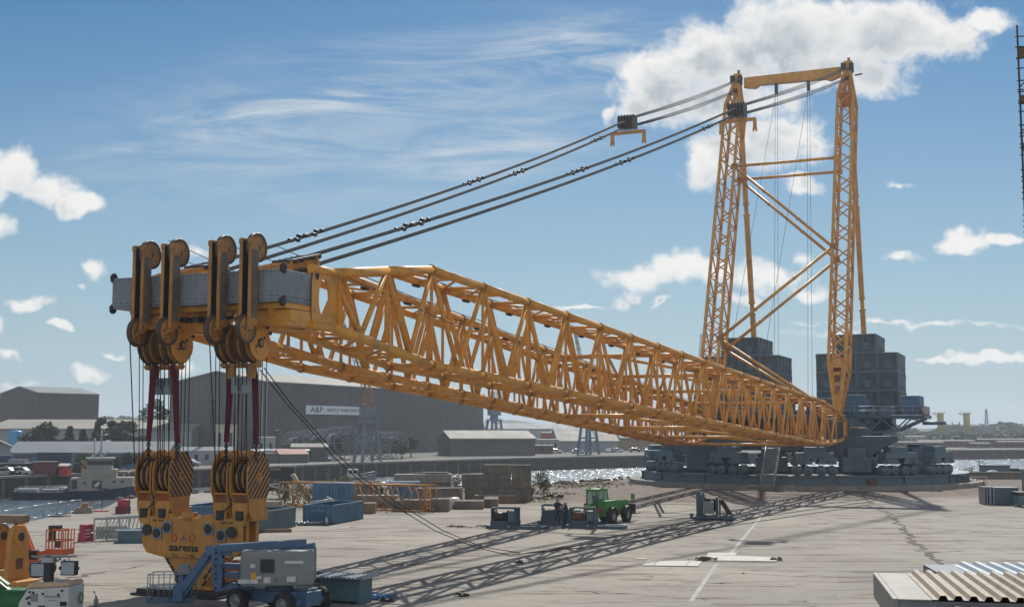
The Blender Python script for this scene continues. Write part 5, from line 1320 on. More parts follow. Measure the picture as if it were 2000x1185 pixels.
# big stack: rows from the ground up
stack = [
 (908, 925, 970, 952, 'small dark block at the left foot of the tall block stack'), (926, 1000, 970, 953.5, 'dark long block in the bottom course of the tall stack'), (1001, 1018, 970, 953.5, 'narrow dark block near the right end of the bottom course'), (1019, 1037, 970, 953.5, 'last block at the right end of the bottom course'),
 (902, 911, 953.4, 939.5, 'narrow end block left in the second course of the tall stack'), (912, 953, 953.4, 939.5, 'grey block second in the second course of the tall stack'), (954, 998, 953.4, 939.5, 'paler block in the middle of the second course, tall stack'), (999, 1037, 953.4, 938, 'last block of the second course, beside the shrub'),
 (902, 911, 939.4, 925.5, 'narrow end block left in the third course of the tall stack'), (912, 952, 939.4, 925.5, 'grey block in the third course, left of the middle joint'), (953, 998, 939.4, 925, 'block in the third course under the topmost blocks'),
 (945, 999, 924.8, 907, 'topmost long block on the left of the tall stack'), (1000, 1037, 937.8, 907.5, 'tall topmost block at the right end of the stack')]
for (x0, x1, yb, yt, lb) in stack: cblock(x0, x1, yt, yb, lb, dep=2.2 if yt > 910 else 1.8, d=D1, zb=g(yb) if yb < 970 else 0)
# stack of slabs to the left
D2 = 127.0
for (x0, x1, yb, yt, lb) in ((772, 832, 962, 953, 'lowest slab left under the wide grey slabs by the water'), (833, 882, 962, 953, 'lowest slab right under the wide grey slabs by the water'), (790, 880, 952.6, 944.5, 'middle slab under the wide grey slab by the water'), (769, 832, 943, 926, 'wide grey slab on top, left of its joint, by the water'), (833, 880, 943, 925, 'wide grey slab on top, right of its joint, by the water')):
    cblock(x0, x1, yt, yb, lb, dep=2.6, d=D2, zb=g(yb, D2) if yb < 960 else 0, m_=CONC if yt < 930 else CONCD)
m = MB(); m.b(-1.3, 1.3, -.6, .6, 0, .12); m.b(-2.2, -1.4, -.3, .3, 0, .1); one('dark_sheet', m, STEEL, 'flat dark sheets lying on the wide grey slabs by the water', 'sheets', V((AT(850, 924, D2).x, D2 + 1.2, g(924.6, D2))))
D3 = 117.0
for (x0, x1, yb, yt, lb) in ((814, 869, 972, 953, 'long weathered block left of its joint, before the slab stack'), (870, 902, 972, 952.5, 'brownish block right of the joint, before the slab stack')): cblock(x0, x1, yt, yb, lb, dep=2.0, d=D3)
D4 = 106.5
for (x0, x1, yb, yt, lb) in ((768, 784, 997, 977, 'narrow block behind the lattice, left end of the front row'), (785, 843, 997, 976, 'long block behind the yellow lattice in the front row'), (844, 877, 996, 974, 'block at the right end of the front row by the white pipes')): cblock(x0, x1, yt, yb, lb, dep=2.2, d=D4, m_=CONCD)
for (x0, x1, yb, yt, lb, d, dep) in ((889, 944, 992, 978, 'dark low slab with blue stains right of the white pipes', 109.5, 2.4), (945, 972, 990, 974, 'low slab turned sideways right of the blue stained one', 112, 4.5)): cblock(x0, x1, yt, yb, lb, dep=dep, d=d)
for (x0, x1, yb, yt, lb, d) in ((925, 1010, 978, 972, 'lower brown board pile before the tall block stack', 118), (927, 1009, 971.6, 966.5, 'upper brown board pile before the tall block stack', 118)):
    cblock(x0, x1, yt, yb, lb, dep=1.6, d=d, zb=0 if yb > 975 else AT(0, yb, d).z, m_=WOOD, name='board_pile', grp='brown board piles')
for (x0, x1, yb, yt, lb, d, mm) in ((686, 738, 986, 939, 'tall dark grey block behind the two blue boxes', 118, CONCD), (696, 776, 992, 967, 'pale concrete slab leaning low behind the yellow lattice', 109.5, CONC), (708, 732, 1001, 982, 'brown stacked boards right of the blue skip', 104, WOOD), (520, 545, 992, 979, 'pale concrete kerb block behind the teal skip', 110, CONC), (760, 818, 950, 940, 'blue grey low block behind the lattice by the water', 124, CBLUE)): cblock(x0, x1, yt, yb, lb, dep=1.6, d=d, m_=mm, zb=0)
m = MB(); m.lathe([(.42, -.6), (.5, -.6), (.5, .6), (.42, .6), (.42, -.6)], (0, 0, .5), V((1, .25, 0)), 20); t1 = one('white_pipe', m, WHITE, 'white pipe length at the left of the two before the blocks', 'pipe', G(868, 995), group='white pipe lengths')
m = MB(); m.lathe([(.42, -.5), (.5, -.5), (.5, .5), (.42, .5), (.42, -.5)], (0, 0, .5), V((.8, .6, 0)), 20); one('white_pipe', m, WHITE, 'white pipe length at the right, touching the dark stained slab', 'pipe', G(884, 992.5), group='white pipe lengths')
m = MB(); rr = random.Random(6)
for i in range(10): m.blob((rr.uniform(-.9, .9), rr.uniform(-.3, .3), .12), rr.uniform(.1, .26), 1, .3, rr)
one('rag_heap', m, WOOD, 'small heap of rags by the right end of the yellow lattice', 'heap', G(838, 999))
m = MB()
for i in range(8): m.beam((rr.uniform(-2.2, 1.8), rr.uniform(-.5, .5), .1), (rr.uniform(-1.8, 2.4), rr.uniform(-.5, .5), .25), .22, .1)
for i in range(5): m.blob((1.6 + rr.uniform(-.7, .7), rr.uniform(-.3, .3), .3), .22, 1, .3, rr)
one('debris_pile', m, STEEL, 'dark debris pile at the foot of the shrubs right of the blocks', 'debris', G(1054, 973))
m = MB()
for i in range(14): a = V((rr.uniform(-1.6, 1.6), rr.uniform(-.8, .8), .03)); m.path([a, a + V((.3, .2, .08)), a + V((.6, -.1, .02)), a + V((rr.uniform(-.2, .9), .4, .02))], .022, 5)
one('brown_cable', m, RUST, 'loose brown cable lying left of the nearest empty winch frame', 'cable', G(912, 1029))

# ================================================================ WINCHES
def winch(loc, rot, label, drum=True, rusty=False, skid=True):
    t = thing('winch', label, 'winch', loc, rot, 'blue grey winches on skids'); m = MB()
    for y in (-.62, .62): m.b(-1.25, 3.0 if skid else 1.2, y - .09, y + .09, 0, .24)
    for x in (-1.2, .9) + ((2.9,) if skid else ()): m.b(x - .09, x + .09, -.7, .7, .02, .22)
    m.build('skid', BLUEG, t, .015); m = MB()
    m.b(-1.0, .95, -.5, -.42, .24, .55); m.b(-1.0, .95, .42, .5, .24, .55); m.b(-.95, -.85, -.55, .55, .24, 1.45); m.b(.78, .9, -.55, .55, .24, 1.45); m.b(-.95, .9, -.55, -.45, 1.38, 1.47); m.b(-.95, .9, .45, .55, 1.38, 1.47); m.b(-.95, -.85, -.55, .55, 1.38, 1.47); m.b(.8, .9, -.55, .55, 1.38, 1.47)
    m.build('frame', BLUEG, t, .012)
    m = MB(); m.lathe([(.5, -.74), (.5, -.68), (.34, -.68), (.34, .2), (.5, .2), (.5, .26)], (-.05, 0, .78), X, 24); m.tube((-.85, 0, .78), (.8, 0, .78), .12); m.build('drum', RUST if rusty else STEEL, t)
    m = MB(); m.b(.3, .78, -.5, .5, .26, 1.22); m.build('gearbox', BLUEGL, t, .03); m = MB(); m.box((.45, -.75, .2), (.07, .06, .12)); m.build('shackle', WHITE, t); return t
winch(G(988, 1031), R(-18), 'blue grey winch standing alone at the left of the group')
winch(G(1141, 1030), R(-18), 'blue grey winch with rusty drum, nearest the two workers', rusty=True)
t = winch(G(1084, 1025) + V((0, .8, 0)), R(2), 'blue grey winch behind the two workers, its drum boxed in', skid=False); m = MB(); m.b(-.8, 1.9, -.6, -.5, .1, .75); m.b(-.95, -.85, -.6, .6, 1.4, 1.48); m.b(-.8, 1.9, -.6, .3, .75, 1.1); m.build('side_box', BLUEG, t, .02)
W4 = thing('winch', 'larger winch unit standing alone in the boom shadow, right of the telehandler', 'winch', G(1390, 1014), R(-12), 'blue grey winches on skids'); m = MB()
m.b(-1.2, 1.2, -.9, .9, .12, .34); m.b(1.0, 1.7, -1.1, .9, .08, .42); m.b(-1.6, -.6, -1.2, -.95, .1, .3); m.build('skid', BLUEG, W4, .03)
m = MB(); m.b(-1.15, -.55, -.5, .8, .34, 2.0); m.lathe([(.3, -.04), (.3, .1), (.2, .1)], (-.85, .1, 2.0), Z, 16); m.b(.38, .5, -.7, .8, .34, 1.75); m.b(.6, .7, -.7, .6, .34, 1.6); m.build('side_frame', BLUEG, W4, .03)
m = MB(); m.b(-.62, .2, -.95, -.35, .5, 1.42); m.build('control_cabinet', LGREY, W4, .03)
m = MB(); m.lathe([(.7, -.5), (.7, -.42), (.5, -.42), (.5, .38), (.7, .38), (.7, .45)], (-.05, .3, 1.1), X, 24); m.build('drum', STEEL, W4); m = MB(); m.beam((.75, -.3, 1.5), (1.45, -.5, .4), .12, .3); m.beam((.75, .4, 1.5), (1.45, .3, .4), .12, .3); m.build('brace', BLACKP, W4, .01)
m = MB(); m.tube((-.85, -1.05, .2), (-1.55, -1.05, .2), .1); m.blob((-1.5, -.9, .4), (.2, .15, .14), 1, .2); m.build('fairlead', BLUEGL, W4)

# ================================================================ TELEHANDLER
th = thing('telehandler', 'green telehandler with glazed cab driving away on the quay', 'telehandler', G(1187, 1019.5), R(-32))   # local y is forward, x to its right
m = MB(); m.b(-.75, .75, -1.9, 1.6, .55, 1.05); m.prism([(-2.0, .95), (1.75, .95), (1.7, 1.3), (.9, 1.62), (-.2, 1.72), (-2.0, 1.72)], (.52, .1, 0), Y, Z, .72); m.b(-.95, .1, -2.05, -.2, .6, 1.35); m.build('body', GREEN, th, .06)
m = MB()
for s in (-1, 1):
    for y in (-1.15, 1.25):
        m.prism([(y + .62 * math.cos(R(a)), .56 + .68 * math.sin(R(a))) for a in range(0, 181, 20)] + [(y + .56 * math.cos(R(a)), .56 + .6 * math.sin(R(a))) for a in range(180, -1, -20)], (s * .98, 0, 0), Y, Z, .42)
m.build('mudguard', STEEL, th, .01)
def wheel_x(x, y, r, wd, par):
    t_ = MB(); t_.lathe([(r * .55, -wd / 2), (r * .92, -wd / 2), (r, -wd * .34), (r, wd * .34), (r * .92, wd / 2), (r * .55, wd / 2)], (x, y, r), X, 24)
    for k in range(16): a = 2 * math.pi * k / 16; t_.box((x, y + math.cos(a) * r, r + math.sin(a) * r), (wd * .9, .09, .08), (X, V((0, math.cos(a), math.sin(a))), V((0, -math.sin(a), math.cos(a)))))
    o_ = t_.build('wheel', BLACK, par); q = MB(); q.lathe([(r * .56, wd * .4), (r * .3, wd * .25), (.01, wd * .3)], (x, y, r), X if x > 0 else -X, 20); q.build('rim', LGREY, o_)
for s in (-1, 1):
    for y in (-1.15, 1.25): wheel_x(s * .95, y, .54, .42, th)
m = MB(); pr = [(-1.55, 1.3), (.25, 1.3), (.15, 1.7), (-.1, 2.42), (-1.45, 2.42)]
for x in (-.98, -.02):
    for a, b in zip(pr, pr[1:] + pr[:1]): m.beam((x, a[0], a[1]), (x, b[0], b[1]), .09, .09)
    m.beam((x, -.55, 1.3), (x, -.6, 2.42), .07, .07)
for y, z in ((-1.5, 2.42), (-.1, 2.42), (-1.55, 1.4)): m.beam((-.98, y, z), (-.02, y, z), .09, .09)
m.b(-1.05, .05, -1.55, 0, 2.42, 2.54); cab = m.build('cab', GREEN, th, .015)
m = MB()
for x in (-.985, -.015): m.add([(x, a, b) for a, b in pr], [tuple(range(5))])
m.quad((-.96, -1.5, 1.4), (-.04, -1.5, 1.4), (-.04, -1.44, 2.4), (-.96, -1.44, 2.4)); m.quad((-.96, .16, 1.7), (-.04, .16, 1.7), (-.04, -.1, 2.4), (-.96, -.1, 2.4)); m.build('cab_window', GLASS, cab)
m = MB(); m.box((-.5, -.75, 1.35), (.5, .5, .18)); m.box((-.5, -1.0, 1.7), (.5, .14, .7)); m.build('seat', STEEL, cab, .05)
m = MB(); m.tube((-.8, -1.3, 2.54), (-.8, -1.3, 2.68), .06); m.build('beacon', REDO, cab)
m = MB(); m.beam((.35, -1.9, 1.72), (.35, 2.4, 1.45), .4, .32); m.beam((.35, 2.3, 1.5), (.35, 2.75, .9), .34, .3); m.build('boom', GREEN, th, .03)
m = MB(); m.b(-.5, 1.0, 2.6, 2.75, .6, 1.3); m.b(-.4, -.25, 2.75, 3.9, .5, .58); m.b(.7, .85, 2.75, 3.9, .5, .58); m.build('fork_carriage', STEEL, th)
m = MB(); m.tube((1.0, 1.55, 1.5), (1.25, 1.7, 1.75), .025, n=6); m.prism([(-.15, -.22), (.15, -.22), (.15, .22), (-.15, .22)], (1.28, 1.7, 1.9), X, Z, .08); m.build('mirror', GREEN, th, .02)
m = MB(); m.prism([(0, 0), (.5, 0), (.25, .42)], (-.95, -2.07, .75), X, Z, .02); m.prism([(0, .42), (.5, .42), (.25, 0)], (.2, -2.07, .75), X, Z, .02); m.build('warning_triangle', RED, th)
m = MB(); m.b(-1.12, -.98, -1.75, -1.55, 1.0, 1.5); m.build('tail_lamp', RED, th, .02)

# ================================================================ TWO WORKERS
def skin_body(name, joints, edges, radii, m_, parent, root=0):
    me = bpy.data.meshes.new(name); me.from_pydata(joints, edges, []); o = bpy.data.objects.new(name, me); COL.objects.link(o); o.parent = parent
    sk = o.modifiers.new('skin', 'SKIN'); sk.use_smooth_shade = True
    for i, r_ in enumerate(radii): v = me.skin_vertices[0].data[i]; v.radius = (r_, r_); v.use_root = (i == root)
    sb = o.modifiers.new('subd', 'SUBSURF'); sb.levels = 1; sb.render_levels = 2; me.materials.append(m_); return o
def person(loc, rot, label, pose, top, bottom, hat):
    t = thing('person', label, 'person', loc, rot, None)
    # one continuous body; clothes are shells over it
    sh = pose['sh']; J = [(0, 0, .95), (0, .01, 1.15), (0, .02, 1.4), (0, .03, 1.5), (0, .06, 1.6)]
    E = [(0, 1), (1, 2), (2, 3), (3, 4)]; Rr = [.15, .145, .165, .065, .085]
    def limb(start, pts, rs):
        k = start
        for p, r_ in zip(pts, rs): J.append(p); Rr.append(r_); E.append((k, len(J) - 1)); k = len(J) - 1
        return k
    hands = []
    for s in (-1, 1):
        e, h_ = pose['arm'][0 if s < 0 else 1]; k = limb(2, [(s * .19, .02, 1.41), e, h_], [.07, .052, .04]); hands.append((k, e, h_))
        kn, an = pose['leg'][0 if s < 0 else 1]; limb(0, [(s * .1, 0, .86), kn, an, (an[0], an[1] - .13, an[2] - .05)], [.095, .07, .055, .05])
    body = skin_body('body', J, E, Rr, bottom, t)
    # jacket: torso and sleeves
    TJ = [(0, 0, .92), (0, .01, 1.15), (0, .02, 1.38), (0, .03, 1.47)]; TE = [(0, 1), (1, 2), (2, 3)]; TR = [.165, .16, .18, .09]
    for s in (0, 1):
        e, h_ = pose['arm'][s]; b = len(TJ); sx = -1 if s == 0 else 1; TJ += [(sx * .2, .02, 1.41), e, tuple(lerp(V(e), V(h_), .85))]; TE += [(2, b), (b, b + 1), (b + 1, b + 2)]; TR += [.085, .066, .052]
    skin_body('jacket', TJ, TE, TR, top, t)
    m = MB(); hz = pose.get('head', (0, .03, 1.66)); m.lathe([(.012, -.145), (.06, -.12), (.075, -.06), (.088, .0), (.092, .06), (.07, .11), (.0, .13)], hz, Z, 16); m.blob(V(hz) + V((0, -.1, -.02)), (.018, .03, .03), 1, 0); m.tube(V(hz) - Z * .2, V(hz) - Z * .1, .055)
    for s in (-1, 1): m.blob(V(hz) + V((s * .092, .0, -.01)), (.014, .03, .04), 1, 0)
    hd = m.build('head', SKINM, t)
    m = MB()
    for s in (-1, 1): m.blob(V(hz) + V((s * .034, -.085, .012)), .012, 1, 0)
    m.tube(V(hz) + V((-.028, -.084, -.065)), V(hz) + V((.028, -.084, -.065)), .006, n=5); m.build('eyes_and_mouth', STEEL, hd)
    m = MB(); m.lathe([(.11, .02), (.112, .06), (.095, .12), (.05, .155), (0, .165)], hz, Z, 16); m.disc(V(hz) + V((0, -.05, .035)), Z, .115, .015, 16); m.build('hard_hat', hat, t)
    for (k, e, h_) in hands:
        d = (V(h_) - V(e)).normalized(); d_, a, b = frame(d); m = MB(); m.box(V(h_) + d * .06, (.1, .085, .03), (d, a, b))
        for i in range(4): q = V(h_) + d * .105 + a * (-.033 + i * .022); ln = [.062, .075, .07, .055][i]; m.tube(q, q + d * ln * .55, .0095, n=6); m.tube(q + d * ln * .55, q + d * ln * .9 + b * -.03, .009, .007, 6)
        q = V(h_) + d * .04 + a * .042; m.tube(q, q + (d * .5 + a * .8).normalized() * .05, .011, n=6); m.build('hand', SKINM, t)
    m = MB()
    for s in (0, 1): an = V(pose['leg'][s][1]); m.prism([(-.2, 0), (.08, 0), (.08, .11), (-.05, .11), (-.2, .06)], (an.x, an.y - .0, an.z - .1), Y, Z, .1)
    m.build('boot', BLACKP, t, .02); return t
HATG = mat('grey_hard_hat', (.30, .30, .30), .4, 0, .1, 3); HATW = mat('pale_hard_hat', (.55, .5, .47), .4, 0, .1, 3)
person(G(1089, 1028) + V((0, 0, .24)), R(25), 'worker in dark navy jacket standing raised, leaning forward, the left one', {'sh': 0, 'arm': [((-.3, -.12, 1.2), (-.16, -.36, 1.1)), ((.3, -.1, 1.18), (.22, -.34, 1.08))], 'leg': [((-.12, -.08, .5), (-.12, .02, .1)), ((.13, -.05, .5), (.15, .03, .1))], 'head': (0, -.04, 1.66)}, NAVY, DGREEN, HATG)
person(G(1104, 1029), R(-60), 'worker in dark overalls standing on the ground, the right one', {'sh': 0, 'arm': [((-.28, -.02, 1.16), (-.22, -.26, 1.02)), ((.3, -.05, 1.2), (.42, -.3, 1.22))], 'leg': [((-.11, -.06, .5), (-.13, .0, .1)), ((.11, -.02, .5), (.12, .04, .1))]}, mat('overall_navy', (.04, .05, .075), .9, 0, .2, 5), NAVY, HATG)

# ================================================================ RIGHT SIDE OF THE YARD
def site_cabin(corner, ex, ey, ln, wd, h, label, roofm, rib=.19, name='site_cabin'):
    """corner: far left roof corner; ex to the right, ey towards the camera"""
    rot = math.atan2(ex.y, ex.x); t = thing(name, label, 'cabin', V((corner.x, corner.y, 0)), rot, 'flat roofed cabins at the lower right'); s = 1
    m = MB(); m.b(.12, ln - .12, -wd + .12, -.12, 0, h - .35); 
    for i in range(int(ln / .3)): m.b(.15 + i * .3, .3 + i * .3, -wd + .09, -wd + .12, .1, h - .4)
    for i in range(int(wd / .3)): m.b(.09, .12, -wd + .2 + i * .3, -wd + .34 + i * .3, .1, h - .4)
    m.build('wall', GREYP, t)
    m = MB(); m.b(.075, ln, -wd + .05, -wd + .12, h - .38, h - .03); m.b(.075, ln, -.12, -.05, h - .38, h - .03); m.build('eave', GREYP, t); m = MB(); m.b(0, .07, -wd, 0, h - .38, h); m.b(.07, .5, -wd, 0, h - .025, h - .003); m.build('fascia', roofm[1], t, .01)  # eave strips coloured grey for the shadow below the roof edge
    m = MB(); n = int((ln - .5) / rib); pr = []
    for i in range(n): x = .5 + i * rib; pr += [(x, 0), (x + rib * .35, 0), (x + rib * .5, .055), (x + rib * .85, .055), (x + rib, 0)]
    vs = []
    for (x, z) in pr:
        for y in (-wd - .02, .02): vs.append((x, y, h + z))
    m.add(vs, [(2 * i, 2 * i + 2, 2 * i + 3, 2 * i + 1) for i in range(len(pr) - 1)]); m.build('roof_sheet', roofm[0], t); return t
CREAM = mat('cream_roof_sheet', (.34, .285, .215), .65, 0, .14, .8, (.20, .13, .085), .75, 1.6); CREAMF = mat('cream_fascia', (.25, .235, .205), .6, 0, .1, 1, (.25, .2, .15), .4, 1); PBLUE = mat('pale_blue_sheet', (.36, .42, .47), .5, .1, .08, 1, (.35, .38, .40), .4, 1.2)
zr = 4.8; a, b, c = G(1705, 1117, zr), G(1755, 1168, zr), G(2000, 1131, zr)
exd = V((.98, -.2, 0)).normalized(); wd_ = 3.0
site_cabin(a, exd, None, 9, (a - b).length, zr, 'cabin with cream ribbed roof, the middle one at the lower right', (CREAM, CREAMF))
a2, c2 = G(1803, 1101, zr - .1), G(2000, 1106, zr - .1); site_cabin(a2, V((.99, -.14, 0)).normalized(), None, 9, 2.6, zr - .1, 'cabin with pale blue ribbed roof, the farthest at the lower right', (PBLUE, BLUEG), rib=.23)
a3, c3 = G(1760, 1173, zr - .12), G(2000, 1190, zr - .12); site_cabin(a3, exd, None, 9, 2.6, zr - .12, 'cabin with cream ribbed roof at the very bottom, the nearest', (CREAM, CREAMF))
# scaffold tower at the right edge
sx, sy = 21.9, 53.0; base = AT(1986, 50, sy); sf = thing('scaffold_tower', 'tall tube scaffold tower at the right edge of the picture', 'scaffold', V((base.x, sy, 0)), -math.atan2(base.x, sy))
m = MB(); zt = base.z
for x in (0, 2.0, 4.0):
    for y in (0, 1.6): m.tube((x, y, 0), (x, y, zt), .045, n=8)
m.build('standard', STEEL, sf); m = MB(); z = .3
while z < zt - .1:
    for y in (0, 1.6): m.tube((-.1, y, z), (4.1, y, z), .03, n=6)
    for x in (0, 2.0, 4.0): m.tube((x, -.1, z + .04), (x, 1.7, z + .04), .03, n=6)
    z += .5 if int(z * 2) % 4 else 1.0
m.build('ledger', STEEL, sf); m = MB()
for i in range(12): m.tube((0, 0, i * 2.0), (2, 0, i * 2.0 + 2), .028, n=6); m.tube((0, 1.6, i * 2.0 + 2), (0, 0, i * 2.0), .028, n=6)
m.build('brace', STEEL, sf); m = MB()
for i in range(1, 12): zz = zt - 1.0 - (i - 1) * 2.15; m.b(.0, 4.0, .05, 1.55, zz - .06, zz)
m.islands('boards', WOOD, sf)
# dark box, sheds and cones on the right
t = thing('steel_box', 'blue grey steel box with open slotted end at the right edge', 'container', G(1957, 986), R(-8)); m = MB(); m.b(-.6, 1.55, 0, 2.2, .12, 1.62); m.build('shell', BLUEG, t, .02); m = MB()
for x0, x1 in ((-1.55, -1.45), (-1.32, -1.22), (-1.1, -.9), (-.75, -.6)): m.b(x0, x1, .0, 2.2, .1, 1.66)
m.b(-1.55, -.6, .05, 2.15, .05, .16); m.build('end_post', GREYP, t, .01); m = MB(); m.b(-1.4, -.65, 1.2, 2.1, .16, 1.5); m.build('dark_load', RUST, t)
t = thing('teal_bin', 'teal steel bin cut by the right edge of the picture', 'bin', G(2008, 990), R(-5)); m = MB(); m.b(-.8, 1.4, 0, 1.8, .15, 1.0); m.b(-1.2, -.95, -.05, .1, 0, .2); m.build('shell', CTEAL, t, .02); m = MB(); m.b(-.85, 1.4, -.02, 1.8, 1.0, 1.35); m.build('upper_load', STEEL, t, .02)
m = MB(); m.tube((0, 0, 0), (0, 0, 2.6), .12); m.b(-.3, .4, -.2, .2, 2.5, 2.75); one('green_post', m, CTEAL, 'pale green post standing behind the bin at the right edge', 'post', G(1999, 966))
m = MB(); m.tube((-.8, 0, .3), (.4, .3, .3), .2, n=14); m.lathe([(.2, -.2), (.36, -.2), (.36, .2), (.2, .2)], (.5, .33, .32), V((1, .25, 0)), 18); one('rusty_pipe', m, RUST, 'rusty flanged pipe behind the blue grey steel box', 'pipe', AT(1947, 957, 122) * 1.0 - Z * AT(1947, 957, 122).z)
def cone(px, py, label):
    t = thing('traffic_cone', label, 'traffic cone', G(px, py), 0, 'traffic cones beside the crane pad'); m = MB(); m.lathe([(.2, .05), (.035, .95), (.0, .97)], (0, 0, 0), Z, 14); m.build('cone', REDO, t); m = MB(); m.b(-.26, .26, -.26, .26, 0, .05); m.build('foot', BLACKP, t); m = MB(); m.lathe([(.142, .4), (.1, .62)], (0, 0, 0), Z, 14); m.build('band', WHITE, t)
for px, l_ in ((1901, 'leftmost of the red cones beside the crane pad'), (1908, 'second red cone from the left beside the crane pad'), (1913, 'third red cone from the left beside the crane pad'), (1922, 'red cone standing apart at the right end of the row')): cone(px, 947.5, l_)
m = MB(); m.tube((-3, 0, .8), (1.6, 0, .8), .05); m.tube((-3, 0, 0), (-3, 0, .85), .05); m.tube((1.6, 0, 0), (1.6, 0, .85), .05); one('low_rail', m, WHITE, 'low white rail behind the red cones', 'rail', G(1903, 943))
m = MB(); m.b(-7, 22, -.5, .5, 0, .9); m.b(-7, 22, -.55, .55, .9, 1.0); one('quay_kerb', m, CONCD, 'long low dark concrete kerb along the far quay edge at the right', 'kerb', G(1925, 935))
t = thing('grey_shed', 'dark grey flat shed on the quay edge at the far right', 'shed', G(1945, 927), R(-3)); m = MB(); m.b(-1.7, 2.2, 0, 2.5, 0, 1.4); m.build('wall', CTEAL, t, .02); m = MB(); m.b(-1.8, 2.3, -.1, 2.6, 1.4, 1.5); m.build('roof', STEEL, t)
t = thing('green_shed', 'lower green flat box right of the dark grey shed', 'box', G(1981, 927), R(-3)); m = MB(); m.b(-1.5, 1.2, 0, 2, 0, .65); m.build('wall', CTEAL, t, .02); m = MB(); m.b(-1.3, .8, 0, 1.6, .65, 1.0); m.build('top_box', STEEL, t)
m = MB(); m.lathe([(1.35, 0), (1.2, .5), (.8, .85), (.3, 1.0), (0, 1.02)], (0, 0, 0), Z, 20); one('covered_mound', m, mat('tarpaulin', (.25, .22, .2), .7, 0, .2, 1.5), 'domed tarpaulin covered mound in front of the dark grey shed', 'mound', G(1939, 931))
# ================================================================ FAR BANK
FZ = -.5
FG = mat('far_ground', (.16, .155, .14), .95, 0, .3, .03, (.09, .11, .06), .5, .02)
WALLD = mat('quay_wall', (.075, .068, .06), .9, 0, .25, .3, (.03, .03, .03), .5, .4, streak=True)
far_edge = [(-130, 106), (-80.5, 193), (-68, 214), (-50, 245), (-28, 283), (0, 318), (45, 358), (90, 400), (150, 440), (260, 470), (420, 480)]
def far_slab(pts, zt, name, m_):
    mb = MB(); n = len(pts); vs = [(x, y, zt) for x, y in pts] + [(x, y, -8) for x, y in pts]; mb.add(vs, [tuple(range(n))] + [(i, n + i, n + i + 1, i + 1) for i in range(n - 1)]); o = mb.build(name, m_); tag(o, kind='structure'); return o
far_slab(far_edge + [(1500, 500), (1500, 3000), (-1500, 3000), (-1500, 60)], FZ, 'far_ground', FG)
def along(pts, s):
    for a, b in zip(pts, pts[1:]):
        d = (V((b[0] - a[0], b[1] - a[1], 0))).length
        if s <= d: f = s / d; return V((lerp(a[0], b[0], f), lerp(a[1], b[1], f), 0)), V((b[0] - a[0], b[1] - a[1], 0)).normalized()
        s -= d
    return V((pts[-1][0], pts[-1][1], 0)), X
qw = thing('far_quay_wall', 'long dark far quay wall of piles and planks above the river', 'quay wall', (0, 0, 0))
m = MB(); cap = MB(); tot = 0; pl = far_edge
for a, b in zip(pl, pl[1:]):
    A, B = V((a[0], a[1], 0)), V((b[0], b[1], 0)); d = (B - A).normalized(); nrm = V((d.y, -d.x, 0)); m.beam(A + nrm * .5 + Z * -3.2, B + nrm * .5 + Z * -3.2, .9, 5.2); cap.beam(A + nrm * .3 + Z * (FZ + .06), B + nrm * .3 + Z * (FZ + .06), 1.9, .4)
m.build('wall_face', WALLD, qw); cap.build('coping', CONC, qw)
m = MB()
s = 0
while s < 250:
    p, d = along(pl, s); nrm = V((d.y, -d.x, 0)); m.beam(p + nrm * 1.15 + Z * -7, p + nrm * 1.15 + Z * (FZ - .35), .5, .5, X); s += 4.2
m.build('pile', mat('timber_pile', (.17, .15, .125), .9, 0, .25, 1), qw)
for zz in (-1.6, -2.8):
    m = MB()
    for a, b in zip(pl[:6], pl[1:6]): A, B = V((a[0], a[1], zz)), V((b[0], b[1], zz)); d = (B - A).normalized(); nrm = V((d.y, -d.x, 0)); m.beam(A + nrm * 1.1, B + nrm * 1.1, .3, .3)
    m.build('waling', WALLD, qw)

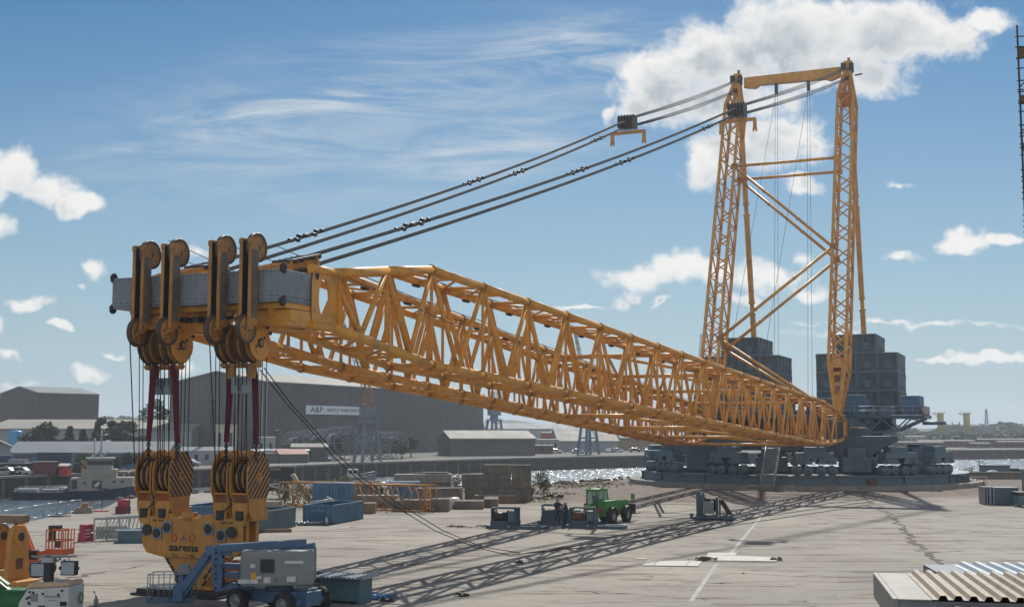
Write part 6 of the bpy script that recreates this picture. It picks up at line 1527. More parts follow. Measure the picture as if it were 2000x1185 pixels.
def fpx(px, d, z=FZ): r = ray(px, 850); return V((r.x / r.y * d, d, z))
def zpy(py, d): return AT(1000, py, d).z
CLADG = mat('grey_cladding', (.105, .10, .098), .75, 0, .06, .05, (.07, .066, .062), .8, .16, streak=True)
CLADD = mat('dark_cladding', (.105, .10, .095), .8, 0, .08, .05, (.07, .07, .065), .5, .1, streak=True)
ROOFL = mat('pale_roof_sheet', (.25, .235, .20), .75, 0, .1, .08, (.3, .27, .22), .5, .1); ROOFG = mat('grey_roof_sheet', (.17, .195, .21), .75, 0, .08, .08, (.12, .12, .12), .5, .12); CLADB = mat('blue_cladding', (.07, .19, .33), .6, 0, .1, .1, (.05, .09, .14), .4, .2, streak=True); CLADW = mat('white_cladding', (.30, .315, .33), .7, 0, .05, .1); GLASSD = mat('dark_window', (.03, .035, .04), .2, 0, .2, 1)
def hall(name, label, A, ld, length, width, eave, ridge, wm, rm, cat='shed', rib=2.0, base=FZ, overhang=.4):
    """A: corner nearest the camera; ld: direction of the long side; the gable end runs to the left of it"""
    ld = V(ld).normalized(); gd = V((-ld.y, ld.x, 0)); t = thing(name, label, cat, V((A[0], A[1], base)), math.atan2(ld.y, ld.x)); w_, e_, r_ = width, eave - base, ridge - base
    m = MB(); m.add([(0, 0, 0), (0, w_, 0), (0, w_, e_), (0, w_ / 2, r_), (0, 0, e_), (length, 0, 0), (length, w_, 0), (length, w_, e_), (length, w_ / 2, r_), (length, 0, e_)], [(0, 1, 2, 3, 4), (5, 9, 8, 7, 6), (0, 4, 9, 5), (1, 6, 7, 2)])
    n = int(length / rib)
    for i in range(n): m.b(i * length / n, i * length / n + .14, -.07, 0, 0, e_)
    n = int(w_ / rib)
    for i in range(n):
        y = i * w_ / n; m.b(-.07, 0, y, y + .14, 0, e_ + (r_ - e_) * (1 - abs(y / (w_ / 2) - 1)) - .3)
    wl = m.build('wall', wm, t); o = overhang; m = MB(); th = .35
    for (ya, za, yb, zb) in ((-o, e_ - o * (r_ - e_) / (w_ / 2), w_ / 2, r_), (w_ / 2, r_, w_ + o, e_ - o * (r_ - e_) / (w_ / 2))):
        m.add([(-o, ya, za), (length + o, ya, za), (length + o, yb, zb), (-o, yb, zb), (-o, ya, za + th), (length + o, ya, za + th), (length + o, yb, zb + th), (-o, yb, zb + th)], [(0, 3, 2, 1), (4, 5, 6, 7), (0, 1, 5, 4), (1, 2, 6, 5), (2, 3, 7, 6), (3, 0, 4, 7)])
    m.build('roof', rm, t); return t
# the big grey hall with the banner
BH = V((-66.3, 330, 0)); bl = V((.41, .912, 0))
bh = hall('shipyard_hall', 'very large grey shipyard hall with a white banner, behind the boom', BH, bl, 136, 31.5, 19.6, 22.6, CLADG, ROOFL, rib=1.9)
m = MB(); m.b(-.3, -.05, .3, .7, 0, 20); m.b(.4, .8, -.32, -.1, 0, 19.8); m.build('downpipe', GALV, bh)
m = MB()
for z in (7.2, 13.0): m.b(0, 136, -.16, -.125, z, z + .22)
m.build('cladding_joint', CLADD, bh)
m = MB(); m.b(0, 136, -.2, -.13, 0, 7.0); m.build('lower_wall', CLADD, bh); m = MB()
for x, w_, h_ in ((14, 5, 5.5), (34, 1.2, 2.2), (58, 5, 5.5), (92, 7, 6.2), (118, 1.2, 2.2)): m.b(x, x + w_, -.28, -.2, 0, h_)
m.islands('door', GLASSD, bh); m = MB()
for x in range(8, 134, 9): m.b(x, x + 1.3, -.24, -.13, 17.2, 17.9)
m.islands('vent', CLADD, bh)
def on_side(px):   # distance along the long side seen at px
    r = ray(px, 800); k = r.x / r.y; return (k * BH.y - BH.x) / (bl.x - k * bl.y)
s0, s1 = on_side(596), on_side(716); zc = zpy(800.5, BH.y + bl.y * (s0 + s1) / 2) - FZ
m = MB(); m.b(s0, s1, -.32, -.2, zc - 1.35, zc + 1.15); m.build('banner', mat('banner_white', (.82, .85, .88), .6, 0, .04, .3), bh)
q = bh.matrix_world
text('A&P', 'banner_lettering', STEEL, bh, (s0 + (s1 - s0) * .16, -.36, zc - .1), X, Z, 2.3, .02, stretch=1.55); text('SAFETY AT WORK STARTS HERE', 'banner_lettering', STEEL, bh, (s0 + (s1 - s0) * .63, -.36, zc - .1), X, Z, 1.25, .02, stretch=1.12)
# hall on the far left
LH = fpx(72, 405); hall('grey_hall', 'dark grey windowless hall with ribbed walls at the far left', LH, (.55, .83, 0), 24, 21, zpy(768, 405), zpy(764, 405) + 1.6, CLADD, ROOFG, rib=1.6, overhang=.1)
d = 330; A = fpx(-30, d); hall('long_white_hall', 'long low pale hall with cream rooflights, before the dark hall', A, (1, .02, 0), 55, 34, zpy(838.5, d), zpy(829, d) + 1.2, CLADW, ROOFL, rib=2.5)
m = MB()
# blue roofed long shed
d = 236; A = fpx(18, d); bs = hall('blue_shed', 'long blue shed with pale grey sheet roof behind the far quay', A, (1, .10, 0), 29.5, 14, zpy(886, d), zpy(866, d), CLADB, ROOFG, rib=1.2)
m = MB()
for i in range(7): m.b(17 + i * 1.6, 17.9 + i * 1.6, -.16, -.1, 1.0, 2.2)
m.islands('window', GLASSD, bs); m = MB(); m.b(1.5, 4, -.18, -.1, 0, 2.6); m.b(12, 15, -.18, -.1, 0, 2.6); m.build('door', CLADD, bs)
d = 205; t = thing('dark_container', 'dark blue container standing against the long blue shed', 'container', fpx(107, d), R(5)); m = MB(); m.b(-2.8, 2.8, 0, 2.4, .1, zpy(883, d) - FZ); m.build('shell', mat('deep_blue', (.03, .055, .09), .6, 0, .1, .5), t, .05); m = MB()
for i in range(18): m.b(-2.75 + i * .31, -2.62 + i * .31, -.04, 0, .2, 2.9)
m.build('rib', MATS['deep_blue'], t)
d = 214; t = hall('grey_gable_shed', 'grey gabled shed cut by the left edge of the picture', fpx(20, d), (-.40, 1, 0), 12, 12, zpy(873, d), zpy(852, d) + 1, CLADW, ROOFG, rib=1.5)
m = MB(); m.b(-8, 0, -.5, 0, 0, 2.6)
t = thing('site_container', 'navy container at the left edge under the grey gable shed', 'container', fpx(8, 204), R(4)); m = MB(); m.b(-3, 1.1, 0, 2.4, .05, zpy(889, 204) - FZ); m.build('shell', mat('navy_steel', (.025, .05, .12), .6, 0, .1, .5), t, .04)
m = MB()
for i in range(12): m.b(-2.9 + i * .33, -2.76 + i * .33, -.04, 0, .1, 2.5)
m.build('rib', MATS['navy_steel'], t)
t = thing('round_tank', 'bright blue round tank with domed lid behind the long shed', 'tank', fpx(31, 300), 0); m = MB(); r_ = 1.65; m.lathe([(r_, 0), (r_, zpy(843, 300) - FZ), (r_ * .6, zpy(841, 300) - FZ + .1), (.05, zpy(839.5, 300) - FZ)], (0, 0, 0), Z, 28); m.build('shell', mat('tank_blue', (.06, .30, .52), .45, 0, .06, .3), t); m = MB(); m.b(r_ - .1, r_ + .3, -.5, .3, 0, zpy(843, 300) - FZ); m.build('ladder_cage', GALV, t)
t = thing('timber_office', 'low black timber office with two white windows at the far left', 'cabin', fpx(33, 202), R(3)); m = MB(); m.b(-3.2, 1.9, 0, 3, 0, 1.9); m.build('wall', BLACKP, t); m = MB(); m.b(-3.4, 2.1, -.3, 3.2, 1.9, 2.05); m.b(-1.5, 1.2, .6, 2.6, 2.05, 2.6); m.build('roof', GREYP, t); m = MB(); m.b(-1.7, -1.1, -.03, 0, .5, 1.6); m.b(.3, .9, -.03, 0, .5, 1.6); m.islands('window', WHITE, t)
def boxshed(px, d, w_, dep, h, label, wm, rm, roofpitch=.5, name='low_shed', rot=0, win=True, cat='shed', base=FZ):
    t = thing(name, label, cat, fpx(px, d, base), R(rot)); m = MB(); m.b(-w_ / 2, w_ / 2, 0, dep, 0, h); m.build('wall', wm, t); m = MB(); m.add([(-w_ / 2 - .15, -.15, h), (w_ / 2 + .15, -.15, h), (w_ / 2 + .15, dep / 2, h + roofpitch), (-w_ / 2 - .15, dep / 2, h + roofpitch), (w_ / 2 + .15, dep + .15, h), (-w_ / 2 - .15, dep + .15, h)], [(0, 1, 2, 3), (3, 2, 4, 5), (0, 3, 5), (1, 4, 2)]); m.build('roof', rm, t)
    if win:
        m = MB(); n = max(1, int(w_ / 2.2))
        for i in range(n): x = -w_ / 2 + (i + .5) * w_ / n; m.b(x - .4, x + .4, -.03, .02, h * .35, h * .75)
        m.islands('window', GLASSD, t)
    return t
boxshed(88, 200, 3.6, 2.4, 2.3, 'dark red container on the far quay beside the parked cars', mat('dark_red_steel', (.12, .04, .045), .7, 0, .15, .6), GREYP, .05, 'red_container', 3, False, 'container')
boxshed(126, 201, 1.4, 2, 1.6, 'small red hut with pale roof on the far quay', RED, WHITE, .4, 'red_hut', 5, False, 'hut')
boxshed(166, 206, .9, .9, 2.2, 'small ochre cabinet standing on the far quay', mat('ochre_paint', (.36, .18, .04), .6), STEEL, .05, 'ochre_cabinet', 0, False, 'cabinet')
boxshed(150, 208, 3.6, 2.2, 1.9, 'low dark grey store left of the ochre cabinet', CLADD, STEEL, .05, 'grey_store', 3, False, 'store')
for (px, d, w_, dep, h, l_, wm, rm, rp) in ((405, 262, 11, 6, 3.0, 'pale grey shed behind the left hook block', CLADW, ROOFG, .8), (548, 285, 13, 6, 2.6, 'grey shed with pale flat roof left of the reels', CLADW, WHITE, .4), (605, 289, 8.5, 6, 3.4, 'blue grey shed with light roof behind the pink roofed one', CLADG, ROOFL, .8), (520, 300, 4.5, 5, 5.6, 'tall pale cabin stack behind the right hook block', CLADW, CLADW, .1), (440, 320, 5.6, 5, 8.8, 'cream building with rows of windows behind the hook block', mat('cream_wall', (.48, .46, .38), .7), ROOFG, .2)): boxshed(px, d, w_, dep, h, l_, wm, rm, rp, 'far_shed', 8)
boxshed(575, 277, 6.6, 5, 2.0, 'low grey shed with pink red roof on the far quay', CLADG, mat('pink_roof', (.38, .17, .14), .7), 1.1, 'pink_roof_shed', 30, False)
boxshed(534, 275, 6.2, 4, 2.2, 'grey container row end left of the pink roofed shed', CLADG, ROOFG, .05, 'grey_container', 30, False, 'container')
hall('gable_warehouse', 'dark ribbed warehouse with pale ridge roof right of the big hall', fpx(881, 348), (1, .25, 0), 24.5, 20, zpy(857.5, 348), zpy(842.5, 348), CLADD, ROOFL, 'warehouse', 1.3)
hall('white_warehouse', 'pale hipped roof warehouse behind the blue dock crane', fpx(1091, 410), (1, .1, 0), 20, 22, zpy(862, 410), zpy(848, 410) + 1.5, CLADW, ROOFL, 'warehouse', 2)
hall('ochre_warehouse', 'ochre walled warehouse behind the boom, right of the pale one', fpx(1213, 440), (1, .1, 0), 24, 18, zpy(856, 440), zpy(851, 440) + 1, mat('ochre_cladding', (.27, .20, .11), .8, 0, .08, .1), ROOFG, 'warehouse', 3.2)
for (px, d, w_, dep, h, l_, wm) in ((1068, 400, 3.2, 3, 6.4, 'round ended red silo beside the pale warehouse', mat('silo_red', (.33, .07, .05), .6)), (1058, 392, 11, 5, 4.3, 'white boat shed left of the red silo', CLADW), (1052, 380, 9, 5, 2.6, 'long brown container row on the far quay', RUST)): boxshed(px, d, w_, dep, h, l_, wm, ROOFG, .2, 'far_store', 5)
# cable reels before the big hall
RL = None
for i, (px, d, r_, nm) in enumerate(((578, 322, 3.5, 'first big cable reel at the left end of the row'), (600, 318, 3.7, 'second big cable reel of the row from the left'), (620, 316, 3.7, 'third big cable reel of the row from the left'), (630, 312, 3.8, 'fourth big cable reel, half behind the third'), (655, 309, 4.1, 'large cable reel just left of the dock crane'), (678, 307, 4.1, 'large cable reel behind the left crane leg'), (735, 312, 3.5, 'cable reel just right of the dock crane legs'), (752, 316, 3.5, 'last but one cable reel at the right end'), (770, 320, 3.5, 'last cable reel at the right end of the row'))):
    t = thing('cable_reel', nm, 'cable reel', fpx(px, d, FZ + r_), R(38 - i), 'big steel cable reels before the grey hall')
    for y in (-1.3, 1.3):
        m = MB(); m.lathe([(r_ - .12, -.1), (r_, -.1), (r_, .1), (r_ - .12, .1), (r_ - .12, -.1)], (0, y, 0), Y, 36)
        for k in range(12): a = k * math.pi / 6; m.tube((math.cos(a) * .8, y, math.sin(a) * .8), (math.cos(a) * r_, y, math.sin(a) * r_), .06, n=5)
        m.build('flange', GREYP, t)
    m = MB(); m.tube((0, -1.3, 0), (0, 1.3, 0), r_ * .55, n=24); m.build('core', CLADD, t); m = MB(); m.tube((0, -1.15, 0), (0, 1.15, 0), r_ * .57, n=24); m.build('wound_cable', BLACKP if i % 2 else GREYP, t)
# dock cranes
def lattice(m, a, b, w0, w1, n, r_=.09):
    a, b = V(a), V(b); d, s_, u = frame(b - a)
    P = lambda k, i, j: lerp(a, b, k / n) + s_ * i * lerp(w0, w1, k / n) / 2 + u * j * lerp(w0, w1, k / n) / 2
    for i in (-1, 1):
        for j in (-1, 1): m.tube(P(0, i, j), P(n, i, j), r_, n=5)
    for k in range(n):
        e = 1 if k % 2 else -1
        for i in (-1, 1): m.tube(P(k, i, -e), P(k + 1, i, e), r_ * .6, n=4); m.tube(P(k, -e, i), P(k + 1, e, i), r_ * .6, n=4)
DCG = mat('dock_crane_grey', (.17, .20, .22), .6, 0, .1, .4); DCB = mat('dock_crane_blue', (.09, .19, .30), .6, 0, .1, .4)
def dock_crane(px, d, s, label, m_, cabm, hasjib=None, rot=35):
    t = thing('dock_crane', label, 'dock crane', fpx(px, d), R(rot)); H = 9.5 * s
    for x in (-2.6 * s, 2.6 * s):
        for y in (-2.2 * s, 2.2 * s): m = MB(); m.beam((x, y, 0), (x * .62, y * .62, H), .62 * s, .62 * s); m.build('leg', m_, t)
    m = MB()
    for z in (H * .55, H): 
        f = lerp(1, .62, z / H); m.beam((-2.6 * s * f, -2.2 * s * f, z), (2.6 * s * f, -2.2 * s * f, z), .4, .4); m.beam((-2.6 * s * f, 2.2 * s * f, z), (2.6 * s * f, 2.2 * s * f, z), .4, .4); m.beam((-2.6 * s * f, -2.2 * s * f, z), (-2.6 * s * f, 2.2 * s * f, z), .4, .4); m.beam((2.6 * s * f, -2.2 * s * f, z), (2.6 * s * f, 2.2 * s * f, z), .4, .4)
    for e in (-1, 1): m.tube((-2.6 * s * e, -2.2 * s, .3), (2.6 * s * .8 * e, -2.2 * s * .8, H * .55), .12, n=5); m.tube((-2.1 * s * e, -1.8 * s, H * .55), (1.6 * s * e, -1.4 * s, H), .12, n=5)
    m.build('portal', m_, t)
    m = MB(); m.b(-2.3 * s, 2.3 * s, -2.0 * s, 2.0 * s, H, H + .25); m.lathe([(1.5 * s, 0), (1.3 * s, 1.6 * s)], (0, 0, H), Z, 18)
    for k in range(16): a = k * math.pi / 8; m.tube((2.4 * s * math.cos(a), 2.2 * s * math.sin(a), H), (2.4 * s * math.cos(a), 2.2 * s * math.sin(a), H + 1.1), .05, n=4)
    m.build('slew_platform', m_, t); m = MB(); m.b(-1.7 * s, 1.8 * s, -1.5 * s, 1.5 * s, H + 1.6 * s, H + 4.2 * s); m.build('machine_house', cabm, t, .05)
    m = MB(); m.b(1.8 * s, 2.4 * s, -.6 * s, .6 * s, H + 2.2 * s, H + 3.6 * s); m.build('cab', GLASSD, t)
    m = MB(); lattice(m, (0, 0, H + 4.2 * s), (-.3 * s, 0, H + 9.5 * s), 2.6 * s, 1.2 * s, 5, .12); m.build('tower', YELD if cabm is DCG else m_, t)
    if hasjib: m = MB(); lattice(m, (1.2 * s, 0, H + 4.5 * s), hasjib, 1.5 * s, .6 * s, 12, .1); m.tube((-.3 * s, 0, H + 9.5 * s), hasjib, .05, n=4); m.build('jib', mat('jib_red', (.3, .2, .18), .6), t)
    return t
dock_crane(718, 284, .92, 'grey dock crane with yellow tower before the big hall', DCG, DCG, (-7.5, -1.5, 31.5))
dock_crane(1149, 372, .95, 'blue dock crane behind the boom by the pale warehouse', DCB, DCB, (-4, 1, 36.5))
dock_crane(965, 470, 1.15, 'tall blue dock crane right of the big grey hall', DCB, DCB, (6, 3, 22))
dock_crane(1360, 520, 1.2, 'lattice dock crane seen left of the farther mast', DCG, DCG, (4, 0, 48))
dock_crane(1292, 560, 1.0, 'small far dock crane just above the boom', DCG, DCG, (2, 0, 42))
# lamp masts
for px, d, top, l_ in ((412, 270, 778, 'tall lamp mast with a cluster of floodlights behind the ropes'), (540, 290, 838, 'short lamp post left of the pink roofed shed')):
    h = zpy(top, d) - FZ; t = thing('lamp_mast', l_, 'lamp mast', fpx(px, d)); m = MB(); m.tube((0, 0, 0), (0, 0, h), .32, .16, 8)
    if h > 10:
        for i in range(12): m.tube((-.5, 0, i * h / 13), (.5, 0, (i + 1) * h / 13), .05, n=4); m.tube((.5, 0, i * h / 13), (-.5, 0, (i + 1) * h / 13), .05, n=4)
        for x in (-.5, .5): m.tube((x, 0, 0), (x, 0, h), .07, n=5)
    m.build('mast', STEEL, t); m = MB()
    for k in range(5): a = k * 1.25; q = V((math.cos(a) * .8, math.sin(a) * .8, h - .3 - .3 * (k % 2))) * (1 if h > 10 else 1); m.tube((0, 0, h - .6), q, .07, n=5); m.box(q, (.6, .5, .25), frame(V((math.cos(a), math.sin(a), -.7))))
    m.build('floodlight', STEEL, t)
# ================================================================ CARS on the far quay
def car_proto(name, label, m_, loc, rot):
    t = thing(name, label, 'car', loc, rot, 'cars parked on the far quay'); m = MB()
    m.prism([(-2.1, .35), (2.1, .35), (2.15, .75), (1.3, .92), (-2.1, .95)], (0, 0, 0), X, Z, 1.7); m.prism([(-1.9, .93), (1.25, .92), (.55, 1.45), (-1.3, 1.48)], (0, 0, 0), X, Z, 1.45); m.build('body', m_, t, .05)
    m = MB()
    for y in (-.735, .735): m.prism([(-1.65, .98), (1.0, .96), (.48, 1.38), (-1.2, 1.4)], (0, y, 0), X, Z, .02)
    m.prism([(-.62, 0), (.62, 0), (.58, .5), (-.58, .5)], (.95, 0, 1.0), Y, V((-.75, 0, .7)).normalized(), .02); m.build('window', GLASSD, t); m = MB()
    for x in (-1.3, 1.35):
        for y in (-.8, .8): m.disc((x, y, .33), Y, .33, .2, 14)
    m.build('wheel', BLACK, t); return t
cc = [mat('car_' + n, c, .25, .2, .05, 1) for n, c in (('silver', (.45, .46, .48)), ('white', (.7, .7, .7)), ('black', (.03, .03, .035)), ('blue', (.05, .1, .22)), ('red', (.3, .03, .03)))]
protos = {}
carl = [(3, 197, 'silver', 'silver car parked at the left edge of the far quay'), (17, 199, 'black', 'dark car parked before the black timber office'), (44, 200, 'silver', 'silver car glinting right of the timber office'), (64, 203, 'black', 'dark hatchback beside the glinting silver car'), (108, 207, 'white', 'white car behind the red hut'), (140, 212, 'black', 'dark car between red hut and ochre cabinet'), (178, 216, 'silver', 'silver car right of the ochre cabinet'), (187, 225, 'blue', 'blue car behind the tug wheelhouse'), (296, 246, 'white', 'white car parked left above the left hook block'), (312, 247, 'red', 'red car parked above the left hook block'), (327, 249, 'white', 'white car parked above the chevrons of the left hook block'), (343, 251, 'silver', 'silver car third in the line above the left hook block'), (358, 252, 'white', 'last white car in the line right of the left hook block'), (372, 254, 'silver', 'silver car at the end of the line by the lamp mast'), (630, 292, 'white', 'white van shaped car right of the pink roofed shed'), (652, 294, 'silver', 'silver car near the reels'), (1085, 388, 'white', 'white car on the far quay left of the blue dock crane'), (1128, 386, 'silver', 'silver car glinting beneath the blue dock crane'), (1190, 402, 'white', 'white car before the pale warehouse, right part'), (1205, 404, 'silver', 'silver car before the ochre warehouse, left part'), (1240, 410, 'black', 'dark car before the ochre warehouse'), (1262, 412, 'white', 'white car near the right end of the ochre warehouse'), (1282, 414, 'silver', 'last silver car left of the ring crane')]
for i, (px, d, c, l_) in enumerate(carl):
    k = c; loc = fpx(px, d); rot = R((i * 47) % 40 - 20 + (0 if i % 3 else 90))
    if k not in protos: protos[k] = car_proto('parked_car', l_, MATS['car_' + c], loc, rot)
    else: copy_tree(protos[k], loc, rot, l_)
# ================================================================ BOATS
HULL = mat('tug_hull', (.025, .045, .075), .5, 0, .15, .4); SUP = mat('tug_white', (.34, .315, .28), .55, 0, .1, .6, (.3, .22, .15), .35, .8)
tg = thing('tug_boat', 'workboat with dark blue hull and cream wheelhouse moored at the far quay', 'boat', fpx(176, 196, WZ) + V((0, -4, 0)), R(14))
tg.scale = (1, 1, .8)
m = MB(); st = [(-9.5, 1.5, .7, 1.6), (-8, 2.3, .4, 1.35), (-3, 2.6, .2, 1.3), (3, 2.6, .2, 1.6), (8, 2.1, .3, 2.3), (11, 1.0, .6, 2.9), (12.2, .1, 1.2, 3.2)]
vs = []; 
for (x, w_, zb, zt) in st: vs += [(x, -w_, zt), (x, -w_ * .8, zb - .8), (x, w_ * .8, zb - .8), (x, w_, zt)]
m.add(vs, [(4 * k + e, 4 * k + (e + 1) % 4, 4 * k + 4 + (e + 1) % 4, 4 * k + 4 + e) for k in range(6) for e in range(4)] + [(0, 1, 2, 3), (24, 27, 26, 25)]); m.build('hull', HULL, tg)
m = MB(); m.b(-1.2, 8.0, -1.9, 1.9, 1.5, 4.0); m.b(.3, 5.5, -1.6, 1.6, 4.0, 5.6); m.build('deckhouse', SUP, tg, .08); m = MB(); m.b(1.2, 4.8, -1.4, 1.4, 5.6, 7.6); m.build('wheelhouse', SUP, tg, .1)
m = MB(); m.b(1.15, 4.85, -1.45, 1.45, 6.4, 7.2); m.build('window', GLASSD, tg); m = MB(); m.b(.9, 5.1, -1.7, 1.7, 7.6, 7.8); m.build('roof', WHITE, tg)
m = MB(); m.tube((3, 0, 7.8), (3, 0, 13), .14, .08); m.tube((2.0, 0, 7.8), (2.0, 0, 11.5), .08); m.tube((1.5, 0, 11), (4.5, 0, 11), .06); m.tube((2, 0, 12.2), (4, 0, 12.2), .05)
for i in range(6): m.box((1.8 + i * .45, 0, 8.2 + .3 * (i % 3)), (.35, .5, .4))
m.build('mast', GALV, tg); m = MB(); m.b(-1.0, -.2, -1.97, -1.9, 1.9, 3.6); m.disc((.9, -1.93, 3.0), Y, .22, .06, 12); m.disc((5.2, -1.93, 3.2), Y, .25, .06, 12); m.disc((6.4, -1.93, 3.2), Y, .25, .06, 12); m.b(2.0, 3.4, -1.98, -1.92, 2.1, 3.5); m.build('port_hole', GLASSD, tg)
m = MB(); m.prism([(2.2, 2.5), (2.6, 2.9), (2.5, 3.0), (3.0, 3.3), (3.2, 3.0), (2.9, 2.7), (3.1, 2.6), (2.6, 2.2)], (0, -1.99, .0), X, Z, .02); m.build('emblem', WHITE, tg)
m = MB()
for x in range(-9, -1): m.tube((x, -2.3, 1.35), (x, -2.3, 2.3), .05, n=5); m.tube((x, 2.3, 1.35), (x, 2.3, 2.3), .05, n=5)
for z in (1.85, 2.3): m.tube((-9, -2.3, z), (-2, -2.3, z), .04, n=5); m.tube((-9, 2.3, z), (-2, 2.3, z), .04, n=5)
m.build('rail', WHITE, tg); m = MB(); m.b(-9.0, -6.0, -1.6, 1.6, 1.3, 2.0); m.b(-5.5, -3, -1.4, 1.4, 1.3, 1.8); m.blob((-2.2, 0, 1.8), (.9, 1.2, .5), 1, .2); m.build('deck_gear', GREYP, tg, .05); m = MB(); m.beam((-.2, -1, 7.4), (2.0, -1.2, 4.0), .25, .3); m.build('deck_crane', BLACKP, tg); m = MB()
for i in range(9): m.blob((2.0 + i * .75, -1.2 + .2 * (i % 2), 4.4 + .35 * (i % 3)), .26, 1, .2)
m.build('orange_gear', mat('orange_gear', (.5, .2, .06), .7), tg)
wb = thing('small_boat', 'small white motor boat moored under the far quay behind the ropes', 'boat', fpx(692, 250, WZ) + V((0, 2, 0)), R(8)); m = MB(); st = [(-3.2, 1.0, .3, .9), (0, 1.2, .1, .9), (2.8, .8, .2, 1.3), (4.2, .1, .6, 1.7)]; vs = []
for (x, w_, zb, zt) in st: vs += [(x, -w_, zt), (x, -w_ * .6, zb - .5), (x, w_ * .6, zb - .5), (x, w_, zt)]
m.add(vs, [(4 * k + e, 4 * k + (e + 1) % 4, 4 * k + 4 + (e + 1) % 4, 4 * k + 4 + e) for k in range(3) for e in range(4)] + [(0, 1, 2, 3), (12, 15, 14, 13)]); m.build('hull', GREYP, wb); m = MB(); m.b(-1.6, .6, -.9, .9, .9, 2.6); m.build('cabin', WHITE, wb, .06); m = MB(); m.b(-.4, .4, -.92, -.9, 1.7, 2.3); m.b(-1.3, -.6, -.92, -.9, 1.7, 2.3); m.build('window', GLASSD, wb); m = MB(); m.tube((-.5, 0, 2.6), (-.5, 0, 4.0), .05); m.tube((.2, 0, 2.6), (.2, 0, 3.6), .04); m.build('mast', STEEL, wb)
m = MB(); m.tube((1, -.9, 1.5), (4, -.1, 2.1), .06); m.tube((1, .9, 1.5), (4, .1, 2.1), .06); m.build('rail', WHITE, wb)

# ================================================================ TREES on the far bank
def tree_proto(name, label, h, wd, kind, leafm, seed, loc, group='trees on the far bank', n=700, size=.5):
    r_ = random.Random(seed); t = thing(name, label, 'tree', loc, 0, group); m = MB(); m.tube((0, 0, 0), (0, 0, h * (.85 if kind == 'conifer' else .5)), .12 + h * .02, .05, 7)
    for i in range(8): a = r_.uniform(0, 6.28); z = h * r_.uniform(.25, .5); m.tube((0, 0, z), (math.cos(a) * wd * .35, math.sin(a) * wd * .35, z + h * .25), .08, .03, 5)
    m.build('trunk', WOOD, t); m = MB()
    if kind == 'conifer':
        for i in range(n):
            f = r_.random() ** .8; z = h * (.1 + .9 * f); rad = wd * .5 * (1 - f) * (.7 + .5 * abs(math.sin(f * 19))) + .1; a = r_.uniform(0, 6.28); q = rad * r_.random() ** .4; leaves(m, (math.cos(a) * q, math.sin(a) * q, z), (.3, .3, .25), 2, size, r_)
    else:
        cl_ = [(V((r_.gauss(0, wd * .2), r_.gauss(0, wd * .2), h * r_.uniform(.42, .86))), r_.uniform(.12, .26) * wd) for _ in range(14)]
        for i in range(n): c, q = r_.choice(cl_); leaves(m, c, (q, q, q * .8), 2, size, r_)
    m.build('crown', leafm, t); return t
CONI = mat('conifer_green', (.05, .078, .04), .9, 0, .4, 1.0); BROAD = mat('far_tree_green', (.08, .105, .04), .9, 0, .4, .5); BROADD = mat('far_tree_dark', (.06, .09, .04), .9, 0, .4, .5)
rr = random.Random(12); FP = {}
con = [(50, 5.2, 2.6, 'b', 'small bush tree at the left end of the hedge row'), (78, 9.6, 7.5, 'b', 'broad dark tree, the largest at the left of the row'), (97, 7.0, 5.0, 'c', 'dark conifer right of the largest hedge row tree'), (112, 4.6, 3.6, 'b', 'low round bush in the middle of the hedge row'), (120, 5.4, 4.0, 'b', 'round dark bush left of the slim conifer'), (136, 8.0, 3.4, 'c', 'slim pointed conifer in the middle of the hedge row'), (151, 5.8, 4.2, 'b', 'round bush right of the slim conifer'), (162, 7.2, 3.0, 'c', 'thin conifer with a forked top in the hedge row'), (173, 5.0, 4.0, 'b', 'low bush between thin and broad conifer'), (190, 8.6, 5.2, 'c', 'broad full conifer right of the middle of the row'), (205, 5.6, 5.0, 'b', 'low wide bush left of the last big tree'), (231, 11.0, 7.5, 'b', 'tall loose tree near the right end of the hedge row'), (247, 5.0, 5.0, 'b', 'low bush at the right end of the hedge row'), (272, 6.0, 6.0, 'b', 'dark bush behind the left hook block ropes')]
for i, (px, h, wd, k, l_) in enumerate(con): tree_proto('conifer_tree' if k == 'c' else 'hedge_tree', l_, h, wd, 'conifer' if k == 'c' else 'broad', CONI, 100 + i, fpx(px, 288 + (i % 3)), 'dark trees in the hedge row before the pale hall', 900, .5)
for i, (px, d, h, wd, l_, mm) in enumerate(((162, 222, 3.0, 3.0, 'bright green small tree above the far quay cars', BROAD), (222, 228, 2.4, 3.5, 'olive tree behind the tug mast', BROADD), (252, 232, 2.8, 3.6, 'dull bush right of the tug wheelhouse', BROADD), (573, 305, 4.4, 6.6, 'bright green bush left of the first cable reel', BROAD), (612, 312, 4.8, 5, 'pale green bush before the reels', BROAD), (785, 318, 4.2, 5, 'pale bush right of the last cable reel', BROAD), (803, 330, 6, 5, 'light green tree left of the dark warehouse', BROAD), (315, 352, 17.5, 9, 'bare looking tall tree rising above the pale hall', BROADD))): tree_proto('far_tree', l_, h, wd, 'broad', mm, 200 + i, fpx(px, d), 'single trees on the far bank', 800, .42)
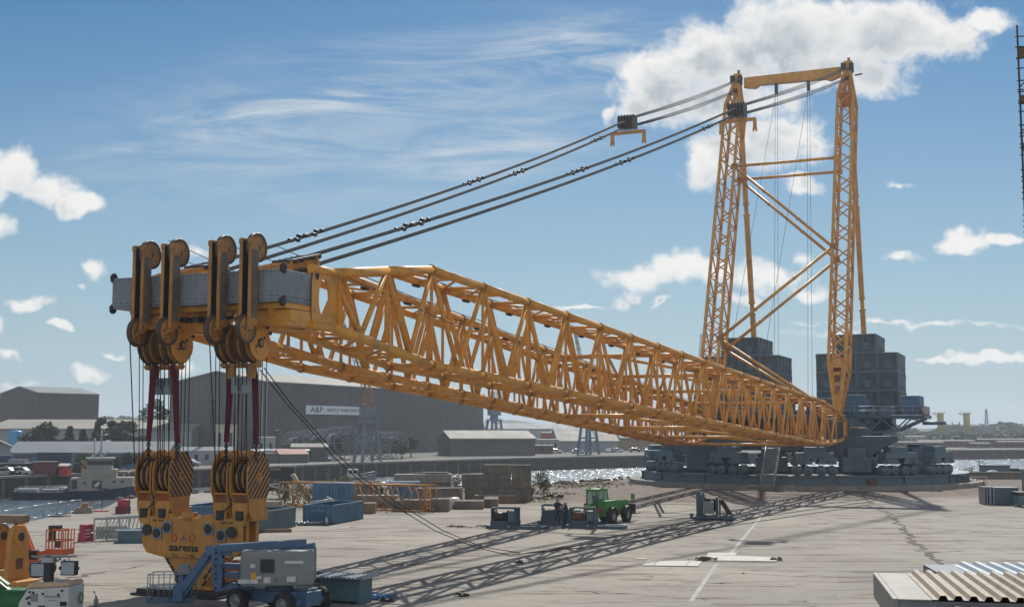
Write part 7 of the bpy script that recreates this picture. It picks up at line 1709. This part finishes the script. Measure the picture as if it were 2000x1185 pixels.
# wooded hills: a far-off wood that reads as one mass
HILL = mat('hill_ground', (.065, .08, .045), .95, 0, .4, .02, (.11, .10, .085), .5, .03)
def hill(name, pts, depth, foot):
    """pts: (px, py of the ridge) at distance foot+depth/2"""
    m = MB(); vs = []
    for px, py in pts:
        for f, k in ((0, 0), (.2, .45), (.5, 1.0), (1, .6)):
            d = foot + depth * f; dr = foot + depth * .5; top = zpy(py, dr) + .5; p = fpx(px, d); vs.append((p.x, p.y, FZ - .2 + (top - FZ) * k))
    m.add(vs, [(4 * i + e, 4 * i + 4 + e, 4 * i + 5 + e, 4 * i + 1 + e) for i in range(len(pts) - 1) for e in range(3)], True); tag(m.build(name, HILL), kind='structure')
hill('wooded_hill', [(-200, 815), (100, 818), (190, 816), (260, 818), (340, 822), (420, 830), (500, 838)], 260, 760)
hill('far_hill', [(700, 838), (860, 832), (960, 822), (1000, 820), (1060, 828), (1120, 832), (1200, 836), (1300, 836), (1500, 836), (1700, 836), (1770, 838), (1830, 836), (1870, 831), (1900, 828), (1940, 836), (2000, 834), (2100, 834), (2300, 830)], 700, 1350)
hill('river_hill', [(1680, 872), (1760, 862), (1800, 858), (1850, 856), (1900, 853), (1960, 850), (2020, 848), (2150, 844)], 200, 640)
m = MB(); rr = random.Random(77)
def wood(m, x0, x1, yfun, d0, d1, n, s, seed):
    r_ = random.Random(seed)
    for i in range(n):
        px = r_.uniform(x0, x1); d = r_.uniform(d0, d1); z = zpy(yfun(px), d) * r_.uniform(.86, 1.0) ; q = s * r_.uniform(.6, 1.4); p = fpx(px, d)
        for k in range(26):
            a, b = r_.uniform(0, 6.28), r_.uniform(-1, 1); e = q * r_.random() ** .33; c = (p.x + math.cos(a) * e * math.sqrt(1 - b * b), p.y + math.sin(a) * e * math.sqrt(1 - b * b), z - q * .6 + b * e * .8); leaves(m, c, (.2, .2, .2), 1, q * .3, r_)
def yr(px): return 836 + 8 * math.sin(px * .06) * .4 + 6 * math.sin(px * .021 + 1) - (6 if 1840 < px < 1920 else 0)
wood(m, 1690, 2080, yr, 900, 1250, 420, 8, 1); wood(m, 1740, 2080, lambda p: 851 + 3 * math.sin(p * .1), 600, 700, 300, 5, 2); wood(m, 1740, 2080, lambda p: 866 + 2 * math.sin(p * .13), 540, 590, 160, 3, 5); wood(m, 1000, 1700, lambda p: 834 + 2 * math.sin(p * .05), 1300, 1500, 160, 7, 3)
tag(m.build('far_wood', BROADD), kind='stuff')
m = MB(); wood(m, 140, 420, lambda p: 815 + 3 * math.sin(p * .2) + max(0, (p - 300) * .06), 800, 900, 260, 4.5, 4); tag(m.build('hilltop_wood', BROAD), kind='stuff')
# right bank: quay line, low sheds, foundations
DULL = mat('dull_brown_wall', (.09, .075, .065), .85, 0, .2, .2); DULR = mat('dull_red_wall', (.12, .06, .05), .85, 0, .2, .2); DROOF = mat('dark_roof', (.11, .11, .115), .8, 0, .2, .2)
for (px, d, w_, dep, h, l_, wm) in ((1800, 500, 18, 6, 2.2, 'long low grey shed on the far bank right of the crane', DULL), (1850, 520, 24, 8, 2.6, 'low brown shed row under the left yellow column', DULR), (1905, 530, 20, 8, 2.2, 'wide low shed under the right yellow column', DULL), (1962, 520, 22, 8, 3.2, 'grey flat shed on the right bank under the thin mast', CLADG), (1988, 500, 16, 6, 2.4, 'dark red low store at the right edge of the far bank', DULR), (1915, 497, 8, 5, 1.8, 'small pale hut on the far bank above the water', CLADG), (1790, 600, 10, 8, 4, 'pale house just right of the crane deck', CLADW)): boxshed(px, d, w_, dep, h, l_, wm, DROOF, .5, 'bank_shed', 0)
TP = mat('foundation_yellow', (.42, .36, .06), .6, 0, .06, .3)
for i, px in enumerate((1838, 1889)):
    d = 720; t = thing('foundation_column', ['yellow wind turbine foundation column on the far bank, the left one', 'yellow wind turbine foundation column on the far bank, the right one'][i], 'column', fpx(px, d), 0, 'yellow foundation columns on the far bank'); zt = zpy(806, d) - FZ; zb = zpy(845, d) - FZ
    m = MB(); m.tube((0, 0, zb), (.0, 0, zt), 1.95, 1.75, 20); m.build('column', TP, t); m = MB(); m.tube((0, 0, 0), (0, 0, zb - 1), 2.2, 2.2, 20); m.tube((0, 0, zb - 1), (0, 0, zb), 2.6, 2.6, 20); m.build('foot', GREYP, t); m = MB(); m.b(-4.2, 2.2, -2.0, 2.0, zt - .5, zt - .1)
    for x in (-4, -2.5, -1, .5, 2): m.tube((x, -2, zt), (x, -2, zt + 1.2), .12, n=5)
    m.beam((-4.0, 0, zt - .6), (-1.8, 0, zt - 1.8), .3, .3); m.build('platform', TP, t)
t = thing('radio_mast', 'thin lattice radio mast on the hills at the far right', 'mast', fpx(1928, 900)); m = MB(); lattice(m, (0, 0, 0), (0, 0, zpy(797, 900)), 3.0, .8, 12, .22); m.build('lattice', GREYP, t)
t = thing('church_spire', 'small pointed church spire on the far right hill', 'spire', fpx(1861, 1100)); m = MB(); m.b(-2, 2, -2, 2, 0, zpy(834, 1100)); m.lathe([(2.4, 0), (.05, zpy(822, 1100) - zpy(834, 1100))], (0, 0, zpy(834, 1100)), Z, 8, False); m.build('spire', GREYP, t)
rr = random.Random(15)
for i in range(8):
    px = rr.uniform(960, 1110); d = rr.uniform(560, 900); boxshed(px, d, rr.uniform(8, 14), 8, rr.uniform(4, 6), 'tiny far house in the haze beyond the blue dock crane', CLADW if i % 2 else RUST, ROOFG, 2.5, 'far_house', rr.uniform(-30, 30), True, 'house')
for o in COL.objects:
    if o.name.startswith('far_house') and o.parent is None: o['group'] = 'tiny far houses in the haze'
t = hall('grey_arch_hall', 'pale grey low hall with curved roof in the haze behind the blue crane', fpx(950, 620), (1, .1, 0), 55, 30, zpy(838, 620), zpy(831, 620) + 1, CLADW, ROOFG, 'hall', 5)

# ================================================================ THE AIR
hz = bpy.data.materials.new('haze_air'); hz.use_nodes = True; t = NT(hz.node_tree)
for n in list(t.n):
    if n.type == 'BSDF_PRINCIPLED': t.n.remove(n)
pv = t.node('ShaderNodeVolumePrincipled'); pv.inputs['Color'].default_value = (.82, .9, 1.0, 1); pv.inputs['Density'].default_value = HAZE; pv.inputs['Anisotropy'].default_value = .35
t.l.new(pv.outputs[0], t.n['Material Output'].inputs['Volume'])
m = MB(); m.b(-1600, 1600, -80, 3100, -9.5, 64); tag(m.build('haze', hz), kind='stuff')
